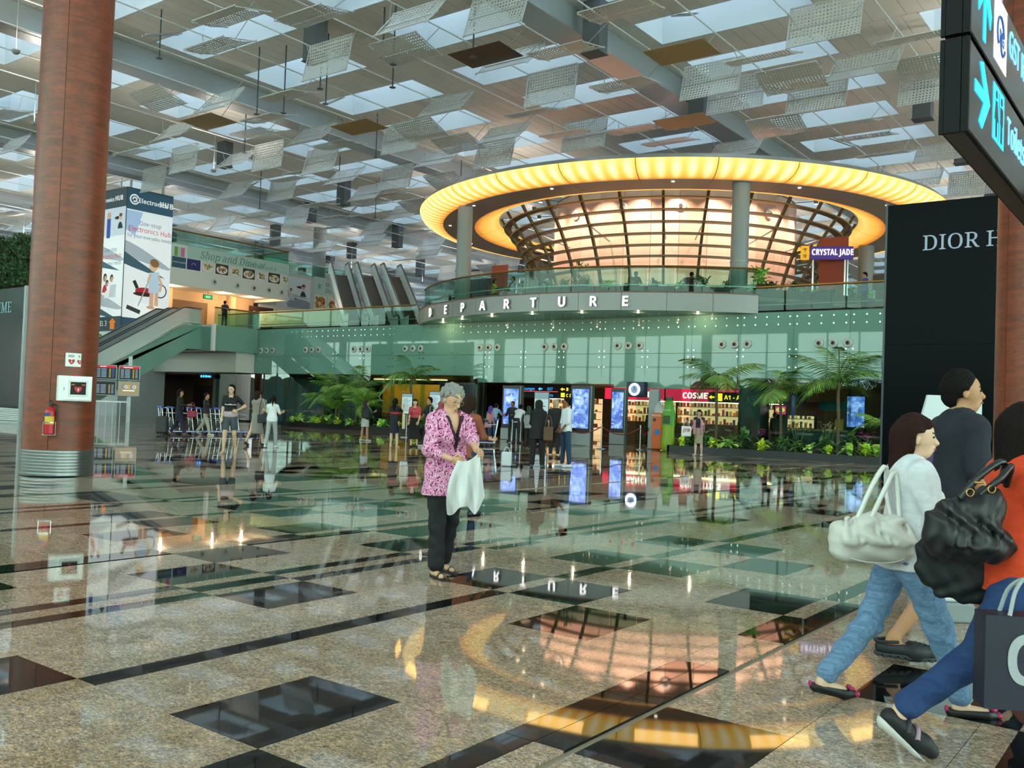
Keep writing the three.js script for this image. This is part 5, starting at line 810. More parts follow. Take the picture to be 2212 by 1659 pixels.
function bush(name, x, z, label, seed, o, group) {
  const g = thing(name, label, o.cat || 'plant', [x, .24, z], 0, group), r = rng(seed), l = new Leaves();
  for (let k = 0; k < o.n; k++) {
    const a = r() * 6.283, e = o.e0 + r() * (o.e1 - o.e0), t = .75 + r() * .5, c = o.cols[Math.floor(r() * o.cols.length)].map((v) => v * t), rad = r() * o.r, y = r() * o.h;
    l.blade([Math.cos(a * 3) * rad, y, Math.sin(a * 3) * rad], [Math.cos(a) * Math.cos(e), Math.sin(e), Math.sin(a) * Math.cos(e)], [0, 1, 0], o.L * (.7 + r() * .6), o.w * (.7 + r() * .6), o.droop, c, o.seg || 3);
  }
  mesh('foliage', l.geo(), LM, g);
  if (o.flowers) { const f = new Leaves(); for (let k = 0; k < o.fn; k++) { const a = r() * 6.283, rad = r() * o.fr, X = Math.cos(a) * rad, Z = Math.sin(a) * rad, Y = o.fy + r() * o.fh; for (let q = 0; q < 5; q++) { const b = q / 5 * 6.283 + r(); const t = .8 + r() * .4; f.blade([X, Y, Z], [Math.cos(b) * .8, .5 * r(), Math.sin(b) * .8], [0, 1, 0], o.fl || .06, (o.fl || .06) * .8, .2, o.flowers.map((v) => v * t), 1); } } mesh('blossoms', f.geo(), LM, g); if (o.stem) mesh('stem', Array.from({ length: 5 }, (_, k) => rod([0, 0, 0], [Math.cos(k * 1.3) * o.fr * .7, o.fy + o.fh * .8, Math.sin(k * 1.3) * o.fr * .7], .008, 4)), M(0x4a6b2a, .7), g); }
  return g;
}
const KIND = {
  croton: { n: 46, e0: .1, e1: 1.2, r: .15, h: .25, L: .34, w: .12, droop: .4, cols: [[.28, .36, .03], [.18, .3, .04], [.38, .42, .06]] },
  broad: { n: 22, e0: .2, e1: 1.25, r: .1, h: .2, L: .5, w: .22, droop: .5, cols: [[.12, .24, .05], [.3, .4, .12], [.08, .18, .04]] },
  dark: { n: 60, e0: .1, e1: 1.3, r: .2, h: .4, L: .4, w: .11, droop: .5, cols: [[.025, .06, .02], [.035, .085, .025], [.05, .1, .03]] },
  strap: { n: 46, e0: .5, e1: 1.45, r: .06, h: .05, L: 1.0, w: .045, droop: .75, cols: [[.03, .07, .025], [.045, .095, .03]], seg: 4 },
  magenta: { n: 44, e0: .1, e1: 1.2, r: .2, h: .25, L: .3, w: .1, droop: .5, cols: [[.03, .07, .025], [.05, .1, .03]], flowers: [.42, .02, .3], fn: 40, fr: .32, fy: .42, fh: .22, fl: .07 },
  white: { n: 36, e0: .2, e1: 1.3, r: .14, h: .2, L: .42, w: .09, droop: .6, cols: [[.035, .08, .03], [.06, .12, .035]], flowers: [.62, .6, .5], fn: 46, fr: .36, fy: .62, fh: .32, fl: .06, stem: true },
};
{
  const bed = (x0, x1, z0, z1, label) => { const g = thing('planter_bed', label, 'planter'); mesh('kerb', [bb(x0, x1, 0, .26, z1 - .08, z1), bb(x0, x1, 0, .26, z0, z0 + .08), bb(x0, x0 + .08, 0, .26, z0, z1), bb(x1 - .08, x1, 0, .26, z0, z1)], M(0x151515, .35), g); mesh('soil', bb(x0 + .08, x1 - .08, .0, .23, z0 + .08, z1 - .08), M(0x2b2118, 1), g); };
  bed(-42.2, -31.8, -37.2, -34.6, 'long low black planter bed with palms left of the entrance'); bed(-16.75, -8.6, -36.6, -32.4, 'long low black planter bed with palms right of the entrance');
  // right bed
  palm(-15.9, -34.9, 2.75, 12, 1.08, 'slender palm with arching dark fronds beside the woman with the white bag', 1);
  palm(-13.4, -35.3, 2.35, 13, 1.0, 'palm with upright fronds behind the white orchids', 2);
  palm(-11.1, -35.0, 2.75, 16, 1.15, 'tall full palm before the bright blue screen', 3);
  palm(-9.3, -34.2, 1.1, 9, .8, 'short palm at the right-hand end of the bed', 4, FRB);
  const place = (list, what) => list.forEach(([k, x, z, s], i) => bush({ croton: 'croton', broad: 'broadleaf_plant', dark: 'shrub', strap: 'strap_leaf_plant', magenta: 'magenta_flower_plant', white: 'white_orchid' }[k], x, z, ({ croton: 'low yellow-green croton ', broad: 'broad pale-veined leaf plant ', dark: 'dark green shrub ', strap: 'dark fountain of strap leaves ', magenta: 'magenta flowering plant ', white: 'spray of white orchids ' })[k] + what, 100 + i * 7 + Math.round(x * 3), KIND[k], ({ croton: 'crotons ', broad: 'broad leaf plants ', dark: 'shrubs ', strap: 'strap leaf plants ', magenta: 'magenta flowers ', white: 'white orchids ' })[k] + what).scale.setScalar(s || 1));
  place([['white', -16.2, -33.0, 1.05], ['dark', -15.6, -33.3, 1.2], ['croton', -15.0, -32.8, 1.1], ['broad', -14.5, -32.9, 1.1], ['croton', -13.1, -32.75, 1.1], ['magenta', -13.4, -33.5, 1.2], ['strap', -12.75, -34.2, 1.3], ['dark', -12.5, -33.0, 1.1], ['white', -11.85, -33.0, 1.25], ['broad', -11.4, -32.9, .9], ['dark', -11.0, -33.4, 1.2], ['croton', -10.7, -32.8, .8], ['white', -10.9, -33.4, 1.2], ['dark', -10.2, -33.6, 1.4], ['broad', -10.0, -32.9, 1], ['magenta', -9.7, -33.3, 1.3], ['croton', -9.4, -32.8, 1.15], ['broad', -9.05, -32.85, 1.05], ['strap', -9.8, -34.4, 1.2], ['croton', -8.85, -32.8, 1.05], ['dark', -14.2, -33.7, 1.4], ['dark', -16.4, -33.8, 1.3], ['strap', -14.9, -34.4, 1.2], ['dark', -8.9, -33.8, 1.3], ['croton', -16.3, -32.75, .9]],
    'in the right-hand bed');
  // left bed
  palm(-38.9, -35.9, 1.85, 16, 1.12, 'bushy bright palm with yellow-green fronds in the left bed', 11, FR); palm(-40.3, -36.0, 1.4, 13, 1.15, 'young bright palm at the left end of the left bed', 12, FRB); palm(-37.3, -35.65, 2.0, 16, 1.12, 'dense dark palm in the middle of the left bed', 13, FR); palm(-33.5, -35.9, 2.75, 12, 1.12, 'tall slender palm before the golden wall panel', 14, FR); palm(-36.2, -35.2, 1.2, 13, 1.15, 'low leafy palm below the dense dark palm', 15, FRB); palm(-38.1, -34.95, .9, 12, 1.0, 'low palm at the foot of the bushy bright palm', 16, FRB);
  place([['croton', -41.7, -34.95, .9], ['broad', -41.2, -34.98, 1.2], ['magenta', -41.0, -36.1, 1.3], ['strap', -40.6, -36.0, 1.1], ['broad', -40.1, -34.98, 1.2], ['croton', -39.5, -34.95, 1], ['dark', -39.2, -36.0, 1.2], ['broad', -38.7, -34.95, 1.2], ['croton', -38.0, -34.95, 1.0], ['white', -37.3, -35.2, 1.15], ['broad', -36.9, -34.95, 1.1], ['dark', -36.5, -35.9, 1.3], ['croton', -35.9, -34.95, 1], ['magenta', -35.2, -35.8, 1.3], ['broad', -34.6, -34.95, 1.1], ['white', -34.0, -35.2, 1.1], ['croton', -33.5, -34.95, 1.0], ['dark', -33.0, -35.9, 1.2], ['strap', -34.9, -36.3, 1.1], ['dark', -32.4, -35.8, 1.2], ['croton', -32.3, -34.95, .9], ['dark', -40.6, -36.6, 1.5]],
    'in the left-hand bed');
  // planters on the dining balcony
  const Rb = 13.7;
  for (let k = 0; k < 16; k++) { const a = .93 - k * .02 + (k > 8 ? -.02 : 0), aa = 1.52 - k * .075; const x = C0[0] + Rb * Math.cos(aa), z = C0[1] + Rb * Math.sin(aa); const b = bush('balcony_shrub', x, z, 'trailing green shrub in the trough along the dining balcony', 300 + k, KIND[k % 3 ? 'dark' : 'broad']); b.position.y = 6.85; b.scale.setScalar(.85 + (k % 4) * .12); b.userData.group = 'shrubs along the dining balcony'; }
  const tr = thing('balcony_trough', 'long dark planting trough behind the curved balustrade', 'trough'); mesh('trough', arcSweep([[Rb - .25, 6.57], [Rb + .25, 6.57], [Rb + .25, 6.98], [Rb - .25, 6.98]].reverse(), .35, 1.6, 40, ...C0), M(0x3a3128, .6), tr);
  const bt = bush('balcony_tree', C0[0] + 12.9 * Math.cos(1.42), C0[1] + 12.9 * Math.sin(1.42), 'feathery small tree in a pot on the dining balcony', 400, { ...KIND.dark, n: 150, r: .5, h: 1.1, L: .42, w: .07 }); bt.position.y = 7.05; mesh('pot', lathe([[0, -.48], [.26, -.48], [.36, .05], [.3, .08], [0, .06]], 18), M(0x2c211b, .5), bt);
  const bt2 = bush('balcony_tree', C0[0] + 13.2 * Math.cos(.8), C0[1] + 13.2 * Math.sin(.8), 'pale variegated bush in a brown box near the grey column', 401, { ...KIND.broad, n: 60, h: .6, r: .35 }); bt2.position.y = 7.25; mesh('box_pot', box(.9, .7, .6, 0, -.33, 0), M(0x4a3526, .6), bt2);
  const bt3 = bush('balcony_tree', -9.6, -39.2, 'leafy green bush behind the upper rail by the dark hoarding', 402, { ...KIND.dark, n: 90, h: .6, r: .8, L: .4 }); bt3.position.y = 7.3; mesh('trough', box(3, .6, .5, 0, -.2, 0), M(0x4a3526, .6), bt3); mesh('stand', box(2.8, .9, .4, 0, -.94, 0), M(0x6b4a34, .6), bt3);
}
// ---------- jade restaurant sign and red screens on the upper level ----------
{
  const sx = -15.2, sz = -45.9;
  const rs = thing('red_screen', 'tall rust-red standing panel behind the purple restaurant sign', 'panel', [sx + .1, 5.95, sz - .6]); mesh('panel', bb(-.8, .62, .2, 4.6, -.08, 0), M(0x9a3f22, .6), rs); mesh('foot', bb(-.8, .62, 0, .2, -.2, .12), MB.dark, rs);
  const js = thing('restaurant_sign', 'purple restaurant sign with white capitals and a yellow end block on posts', 'sign', [sx, 5.95, sz], 25 * D2R); mesh('purple_board', rbox(2.05, .66, .14, .02, .1, 3.72, 0), glow(0x3a1a72, .35, { color: 0x3b2272 }), js); mesh('lettering', text('CRYSTAL JADE', .235, .02, 'sans_bold').scale(.92, 1.25, 1).translate(.15, 3.72, .075), glow(0xf4eeff, 1.6), js); mesh('yellow_block', rbox(.4, .7, .18, .02, -1.15, 3.72, 0), glow(0xd89a18, .4, { color: 0xd8a020 }), js); mesh('red_mark', [box(.2, .03, .01, -1.15, 3.9, .095), box(.03, .2, .01, -1.15, 3.86, .095), box(.2, .03, .01, -1.15, 3.6, .095), box(.03, .18, .01, -1.15, 3.57, .095), box(.14, .03, .01, -1.15, 3.51, .095)], M(0x6b1c14, .5), js); mesh('post', [rod([-.75, 0, 0], [-.75, 3.4, 0], .05, 8), rod([.75, 0, 0], [.75, 3.4, 0], .05, 8), rod([.88, 0, 0], [.88, 3.4, 0], .04, 8)], MB.chrome, js);
  const rs2 = thing('red_screen', 'orange-red standing panel above the diners on the balcony', 'panel', [-31.3, 6.56, -40.2]); mesh('panel', bb(-.55, .55, .1, 2.7, -.06, 0), M(0xa8442a, .6), rs2); mesh('foot', bb(-.55, .55, 0, .1, -.2, .15), MB.dark, rs2);
  const dk = thing('dark_screen', 'dark blue-grey standing partition beside the diners', 'panel', [-33.2, 6.56, -41.2]); mesh('panel', bb(-1.1, .9, .1, 2.2, -.06, 0), M(0x262b36, .5), dk); mesh('foot', bb(-1.1, .9, 0, .1, -.2, .15), MB.dark, dk);
}
// ---------- people ----------
// signed distance modelling: tapered capsules joined by a smooth minimum and meshed by surface nets
const v3 = (a, b, t) => [a[0] + (b[0] - a[0]) * t, a[1] + (b[1] - a[1]) * t, a[2] + (b[2] - a[2]) * t];
function cap(a, b, ra, rb, flat = 1, k = .03) { return { a, b, ra, rb, flat, k, d: [b[0] - a[0], b[1] - a[1], b[2] - a[2]], l2: Math.max(1e-9, (b[0] - a[0]) ** 2 + (b[1] - a[1]) ** 2 + (b[2] - a[2]) ** 2) }; }
function evalSDF(prims, x, y, z) {
  let D = 1e9;
  for (let i = 0; i < prims.length; i++) {
    const p = prims[i], px = x - p.a[0], py = y - p.a[1], pz = z - p.a[2];
    let t = (px * p.d[0] + py * p.d[1] + pz * p.d[2]) / p.l2; t = t < 0 ? 0 : t > 1 ? 1 : t;
    const qx = px - p.d[0] * t, qy = py - p.d[1] * t, qz = (pz - p.d[2] * t) * p.flat;
    const d = Math.sqrt(qx * qx + qy * qy + qz * qz) - (p.ra + (p.rb - p.ra) * t);
    const k = p.k, h = Math.max(0, k - Math.abs(D - d)) / k; D = Math.min(D, d) - h * h * k * .25;
  }
  return D;
}
function netMesh(f, lo, hi, c) {
  const nx = Math.ceil((hi[0] - lo[0]) / c) + 1, ny = Math.ceil((hi[1] - lo[1]) / c) + 1, nz = Math.ceil((hi[2] - lo[2]) / c) + 1, F = new Float32Array(nx * ny * nz);
  let o = 0; for (let k = 0; k < nz; k++) for (let j = 0; j < ny; j++) for (let i = 0; i < nx; i++) F[o++] = f(lo[0] + i * c, lo[1] + j * c, lo[2] + k * c);
  const id = new Int32Array(nx * ny * nz).fill(-1), pos = [], idx = [], sx = 1, sy = nx, sz = nx * ny;
  const cor = [0, sx, sy, sx + sy, sz, sx + sz, sy + sz, sx + sy + sz], off = [[0, 0, 0], [1, 0, 0], [0, 1, 0], [1, 1, 0], [0, 0, 1], [1, 0, 1], [0, 1, 1], [1, 1, 1]], ed = [[0, 1], [2, 3], [4, 5], [6, 7], [0, 2], [1, 3], [4, 6], [5, 7], [0, 4], [1, 5], [2, 6], [3, 7]];
  for (let k = 0; k < nz - 1; k++) for (let j = 0; j < ny - 1; j++) for (let i = 0; i < nx - 1; i++) {
    const b = i + j * sy + k * sz; let m = 0; for (let q = 0; q < 8; q++) if (F[b + cor[q]] < 0) m |= 1 << q;
    if (!m || m === 255) continue;
    let x = 0, y = 0, z = 0, n = 0;
    for (const [p, q] of ed) { const A = F[b + cor[p]], B = F[b + cor[q]]; if ((A < 0) === (B < 0)) continue; const t = A / (A - B); x += off[p][0] + (off[q][0] - off[p][0]) * t; y += off[p][1] + (off[q][1] - off[p][1]) * t; z += off[p][2] + (off[q][2] - off[p][2]) * t; n++; }
    id[b] = pos.length / 3; pos.push(lo[0] + (i + x / n) * c, lo[1] + (j + y / n) * c, lo[2] + (k + z / n) * c);
  }
  const quadI = (a, b, d, e, flip) => { if (a < 0 || b < 0 || d < 0 || e < 0) return; flip ? idx.push(a, d, b, b, d, e) : idx.push(a, b, d, b, e, d); };
  for (let k = 1; k < nz - 1; k++) for (let j = 1; j < ny - 1; j++) for (let i = 1; i < nx - 1; i++) {
    const b = i + j * sy + k * sz, A = F[b] < 0;
    if (A !== (F[b + sx] < 0)) quadI(id[b - sy - sz], id[b - sz], id[b - sy], id[b], !A);
    if (A !== (F[b + sy] < 0)) quadI(id[b - sx - sz], id[b - sx], id[b - sz], id[b], !A);
    if (A !== (F[b + sz] < 0)) quadI(id[b - sx - sy], id[b - sy], id[b - sx], id[b], !A);
  }
  const nor = new Float32Array(pos.length), e = c * .5;
  for (let i = 0; i < pos.length; i += 3) { const x = pos[i], y = pos[i + 1], z = pos[i + 2]; let a = f(x + e, y, z) - f(x - e, y, z), b = f(x, y + e, z) - f(x, y - e, z), d = f(x, y, z + e) - f(x, y, z - e), l = Math.hypot(a, b, d) || 1; nor[i] = a / l; nor[i + 1] = b / l; nor[i + 2] = d / l; }
  const g = new THREE.BufferGeometry(); g.setAttribute('position', new THREE.Float32BufferAttribute(pos, 3)); g.setAttribute('normal', new THREE.BufferAttribute(nor, 3)); g.setIndex(idx);
  const uv = new Float32Array(pos.length / 3 * 2); for (let i = 0; i < pos.length / 3; i++) { uv[i * 2] = pos[i * 3] + pos[i * 3 + 2]; uv[i * 2 + 1] = pos[i * 3 + 1]; } g.setAttribute('uv', new THREE.BufferAttribute(uv, 2));
  return g;
}
function sdfGeo(prims, c, clip, disp) {
  const lo = [1e9, 1e9, 1e9], hi = [-1e9, -1e9, -1e9];
  for (const p of prims) for (const [q, r] of [[p.a, p.ra], [p.b, p.rb]]) for (let i = 0; i < 3; i++) { lo[i] = Math.min(lo[i], q[i] - r - .02); hi[i] = Math.max(hi[i], q[i] + r + .02); }
  for (let i = 0; i < 3; i++) { lo[i] -= c * 2; hi[i] += c * 2; }
  const base = disp ? (x, y, z) => evalSDF(prims, x, y, z) + disp(x, y, z) : (x, y, z) => evalSDF(prims, x, y, z);
  const f = clip ? (x, y, z) => Math.max(base(x, y, z), clip(x, y, z)) : base;
  return netMesh(f, lo, hi, c);
}
// a hand: palm and five bent fingers; base at wrist, pointing along dir, thumb towards side; curl 0..1
function handGeo(wrist, dir, side, curl, s = 1) {
  const d = V(...dir).normalize(), t = V(...side); t.addScaledVector(d, -t.dot(d)).normalize(); const n = V(0, 0, 0).crossVectors(d, t);   // n: palm normal
  const P = (u, v, w) => V(...wrist).addScaledVector(d, u * s).addScaledVector(t, v * s).addScaledVector(n, w * s), list = [];
  const palm = new THREE.SphereGeometry(1, 10, 8); palm.applyMatrix4(new THREE.Matrix4().makeBasis(d.clone().multiplyScalar(.055 * s), t.clone().multiplyScalar(.042 * s), n.clone().multiplyScalar(.018 * s))); palm.translate(...P(.045, 0, 0).toArray()); list.push(palm);
  [[.03, .068, .0085], [.011, .076, .009], [-.009, .07, .0085], [-.028, .054, .0075]].forEach(([v, L, r]) => { const a1 = curl * 1.1, a2 = a1 + curl * 1.3, p0 = P(.082, v, 0), p1 = P(.082 + Math.cos(a1) * L * .5, v * 1.05, Math.sin(a1) * L * .5), p2 = P(.082 + Math.cos(a1) * L * .5 + Math.cos(a2) * L * .5, v * 1.05, Math.sin(a1) * L * .5 + Math.sin(a2) * L * .5); list.push(rod(p0, p1, r * s, 6, r * .95 * s), rod(p1, p2, r * .95 * s, 6, r * .75 * s), new THREE.SphereGeometry(r * .95 * s, 6, 4).translate(p1.x, p1.y, p1.z), new THREE.SphereGeometry(r * .75 * s, 6, 4).translate(p2.x, p2.y, p2.z)); });
  const q0 = P(.025, .03, .004), q1 = P(.052, .056, .012 + curl * .012), q2 = P(.08, .058 - curl * .02, .018 + curl * .03); list.push(rod(q0, q1, .011 * s, 6, .0095 * s), rod(q1, q2, .0095 * s, 6, .0075 * s), new THREE.SphereGeometry(.0098 * s, 6, 4).translate(q1.x, q1.y, q1.z), new THREE.SphereGeometry(.0075 * s, 6, 4).translate(q2.x, q2.y, q2.z));
  return merge(list);
}
function rotX(p, a, o) { const c = Math.cos(a), s = Math.sin(a), y = p[1] - o[1], z = p[2] - o[2]; return [p[0], o[1] + y * c - z * s, o[2] + y * s + z * c]; }
const skinTones = { a: 0xd2a282, b: 0xb98560, c: 0x8a5a3c, d: 0xdcb294 };
/* o: h height, sex, lean, legs [[hipFlex, abd, knee] x2] (radians; left = -x first when facing +z), arms [[flex, abd, elbow, inward] x2], head [yaw, pitch],
   top {color|mat, sleeve 0..1, hem}, bottom {kind:'trousers'|'shorts'|'skirt', color, len}, shoe, hair {color, kind}, cell */
function person(label, pos, turn, o) {
  const g = thing('person', label, 'person', pos, turn), S = o.h / 1.7, fem = o.sex === 'f', c = (o.cell || .024), sk = M(skinTones[o.skin || 'a'], .55), wgt = o.wide || 1;
  const hipY = .9, hw = .088, sw = fem ? .158 : .185;
  const legs = o.legs || [[.06, .02, .06], [-.05, .02, .04]], arms = o.arms || [[.08, .12, .25, 0], [.05, .12, .25, 0]];
  const L = {}; let low = 1e9;
  [-1, 1].forEach((s, i) => { const [f, ab, kn] = legs[i], H = [s * hw, hipY, 0], d1 = [s * Math.sin(ab), -Math.cos(f), Math.sin(f)], K = [H[0] + d1[0] * .42, H[1] + d1[1] * .42, H[2] + d1[2] * .42], a2 = f - kn, A = [K[0] + s * Math.sin(ab) * .2, K[1] - Math.cos(a2) * .41, K[2] + Math.sin(a2) * .41], fp = o.foot ? o.foot[i] : Math.max(-.9, a2 < -.25 ? (a2 + .25) * 1.2 : 0); const T = [A[0] + s * .02, A[1] - .055 + Math.sin(fp) * .13, A[2] + Math.cos(fp) * .13]; L[i] = { H, K, A, T, fp, s }; low = Math.min(low, A[1] - .075, T[1] - .03); });
  const dy = -low, sh = (p) => [p[0], p[1] + dy, p[2]];
  for (const i of [0, 1]) for (const k of ['H', 'K', 'A', 'T']) L[i][k] = sh(L[i][k]);
  const hip = [0, hipY + dy, 0], lean = o.lean || 0, R = (p) => rotX([p[0], p[1] + dy, p[2]], lean, hip);
  const toL = (p) => { const dx = (p[0] - pos[0]) / S, dz = (p[2] - pos[2]) / S, ct = Math.cos(turn), st = Math.sin(turn); return [dx * ct - dz * st, (p[1] - pos[1]) / S, dx * st + dz * ct]; };
  if (o.handsW) o.hands = o.handsW.map((p) => p && toL(p));
  const A = {};
  [-1, 1].forEach((s, i) => { const [f, ab, el, inw] = arms[i], Sh = R([s * sw, 1.385, 0]), d1 = [s * Math.sin(ab), -Math.cos(f) * Math.cos(ab), Math.sin(f) * Math.cos(ab)], E = [Sh[0] + d1[0] * .28, Sh[1] + d1[1] * .28, Sh[2] + d1[2] * .28], f2 = f + el, d2 = [s * Math.sin(ab) * .5 - s * Math.sin(inw || 0), -Math.cos(f2), Math.sin(f2) * Math.cos(inw || 0)], n = Math.hypot(...d2), W = [E[0] + d2[0] / n * .24, E[1] + d2[1] / n * .24, E[2] + d2[2] / n * .24]; A[i] = { Sh, E, W, d: d2.map((v) => v / n), s }; if (o.hands?.[i]) { A[i].W = [o.hands[i][0], o.hands[i][1], o.hands[i][2]]; const m = v3(Sh, A[i].W, .5), dist = Math.hypot(A[i].W[0] - Sh[0], A[i].W[1] - Sh[1], A[i].W[2] - Sh[2]), out = Math.sqrt(Math.max(.0004, .275 * .275 - dist * dist / 4)), eo = o.elbow?.[i] || [s * .5, -.85, -.2], en = Math.hypot(...eo); A[i].E = [m[0] + eo[0] / en * out, m[1] + eo[1] / en * out, m[2] + eo[2] / en * out]; const q = [A[i].W[0] - A[i].E[0], A[i].W[1] - A[i].E[1], A[i].W[2] - A[i].E[2]], qn = Math.hypot(...q); A[i].d = q.map((v) => v / qn); } });
  const nb = R([0, 1.42, -.015]), hd = o.headAt ? o.headAt : R([0, 1.585, .015]);
  const [hy, hp] = o.head || [0, 0], cyaw = Math.cos(hy), syaw = Math.sin(hy), cp = Math.cos(hp), sp = Math.sin(hp);
  const HP = (x, y, z) => { const y1 = y * cp - z * sp, z1 = y * sp + z * cp; return [hd[0] + x * cyaw + z1 * syaw, hd[1] + y1, hd[2] - x * syaw + z1 * cyaw]; };
  const tw = wgt, body = [];
  // head
  const headP = [cap(HP(0, .035, -.012), HP(0, .03, .012), .083, .08, 1, .03), cap(HP(0, -.03, .03), HP(0, -.075, .045), .06, .042, 1, .03), cap(HP(0, .0, .095), HP(0, -.022, .108), .012, .016, 1, .02), cap(HP(.08, -.005, -.005), HP(.084, -.03, -.005), .016, .011, 1, .012), cap(HP(-.08, -.005, -.005), HP(-.084, -.03, -.005), .016, .011, 1, .012), cap(HP(0, -.055, .088), HP(0, -.06, .088), .014, .014, 1, .02)];
  body.push(...headP, cap(nb, HP(0, -.07, -.01), .054, .05, 1, .03));
  const torso = (inf, hem) => [cap(R([0, 1.33, -.005]), R([0, 1.12, .0]), (fem ? .135 : .155) * tw + inf, (fem ? .118 : .14) * tw + inf, 1.4, .06), cap(R([-sw + .03, 1.37, 0]), R([sw - .03, 1.37, 0]), .062 + inf, .062 + inf, 1.1, .06), cap(R([0, 1.12, 0]), R([0, .98, 0]), (fem ? .118 : .138) * tw + inf, (fem ? .14 : .142) * tw + inf, 1.35, .06), cap(R([-.045, .96, 0]), R([.045, .96, 0]), (.115 * tw) + inf, (.115 * tw) + inf, 1.15, .05), ...(fem ? [cap(R([-.065, 1.24, .075]), R([-.065, 1.24, .08]), .055 + inf, .055 + inf, 1, .05), cap(R([.065, 1.24, .075]), R([.065, 1.24, .08]), .055 + inf, .055 + inf, 1, .05)] : [])];
  body.push(...torso(-.015));
  for (const i of [0, 1]) { const q = L[i], a = A[i]; body.push(cap(q.H, q.K, .078 * tw, .05, 1, .03), cap(q.K, v3(q.K, q.A, .35), .05, .052, 1, .03), cap(v3(q.K, q.A, .35), q.A, .05, .033, 1, .03), cap(q.A, [q.A[0], q.A[1] - .045, q.A[2] - .02], .034, .03, 1, .02), cap([q.A[0], q.A[1] - .04, q.A[2] - .02], q.T, .03, .024, 1, .02), cap(a.Sh, a.E, .048 * tw, .037, 1, .03), cap(a.E, a.W, .037, .025, 1, .03)); }
  const bodyG = [sdfGeo(body, c)];
  for (const i of [0, 1]) { const a = A[i], hd2 = o.handDir?.[i] || a.d; bodyG.push(handGeo(a.W, hd2, o.thumb?.[i] || [-a.s * .9, .3, .4], o.curl ?? .45)); }
  const bm = mesh('body', bodyG, sk, g);
  // eyes, brows, lips
  if (o.face !== false) {
    for (const s of [-1, 1]) { mesh('eye', new THREE.SphereGeometry(.0105, 10, 6).scale(1.25, .62, .7).translate(...HP(s * .032, .012, .086)), M(0x1c1614, .3), g); mesh('eyebrow', [rod(HP(s * .017, .034, .09), HP(s * .048, .036, .078), .0045, 5)], M(o.brow || 0x2b2320, .8), g); }
    mesh('lips', new THREE.SphereGeometry(.018, 10, 6).scale(1.1, .34, .5).translate(...HP(0, -.056, .098)), M(o.lips || 0x9a5a50, .6), g);
    if (o.glasses) mesh('glasses', [-1, 1].flatMap((s) => [new THREE.TorusGeometry(.022, .002, 5, 16).applyMatrix4(new THREE.Matrix4().makeRotationY(hy).multiply(new THREE.Matrix4().makeRotationX(hp))).translate(...HP(s * .032, .008, .104)), rod(HP(s * .054, .012, .1), HP(s * .083, .008, 0), .002, 4)]).concat([rod(HP(-.01, .012, .107), HP(.01, .012, .107), .002, 4)]), M(o.glasses === true ? 0x3a3430 : o.glasses, .3, .4), g);
  }
  // hair
  const hr = o.hair || { color: 0x1c1715, kind: 'short' };
  if (hr.kind !== 'none') {
    const k = hr.kind, pr = [];
    pr.push(cap(HP(0, .055, -.02), HP(0, .05, -.02), .092, .092, 1, .03), cap(HP(0, .02, -.045), HP(0, -.02, -.05), .082, .07, 1, .03));
    if (k === 'bob' || k === 'long' || k === 'ponytail') pr.push(cap(HP(.075, .04, -.01), HP(.082, -.06, .0), .03, .022, 1, .03), cap(HP(-.075, .04, -.01), HP(-.082, -.06, .0), .03, .022, 1, .03));
    if (k === 'bob') pr.push(cap(HP(0, 0, -.06), HP(0, -.085, -.05), .075, .07, 1, .04), cap(HP(-.05, .075, .06), HP(.05, .075, .06), .03, .03, 1, .03));
    if (k === 'long') pr.push(cap(HP(0, 0, -.065), [HP(0, 0, -.09)[0], hd[1] - (hr.len || .32), HP(0, 0, -.09)[2]], .08, .06, 1, .05), cap(HP(-.045, .085, .05), HP(.05, .08, .055), .026, .026, 1, .03));
    if (k === 'ponytail') pr.push(cap(HP(0, .04, -.1), HP(0, -.1, -.14), .035, .028, 1, .03), cap(HP(0, -.1, -.14), HP(0, -.24, -.12), .028, .012, 1, .03));
    if (k === 'curly') for (let q = 0; q < 26; q++) { const a = q * 2.4, yy = .02 + (q / 26) * .1; pr.push(cap(HP(Math.cos(a) * .1 * (1.12 - q / 44), yy, -.02 + Math.sin(a) * .1 * (1.12 - q / 44)), HP(Math.cos(a) * .104 * (1.12 - q / 44), yy + .012, -.02 + Math.sin(a) * .104 * (1.12 - q / 44)), .024, .02, 1, .01)); }
    const cut = (x, y, z) => { const dx = x - hd[0], dy2 = y - hd[1], dz = z - hd[2], lx = dx * cyaw - dz * syaw, lz0 = dx * syaw + dz * cyaw, ly = dy2 * cp + lz0 * sp, lz = -dy2 * sp + lz0 * cp; const side = hr.kind === 'short' || hr.kind === 'curly' ? Math.min(lz + .045, -.03 - ly) : -1; return Math.max(side, Math.min(lz - ((hr.face ?? (hr.kind === 'short' ? .018 : .008)) + Math.max(0, ly - .02) * .95), (hr.fringe ?? .062) - ly)); };
    mesh('hair', sdfGeo(pr, Math.min(c, k === 'curly' ? .007 : .012), cut, c < .013 ? (x, y, z) => (k === 'curly' ? .006 : .003) * Math.sin(x * (k === 'curly' ? 150 : 210) + Math.sin(y * 70) * 2) * Math.sin(z * 190 + Math.sin(y * 55) * 2) : null), M(hr.color, .8, 0, { specularIntensity: .35 }), g);
    if (k === 'hijab') void 0;
  }
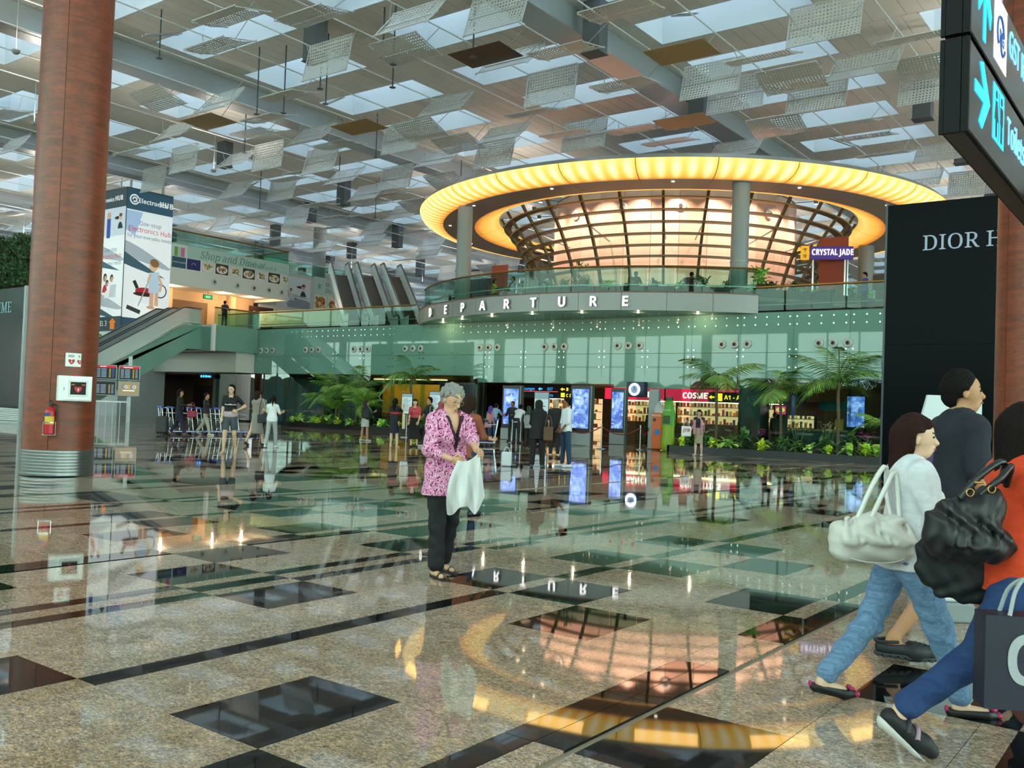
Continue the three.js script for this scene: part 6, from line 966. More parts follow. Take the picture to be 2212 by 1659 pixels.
  if (o.hijab) mesh('headscarf', sdfGeo([cap(HP(0, .045, -.025), HP(0, .03, -.03), .105, .105, 1, .04), cap(HP(0, -.05, -.02), nb, .095, .11, 1, .05), cap(R([-.1, 1.36, 0]), R([.1, 1.36, 0]), .1, .1, 1.1, .08), cap(R([0, 1.3, .06]), R([0, 1.22, .08]), .12, .08, 1.3, .06)], c, (x, y, z) => { const dx = x - hd[0], dz = z - hd[2], lz = dx * syaw + dz * cyaw, ly = y - hd[1], lx = dx * cyaw - dz * syaw; return lz > .03 && ly > -.085 && ly < .085 && Math.abs(lx) < .068 ? .02 : -1; }), M(o.hijab, .8), g);
  // top
  if (o.top) {
    const t = o.top, sl = t.sleeve ?? .45, pr = [...torso(t.loose ?? .014)], inf = t.loose ?? .014;
    const hem = (t.hem ?? .92) + dy; if ((t.hem ?? .92) < .88) pr.push(cap(R([0, 1.0, 0]), [0, hem - .05, 0], .14 * tw + inf, (t.flare ?? .165) * tw + inf, 1.3, .05));
    for (const i of [0, 1]) { const a = A[i]; const sr = t.sleeveR ?? .058; if (sl <= .5) pr.push(cap(a.Sh, v3(a.Sh, a.E, sl * 2), sr * tw, sr * .95, 1, .03)); else pr.push(cap(a.Sh, a.E, sr * tw, sr * .85, 1, .03), cap(a.E, v3(a.E, a.W, (sl - .5) * 2), sr * .85, sr * .68, 1, .03)); }
    const neck = nb[1] + .005, vz = t.vneck || 0, fold = c < .013 ? (x, y, z) => .0045 * Math.sin(26 * y + 9 * x + 2.2 * Math.sin(17 * x + 6 * z)) + .003 * Math.sin(44 * x + 31 * y - 22 * z) : null;
    mesh(t.name || 'shirt', sdfGeo(pr, c, (x, y, z) => Math.max(hem - y, Math.hypot(x - nb[0], (z - nb[2] - (y > nb[1] - .2 ? .03 : 0)) * .9) < .062 + vz * 0 && y > neck - .06 ? .02 : t.cut ? t.cut(x, y - dy, z) : -1), fold), t.mat || M(t.color, .8), g);
    if (t.trims) for (const [nm, fn, m] of t.trims) mesh(nm, sdfGeo(torso(inf + .005), Math.min(c, .009), (x, y, z) => fn(x, y - dy, z)), m, g);
    if (t.band) mesh('stripe_band', sdfGeo(torso(inf + .004), c, (x, y, z) => Math.max(t.band[0] + dy - y, y - t.band[1] - dy)), M(t.band[2], .8), g);
    if (t.bands) t.bands.forEach((b) => mesh('stripe_band', sdfGeo(torso(inf + .004), c, (x, y, z) => Math.max(b[0] + dy - y, y - b[1] - dy)), M(b[2], .8), g));
  }
  // bottom
  if (o.bottom) {
    const b = o.bottom; let pr, clip = null;
    if (b.kind === 'skirt') { const hem = hipY + dy - b.len; pr = [cap([-.04, 1.0 + dy, 0], [.04, 1.0 + dy, 0], .13 * tw, .13 * tw, 1.2, .04), cap([0, .98 + dy, 0], [(L[0].K[0] + L[1].K[0]) / 2, hem - .08, (L[0].K[2] + L[1].K[2]) / 2], .152 * tw, (b.flare ?? .2), 1.15, .04)]; clip = (x, y, z) => Math.max(hem - y, y - (1.05 + dy)); }
    else { const ln = b.len ?? 1, kr = b.r ?? 1; pr = [cap([-.05, .97 + dy, 0], [.05, .97 + dy, 0], .118 * tw, .118 * tw, 1.12, .04), cap([0, 1.03 + dy, 0], [0, .9 + dy, -.01], .125 * tw, .12 * tw, 1.15, .04)]; for (const i of [0, 1]) { const q = L[i]; if (ln <= .5) pr.push(cap(q.H, v3(q.H, q.K, ln * 2), .095 * tw, .088 * tw, 1, .03)); else { const end = v3(q.K, q.A, Math.min(1, (ln - .5) * 2)); pr.push(cap(q.H, q.K, .09 * tw * kr, .066 * kr, 1, .03), cap(q.K, end, .066 * kr, .056 * kr * (b.flareLeg ?? 1), 1, .03)); } } clip = (x, y, z) => y - (1.06 + dy); }
    mesh(b.name || (b.kind === 'skirt' ? 'skirt' : b.kind === 'shorts' ? 'shorts' : 'trousers'), sdfGeo(pr, c, clip, c < .013 ? (x, y, z) => .004 * Math.sin(34 * y + 14 * z + 2 * Math.sin(19 * x + 9 * y)) + .0025 * Math.sin(60 * y - 25 * x) : null), b.mat || M(b.color, .8), g);
  }
  if (o.shoe !== undefined) for (const i of [0, 1]) { const q = L[i], hl = [q.A[0], q.A[1] - .052, q.A[2] - .045 * Math.cos(q.fp)]; if (o.shoeKind === 'sandal') { mesh('sandal', sdfGeo([cap([hl[0], hl[1] - .015, hl[2]], [q.T[0], q.T[1] - .02, q.T[2] + .05], .034, .036, 1, .02)], .008, (x, y, z) => { const t = Math.max(0, Math.min(1, (z - hl[2]) / (q.T[2] + .05 - hl[2]))); return y - (hl[1] - .012 + (q.T[1] - hl[1]) * t) + 0; }), M(o.shoe, .5), g); mesh('strap', [tube([[q.T[0] - .04, q.T[1] - .01, q.T[2] - .02], [q.T[0], q.T[1] + .03, q.T[2] - .015], [q.T[0] + .04, q.T[1] - .01, q.T[2] - .02]], .008, 8, 5)], M(o.shoe, .5), g); } else { const sole = Math.min(hl[1], q.T[1]); mesh('shoe', sdfGeo([cap(hl, q.T, .04, .038, 1, .02), cap(q.T, [q.T[0], q.T[1] - .004, q.T[2] + .05], .038, .03, 1, .02), cap([q.A[0], q.A[1] - .03, q.A[2] - .02], hl, .04, .04, 1, .02)], Math.min(c, .012)), M(o.shoe, .5), g); } }
  g.scale.setScalar(S);
  g.userData.rig = { A, L, hd, nb, dy, HP, R, S };
  return g;
}
// ---------- people across the hall ----------
const faceCam = (x, z) => Math.atan2(-x, -z);
const stripM = (a, b, n) => { const t = noiseTex(4, 64, (x, y) => (Math.floor(y / 64 * n) % 2 ? a : b)); return new THREE.MeshStandardMaterial({ map: t, roughness: .8 }); };
const patM = (seed, cols, cell) => { const r = rng(seed), n = vnoise(seed, 24), m = vnoise(seed + 1, 40), t = noiseTex(256, 256, (x, y) => { const q = n(x / 256, y / 256) * .6 + m(x / 256, y / 256) * .5; return cols[Math.max(0, Math.min(cols.length - 1, Math.floor((q - .2) / .72 * cols.length)))]; }); t.repeat.set(cell, cell); return new THREE.MeshStandardMaterial({ map: t, roughness: .8 }); };
function bagOn(p, name, geo, mat, extra) { const m = mesh(name, geo, mat, p); return m; }
function handbag(label, cat, x, y, z, turn, w, h, d, color, strapH, o = {}) { const g = thing(o.name || 'handbag', label, cat, [x, y, z], turn); mesh('bag_body', rbox(w, h, d, Math.min(w, h, d) * .3, 0, 0, 0), M(color, .55), g); if (strapH) mesh('strap', tube([[-w * .35, h * .4, 0], [-w * .2, h * .5 + strapH * .8, 0], [0, h * .5 + strapH, 0], [w * .2, h * .5 + strapH * .8, 0], [w * .35, h * .4, 0]], .011, 16, 5), M(o.strap || color, .6), g); return g; }
{
  const P = (x, z, d, label, o) => person(label, [x, 0, z], faceCam(x, z) + d, o);
  // striped top woman, hand on hip
  const sw = P(-20.18, -14.9, -.2, 'woman in black top with white stripes and denim shorts, hand on hip', { h: 1.74, sex: 'f', skin: 'd', glasses: true, legs: [[.1, .06, .05], [-.12, .03, .35]], arms: [[.05, .1, .2, 0], [-.25, .7, 1.5, 1.1]], head: [-.25, 0], top: { color: 0x17171a, sleeve: .32, hem: .9, bands: [[1.2, 1.24, 0xd8d8d4], [1.12, 1.16, 0xd8d8d4], [.9, 1.06, 0xb8a0a8]] }, bottom: { kind: 'shorts', color: 0x4d5258, len: .3 }, shoe: 0xc9ae98, shoeKind: 'sandal', hair: { color: 0x15110f, kind: 'ponytail', fringe: .075 } });
  P(-23.44, -18.27, 2.5, 'woman in grey belted dress with short dark hair seen from behind', { h: 1.66, sex: 'f', skin: 'd', legs: [[.3, .03, .1], [-.3, .03, .3]], arms: [[.3, .1, 1.2, .3], [.4, .1, 1.3, .4]], head: [-.3, .1], top: { color: 0x8a827a, sleeve: .28, hem: .9, name: 'dress_top', band: [.97, 1.02, 0x24211f] }, bottom: { kind: 'skirt', color: 0x8f8982, len: .5, flare: .21, name: 'dress_skirt' }, shoe: 0x3a322e, hair: { color: 0x2b1c18, kind: 'bob' } });
  P(-22.43, -18.04, 2.8, 'woman in white t-shirt and pale grey trousers with dark shoulder bag, back turned', { h: 1.52, sex: 'f', skin: 'a', legs: [[.2, .05, .15], [-.15, .04, .2]], arms: [[.35, .25, 1.4, .1], [.5, .2, 1.5, -.3]], head: [.3, .25], top: { color: 0xe6e8ea, sleeve: .4, hem: .86 }, bottom: { kind: 'trousers', color: 0xa7a9a9, len: .97 }, shoe: 0xd9dcde, hair: { color: 0x141110, kind: 'ponytail' } });
  handbag('dark shoulder bag hanging at the hip of the woman in white t-shirt', 'bag', -22.72, .85, -17.92, .8, .3, .26, .1, 0x22202a, .5, { name: 'shoulder_bag' });
  P(-29.83, -19.82, 1.3, 'woman in long black coat walking past the trolleys with crimson bag', { h: 1.68, sex: 'f', skin: 'b', legs: [[.35, .02, .1], [-.25, .02, .3]], arms: [[.4, .1, 1.3, .1], [.35, .1, 1.3, .1]], top: { color: 0x131215, sleeve: .9, hem: .55, flare: .19, name: 'coat' }, bottom: { kind: 'trousers', color: 0x1c1c38, len: .92, r: 1.1 }, shoe: 0x3a3038, hair: { color: 0x171312, kind: 'bob' } });
  handbag('crimson handbag at the side of the woman in black coat', 'bag', -29.25, .82, -19.95, .5, .34, .24, .12, 0x8a1238, .3);
  P(-30.5, -21.4, 1.2, 'person in cream trousers behind the woman in black coat', { h: 1.6, sex: 'f', skin: 'b', legs: [[.3, .02, .05], [-.3, .02, .35]], top: { color: 0x2a2628, sleeve: .9, hem: .85 }, bottom: { kind: 'trousers', color: 0xb9b2a4, len: .97 }, shoe: 0xcfc9bd, hair: { color: 0x171312, kind: 'short' } });
  const su = thing('suitcase', 'dark upright suitcase with raised handle beside the woman in black coat', 'suitcase', [-31.0, 0, -19.9], .6); mesh('shell', rbox(.42, .62, .26, .05, 0, .37, 0), M(0x2b2a2a, .5), su); mesh('pull_handle', [rod([-.12, .68, -.08], [-.12, 1.0, -.08], .012, 6), rod([.12, .68, -.08], [.12, 1.0, -.08], .012, 6), rod([-.13, 1.0, -.08], [.13, 1.0, -.08], .016, 6)], MB.chrome, su); for (const s of [-1, 1]) mesh('wheel', new THREE.CylinderGeometry(.035, .035, .03, 10).rotateZ(1.57).translate(s * .15, .035, 0), MB.dark, su);
  P(-27.2, -21.3, 2.9, 'man in dark trousers and pale shirt half hidden behind the striped woman', { h: 1.68, sex: 'm', skin: 'b', top: { color: 0xa39c90, sleeve: .4, hem: .9 }, bottom: { kind: 'trousers', color: 0x1a1a1e, len: .97 }, shoe: 0x151515, hair: { color: 0x14110f, kind: 'short' } });
  P(-25.59, -24.96, 2.3, 'woman in dark headscarf and pale skirted top with a backpack looking at her phone', { h: 1.5, sex: 'f', skin: 'b', hijab: 0x1c1b20, legs: [[.08, .05, .05], [-.08, .05, .05]], arms: [[.5, .1, 1.5, .1], [.1, .1, .3, 0]], head: [-.5, .2], top: { color: 0x2b2930, sleeve: .9, hem: .9 }, bottom: { kind: 'skirt', color: 0xb4b2b0, len: .3, flare: .2 }, shoe: 0xb9bcc2, hair: { kind: 'none' } });
  { const b = thing('backpack', 'small dark backpack worn by the woman in dark headscarf', 'backpack', [-25.46, .86, -24.82], faceCam(-25.6, -25) + .1); mesh('pack', rbox(.28, .36, .15, .06, 0, .18, 0), M(0x16161a, .6), b); mesh('pocket', rbox(.22, .16, .05, .02, 0, .1, .09), M(0x202026, .6), b); }
  P(-21.8, -22.61, 2.75, 'woman in red and black dress photographing the group', { h: 1.6, sex: 'f', skin: 'd', legs: [[.02, .03, 0], [-.02, .03, 0]], arms: [[.9, .2, 1.5, .2], [.9, .2, 1.5, .2]], top: { color: 0x1a1820, sleeve: .36, hem: .9, name: 'dress_top', bands: [[1.14, 1.24, 0xc0202a]] }, bottom: { kind: 'skirt', color: 0x1c1c2c, len: .42, flare: .17, name: 'dress_skirt' }, shoe: 0xc7a58c, shoeKind: 'sandal', hair: { color: 0x130f0e, kind: 'long', len: .25 } });
  { const b = thing('tote_bag', 'cream tote bag hanging from the shoulder of the photographing woman', 'bag', [-21.45, .62, -22.68], faceCam(-21.8, -22.6)); mesh('bag_body', rbox(.1, .5, .3, .03, 0, .25, 0), M(0xc9b99a, .7), b); mesh('strap', tube([[0, .48, .1], [-.02, .66, .03], [-.04, .72, -.02], [0, .48, -.1]], .012, 12, 5), M(0xc9b99a, .7), b); }
  P(-21.72, -23.5, -.1, 'smiling woman in red blouse and black skirt', { h: 1.6, sex: 'f', skin: 'd', arms: [[.1, .1, .3, 0], [.1, .1, .5, .2]], top: { mat: patM(5, [[178, 40, 52], [205, 92, 96], [170, 30, 44]], 4), sleeve: .38, hem: .88 }, bottom: { kind: 'skirt', color: 0x121214, len: .62, flare: .24 }, shoe: 0x3a2a28, hair: { color: 0x1a1210, kind: 'bob' } });
  P(-21.6, -24.1, -1.1, 'man in navy t-shirt and glasses turned to the group', { h: 1.7, sex: 'm', skin: 'b', glasses: true, legs: [[.2, .05, .05], [-.15, .05, .1]], arms: [[.3, .12, .5, .3], [.1, .12, .3, 0]], top: { color: 0x1e2233, sleeve: .42, hem: .88 }, bottom: { kind: 'trousers', color: 0x1d2334, len: .97 }, shoe: 0xb8c4cc, hair: { color: 0x120f0d, kind: 'short' } });
  { const b = thing('messenger_bag', 'lime green messenger bag with a dark patch on the man in navy', 'bag', [-21.22, .72, -24.0], faceCam(-21, -24)); mesh('bag_body', rbox(.36, .32, .12, .04, 0, .16, 0), M(0x8a9a1c, .6), b); mesh('patch', box(.16, .13, .01, .07, .16, .062), M(0x232c44, .6), b); mesh('strap', tube([[-.15, .3, 0], [-.2, .55, -.03], [-.15, .72, -.06], [.15, .3, 0]], .014, 14, 5), M(0x8a9a1c, .6), b); }
  P(-21.35, -24.95, -.9, 'smiling man in yellow shirt and dark trousers', { h: 1.6, sex: 'm', skin: 'b', top: { color: 0xb59a62, sleeve: .42, hem: .86 }, bottom: { kind: 'trousers', color: 0x17161a, len: .97 }, shoe: 0x1a1616, hair: { color: 0x2a2623, kind: 'short' } });
  P(-22.4, -25.6, 2.6, 'woman in rose headscarf standing behind the old woman', { h: 1.56, sex: 'f', skin: 'b', hijab: 0xa8444e, top: { color: 0x8a5a46, sleeve: .9, hem: .6, flare: .2 }, bottom: { kind: 'skirt', color: 0x3a2a2c, len: .8, flare: .2 }, shoe: 0x2a2222, hair: { kind: 'none' } });
  P(-7.78, -9.4, 2.6, 'woman with long brown hair in rust cardigan and jeans behind the old woman', { h: 1.54, sex: 'f', skin: 'a', cell: .016, legs: [[.1, .04, .05], [-.12, .04, .1]], arms: [[.4, .15, 1.0, .1], [.4, .15, 1.0, .1]], lean: .12, top: { color: 0x8a4a30, sleeve: .7, hem: .82 }, bottom: { kind: 'trousers', color: 0x27344c, len: .97 }, shoe: 0x22222a, hair: { color: 0x2c1a14, kind: 'long', len: .34 } });
  P(-23.6, -29.9, 2.3, 'person in purple headscarf and pink top by the trolley', { h: 1.5, sex: 'f', skin: 'b', hijab: 0x5a3390, lean: .25, top: { color: 0xb07a78, sleeve: .9, hem: .7, flare: .2 }, bottom: { kind: 'trousers', color: 0x2a3450, len: .97 }, shoe: 0x22222a, hair: { kind: 'none' } });
  P(-24.9, -31.9, 2.5, 'man in pale blue checked shirt and jeans leaning over the barrier', { h: 1.66, sex: 'm', skin: 'b', lean: .35, arms: [[.8, .1, .6, 0], [.8, .1, .6, 0]], top: { mat: patM(9, [[150, 175, 200], [110, 140, 175], [180, 195, 210]], 5), sleeve: .42, hem: .86 }, bottom: { kind: 'trousers', color: 0x2c4470, len: .97 }, shoe: 0x22222a, hair: { color: 0x120f0d, kind: 'short' } });
  P(-24.3, -32.5, -.4, 'dark-clad man facing the leaning man by the left screen', { h: 1.72, sex: 'm', skin: 'c', arms: [[.5, .1, 1.1, .2], [.5, .1, 1.1, .2]], top: { color: 0x1c1e26, sleeve: .9, hem: .86 }, bottom: { kind: 'trousers', color: 0x1a1c22, len: .97 }, shoe: 0x1a1a1c, hair: { color: 0x0f0d0c, kind: 'short' } });
  P(-23.1, -31.2, 2.6, 'man in white shirt leaning forward with a dark bag on his back', { h: 1.68, sex: 'm', skin: 'c', lean: .5, arms: [[.9, .1, .5, 0], [.9, .1, .5, 0]], top: { color: 0xd0d2d6, sleeve: .6, hem: .86 }, bottom: { kind: 'trousers', color: 0x23242c, len: .97 }, shoe: 0x1c1c20, hair: { color: 0x0f0d0c, kind: 'short' } });
  P(-20.9, -29.0, 2.7, 'woman in zebra print top and green headscarf', { h: 1.52, sex: 'f', skin: 'b', hijab: 0x2a3a30, top: { mat: patM(13, [[30, 30, 34], [210, 210, 212], [40, 40, 44], [215, 215, 215]], 3), sleeve: .9, hem: .78, flare: .19 }, bottom: { kind: 'trousers', color: 0x1a1a1e, len: .97 }, shoe: 0x1a1618, hair: { kind: 'none' } });
  P(-13.25, -18.8, 3.0, 'woman dressed in black seen from behind carrying a brown bag', { h: 1.62, sex: 'f', skin: 'b', hijab: 0x101013, wide: 1.12, legs: [[.02, .07, 0], [-.02, .07, 0]], arms: [[.1, .15, .3, 0], [.3, .15, .9, .2]], top: { color: 0x131317, sleeve: .95, hem: .72, flare: .2 }, bottom: { kind: 'trousers', color: 0x0f0f13, len: .98, r: 1.2 }, shoe: 0x3a4a55, hair: { kind: 'none' } });
  handbag('brown leather shoulder bag of the woman dressed in black', 'bag', -12.93, .84, -18.78, .7, .24, .34, .1, 0x5a3c26, .28);
  { const b = thing('plastic_bag', 'white plastic carrier bag held low beside the woman in black', 'bag', [-13.85, .0, -18.35], .5); mesh('bag_body', rbox(.26, .36, .14, .05, 0, .18, 0), M(0xc9cdd6, .5), b); mesh('handle', tube([[-.08, .34, 0], [-.03, .46, 0], [.03, .46, 0], [.08, .34, 0]], .01, 12, 5), M(0xc9cdd6, .5), b); }
  P(-15.6, -23.0, 2.8, 'fair-haired person in black with a black bag behind the woman in black', { h: 1.7, sex: 'm', skin: 'd', top: { color: 0x17171b, sleeve: .42, hem: .86 }, bottom: { kind: 'trousers', color: 0x17171b, len: .9 }, shoe: 0x3a2a22, hair: { color: 0xb09a7a, kind: 'short' } });
  handbag('black shoulder bag on the fair-haired person', 'bag', -15.2, .9, -22.85, .7, .32, .34, .14, 0x141418, .3);
  P(-13.05, -19.75, -1.2, 'dark-haired man in white shirt and blue jeans with white trainers', { h: 1.72, sex: 'm', skin: 'c', legs: [[.06, .05, .02], [-.06, .06, .02]], arms: [[.12, .1, .55, .5], [.12, .1, .55, .5]], head: [-.2, .1], top: { color: 0xe4e6ec, sleeve: .62, hem: .86, sleeveR: .062 }, bottom: { kind: 'trousers', color: 0x24405e, len: .96 }, shoe: 0xd9dde0, hair: { color: 0x120d0b, kind: 'short' } });
  P(-14.49, -30.4, -.25, 'woman in pink cardigan and beige skirt with a white carrier bag', { h: 1.6, sex: 'f', skin: 'd', legs: [[.08, .02, .03], [-.08, .02, .06]], arms: [[.15, .12, .8, -.1], [.7, .15, 2.0, .4]], head: [.1, .1], top: { color: 0x2a2830, sleeve: .36, hem: .9 }, bottom: { kind: 'skirt', color: 0xa89a84, len: .45, flare: .16 }, shoe: 0xd0c0b0, hair: { color: 0x1c1412, kind: 'long', len: .22 } });
  { const t = faceCam(-14.5, -30.4), b = thing('carrier_bag', 'white carrier bag with red lettering on the arm of the woman in pink', 'bag', [-14.78, .68, -30.0], t); mesh('bag_body', rbox(.34, .36, .12, .03, 0, .18, 0), M(0xe6e4e6, .5), b); mesh('handle', tube([[-.1, .34, 0], [-.06, .52, 0], [.06, .52, 0], [.1, .34, 0]], .01, 12, 5), M(0xe6e4e6, .5), b); mesh('lettering', text('JTB', .11, .004, 'sans_bold').translate(0, .2, .061), M(0xb8202c, .5), b); const c = thing('cardigan', 'open pink cardigan on the woman with the white carrier bag', 'clothing', [-14.49, 0, -30.4], t - .25); mesh('panel', [rbox(.1, .5, .05, .02, -.13, 1.02, .12, .3), rbox(.1, .5, .05, .02, .13, 1.02, .12, -.3), rbox(.34, .45, .05, .02, 0, 1.06, -.14)], M(0xc98a9c, .8), c); }
  // upper level
  const U = (x, y, z, d, label, o) => person(label, [x, y, z], faceCam(x, z) + d, o);
  U(-50.1, 5.9, -36.2, 2.6, 'man in dark jacket carrying papers on the landing at the escalator head', { h: 1.68, sex: 'm', skin: 'b', top: { color: 0x22283a, sleeve: .9, hem: .86 }, bottom: { kind: 'trousers', color: 0x1a2a26, len: .97 }, shoe: 0x1a1a1c, arms: [[.5, .15, 1.2, .2], [.2, .1, .5, 0]], hair: { color: 0x120f0d, kind: 'short' } });
  U(-43.2, 5.95, -43.9, 1.4, 'woman in dark blue riding up beside the middle upper escalator', { h: 1.64, sex: 'f', skin: 'b', top: { color: 0x1f2a44, sleeve: .42, hem: .86 }, bottom: { kind: 'trousers', color: 0x202228, len: .97 }, shoe: 0x1a1a1c, hair: { color: 0x120f0d, kind: 'short' } });
  U(-11.6, 5.92, -39.6, -1.2, 'man in blue shirt standing at the upper rail with luggage', { h: 1.68, sex: 'm', skin: 'b', arms: [[.3, .1, 1.5, .4], [.3, .1, 1.4, .4]], head: [0, .3], top: { color: 0x3450a0, sleeve: .42, hem: .86 }, bottom: { kind: 'trousers', color: 0x2a3450, len: .97 }, shoe: 0x22222a, hair: { color: 0x120f0d, kind: 'short' } });
  const lc = thing('luggage_case', 'black upright case behind the upper rail near the man in blue', 'suitcase', [-13.2, 5.9, -39.2], .2); mesh('shell', rbox(.75, .9, .35, .06, 0, .5, 0), M(0x17171a, .5), lc); mesh('grip', rbox(.3, .05, .05, .02, 0, .98, 0), MB.dark, lc);
  // diners on the balcony: seated people at dark tables
  const sit = { legs: [[1.5, .1, 1.45], [1.5, .1, 1.45]], foot: [0, 0] };
  const diner = (a, r, d, label, o, tbl) => { const x = C0[0] + r * Math.cos(a), z = C0[1] + r * Math.sin(a), t = faceCam(x, z) + d; person(label, [x, 6.56, z], t, { h: 1.62, face: false, ...sit, arms: [[.6, .1, .9, .2], [.6, .1, .9, .2]], bottom: { kind: 'trousers', color: 0x1c1c22, len: .97 }, shoe: 0x1a1a1c, hair: { color: 0x120f0d, kind: 'short' }, skin: 'b', ...o }); const ch = thing('dining_chair', 'brown dining chair under ' + label.replace(/ seated.*/, ''), 'chair', [x - Math.sin(t) * .08, 6.56, z - Math.cos(t) * .08], t); mesh('seat', rbox(.44, .06, .42, .02, 0, .42, 0), M(0x5a3a2a, .6), ch); mesh('backrest', rbox(.42, .5, .05, .02, 0, .75, -.24), M(0x6a2a26, .6), ch); for (const [lx, lz] of [[-.18, .17], [.18, .17], [-.18, -.2], [.18, -.2]]) mesh('leg', box(.04, .4, .04, lx, .2, lz), MB.dark, ch); };
  diner(2.27, 12.6, 1.3, 'diner in pale shirt seated at the left end of the balcony', { top: { color: 0xaab4bb, sleeve: .42, hem: .92 }, sex: 'f' }); diner(2.15, 12.5, -1.2, 'diner in blue-grey shirt seated opposite the pale shirt', { top: { color: 0x5a7080, sleeve: .42, hem: .92 }, sex: 'm' });
  diner(1.84, 12.7, 1.2, 'diner in yellow shirt seated by the orange-red panel', { top: { color: 0xc9b23a, sleeve: .42, hem: .92 }, sex: 'f', hair: { color: 0x120f0d, kind: 'bob' } }); diner(1.73, 12.7, -1.2, 'diner in navy shirt seated facing the yellow shirt', { top: { color: 0x20264a, sleeve: .42, hem: .92 }, sex: 'm' }); diner(1.62, 12.6, -1.0, 'diner in grey shirt with red chair beside the potted tree', { top: { color: 0x8a949a, sleeve: .42, hem: .92 }, sex: 'm' });
  diner(1.22, 12.4, 2.6, 'diner in dark green shirt with back to the balustrade', { top: { color: 0x2a3a30, sleeve: .42, hem: .92 }, sex: 'm' }); diner(1.02, 12.4, 2.4, 'diner in brown shirt near the grey column', { top: { color: 0x5a4634, sleeve: .42, hem: .92 }, sex: 'm' });
  for (const [a, r] of [[2.21, 12.6], [1.785, 12.7], [1.56, 12.4]]) { const x = C0[0] + r * Math.cos(a), z = C0[1] + r * Math.sin(a), g = thing('dining_table', 'small dark dining table on the balcony', 'table', [x, 6.56, z], 0, 'dining tables on the balcony'); mesh('top', cyl(.4, .4, .04, 0, .73, 0, 20), M(0x3a2418, .4), g); mesh('pedestal', cyl(.04, .04, .7, 0, .36, 0, 10), MB.dark, g); mesh('base', cyl(.24, .2, .03, 0, .015, 0, 16), MB.dark, g); }
  // dim visitors inside the glass
  P(-15.4, -39.9, .6, 'person in dark clothes inside the glass below the gate sign', { h: 1.65, sex: 'm', skin: 'c', top: { color: 0x2a2420, sleeve: .9, hem: .86 }, bottom: { kind: 'trousers', color: 0x1a1a1c, len: .97 }, shoe: 0x1a1a1c, hair: { color: 0x120f0d, kind: 'short' } });
  P(-23.5, -40.6, .3, 'dark silhouetted visitor inside the doorway by the clock', { h: 1.68, sex: 'm', skin: 'c', top: { color: 0x3a2c22, sleeve: .9, hem: .86 }, bottom: { kind: 'trousers', color: 0x1a1a1c, len: .97 }, shoe: 0x1a1a1c, hair: { color: 0x120f0d, kind: 'short' } });
  P(-22.2, -41.0, -.4, 'visitor in brown top inside the glass door', { h: 1.6, sex: 'f', skin: 'c', top: { color: 0x5a4a34, sleeve: .9, hem: .8 }, bottom: { kind: 'trousers', color: 0x1a1a1c, len: .97 }, shoe: 0x1a1a1c, hair: { color: 0x120f0d, kind: 'long' } });
}
// ---------- people near the camera ----------
function flats(g, make) { const { L } = g.userData.rig; for (const i of [0, 1]) make(L[i], i); }
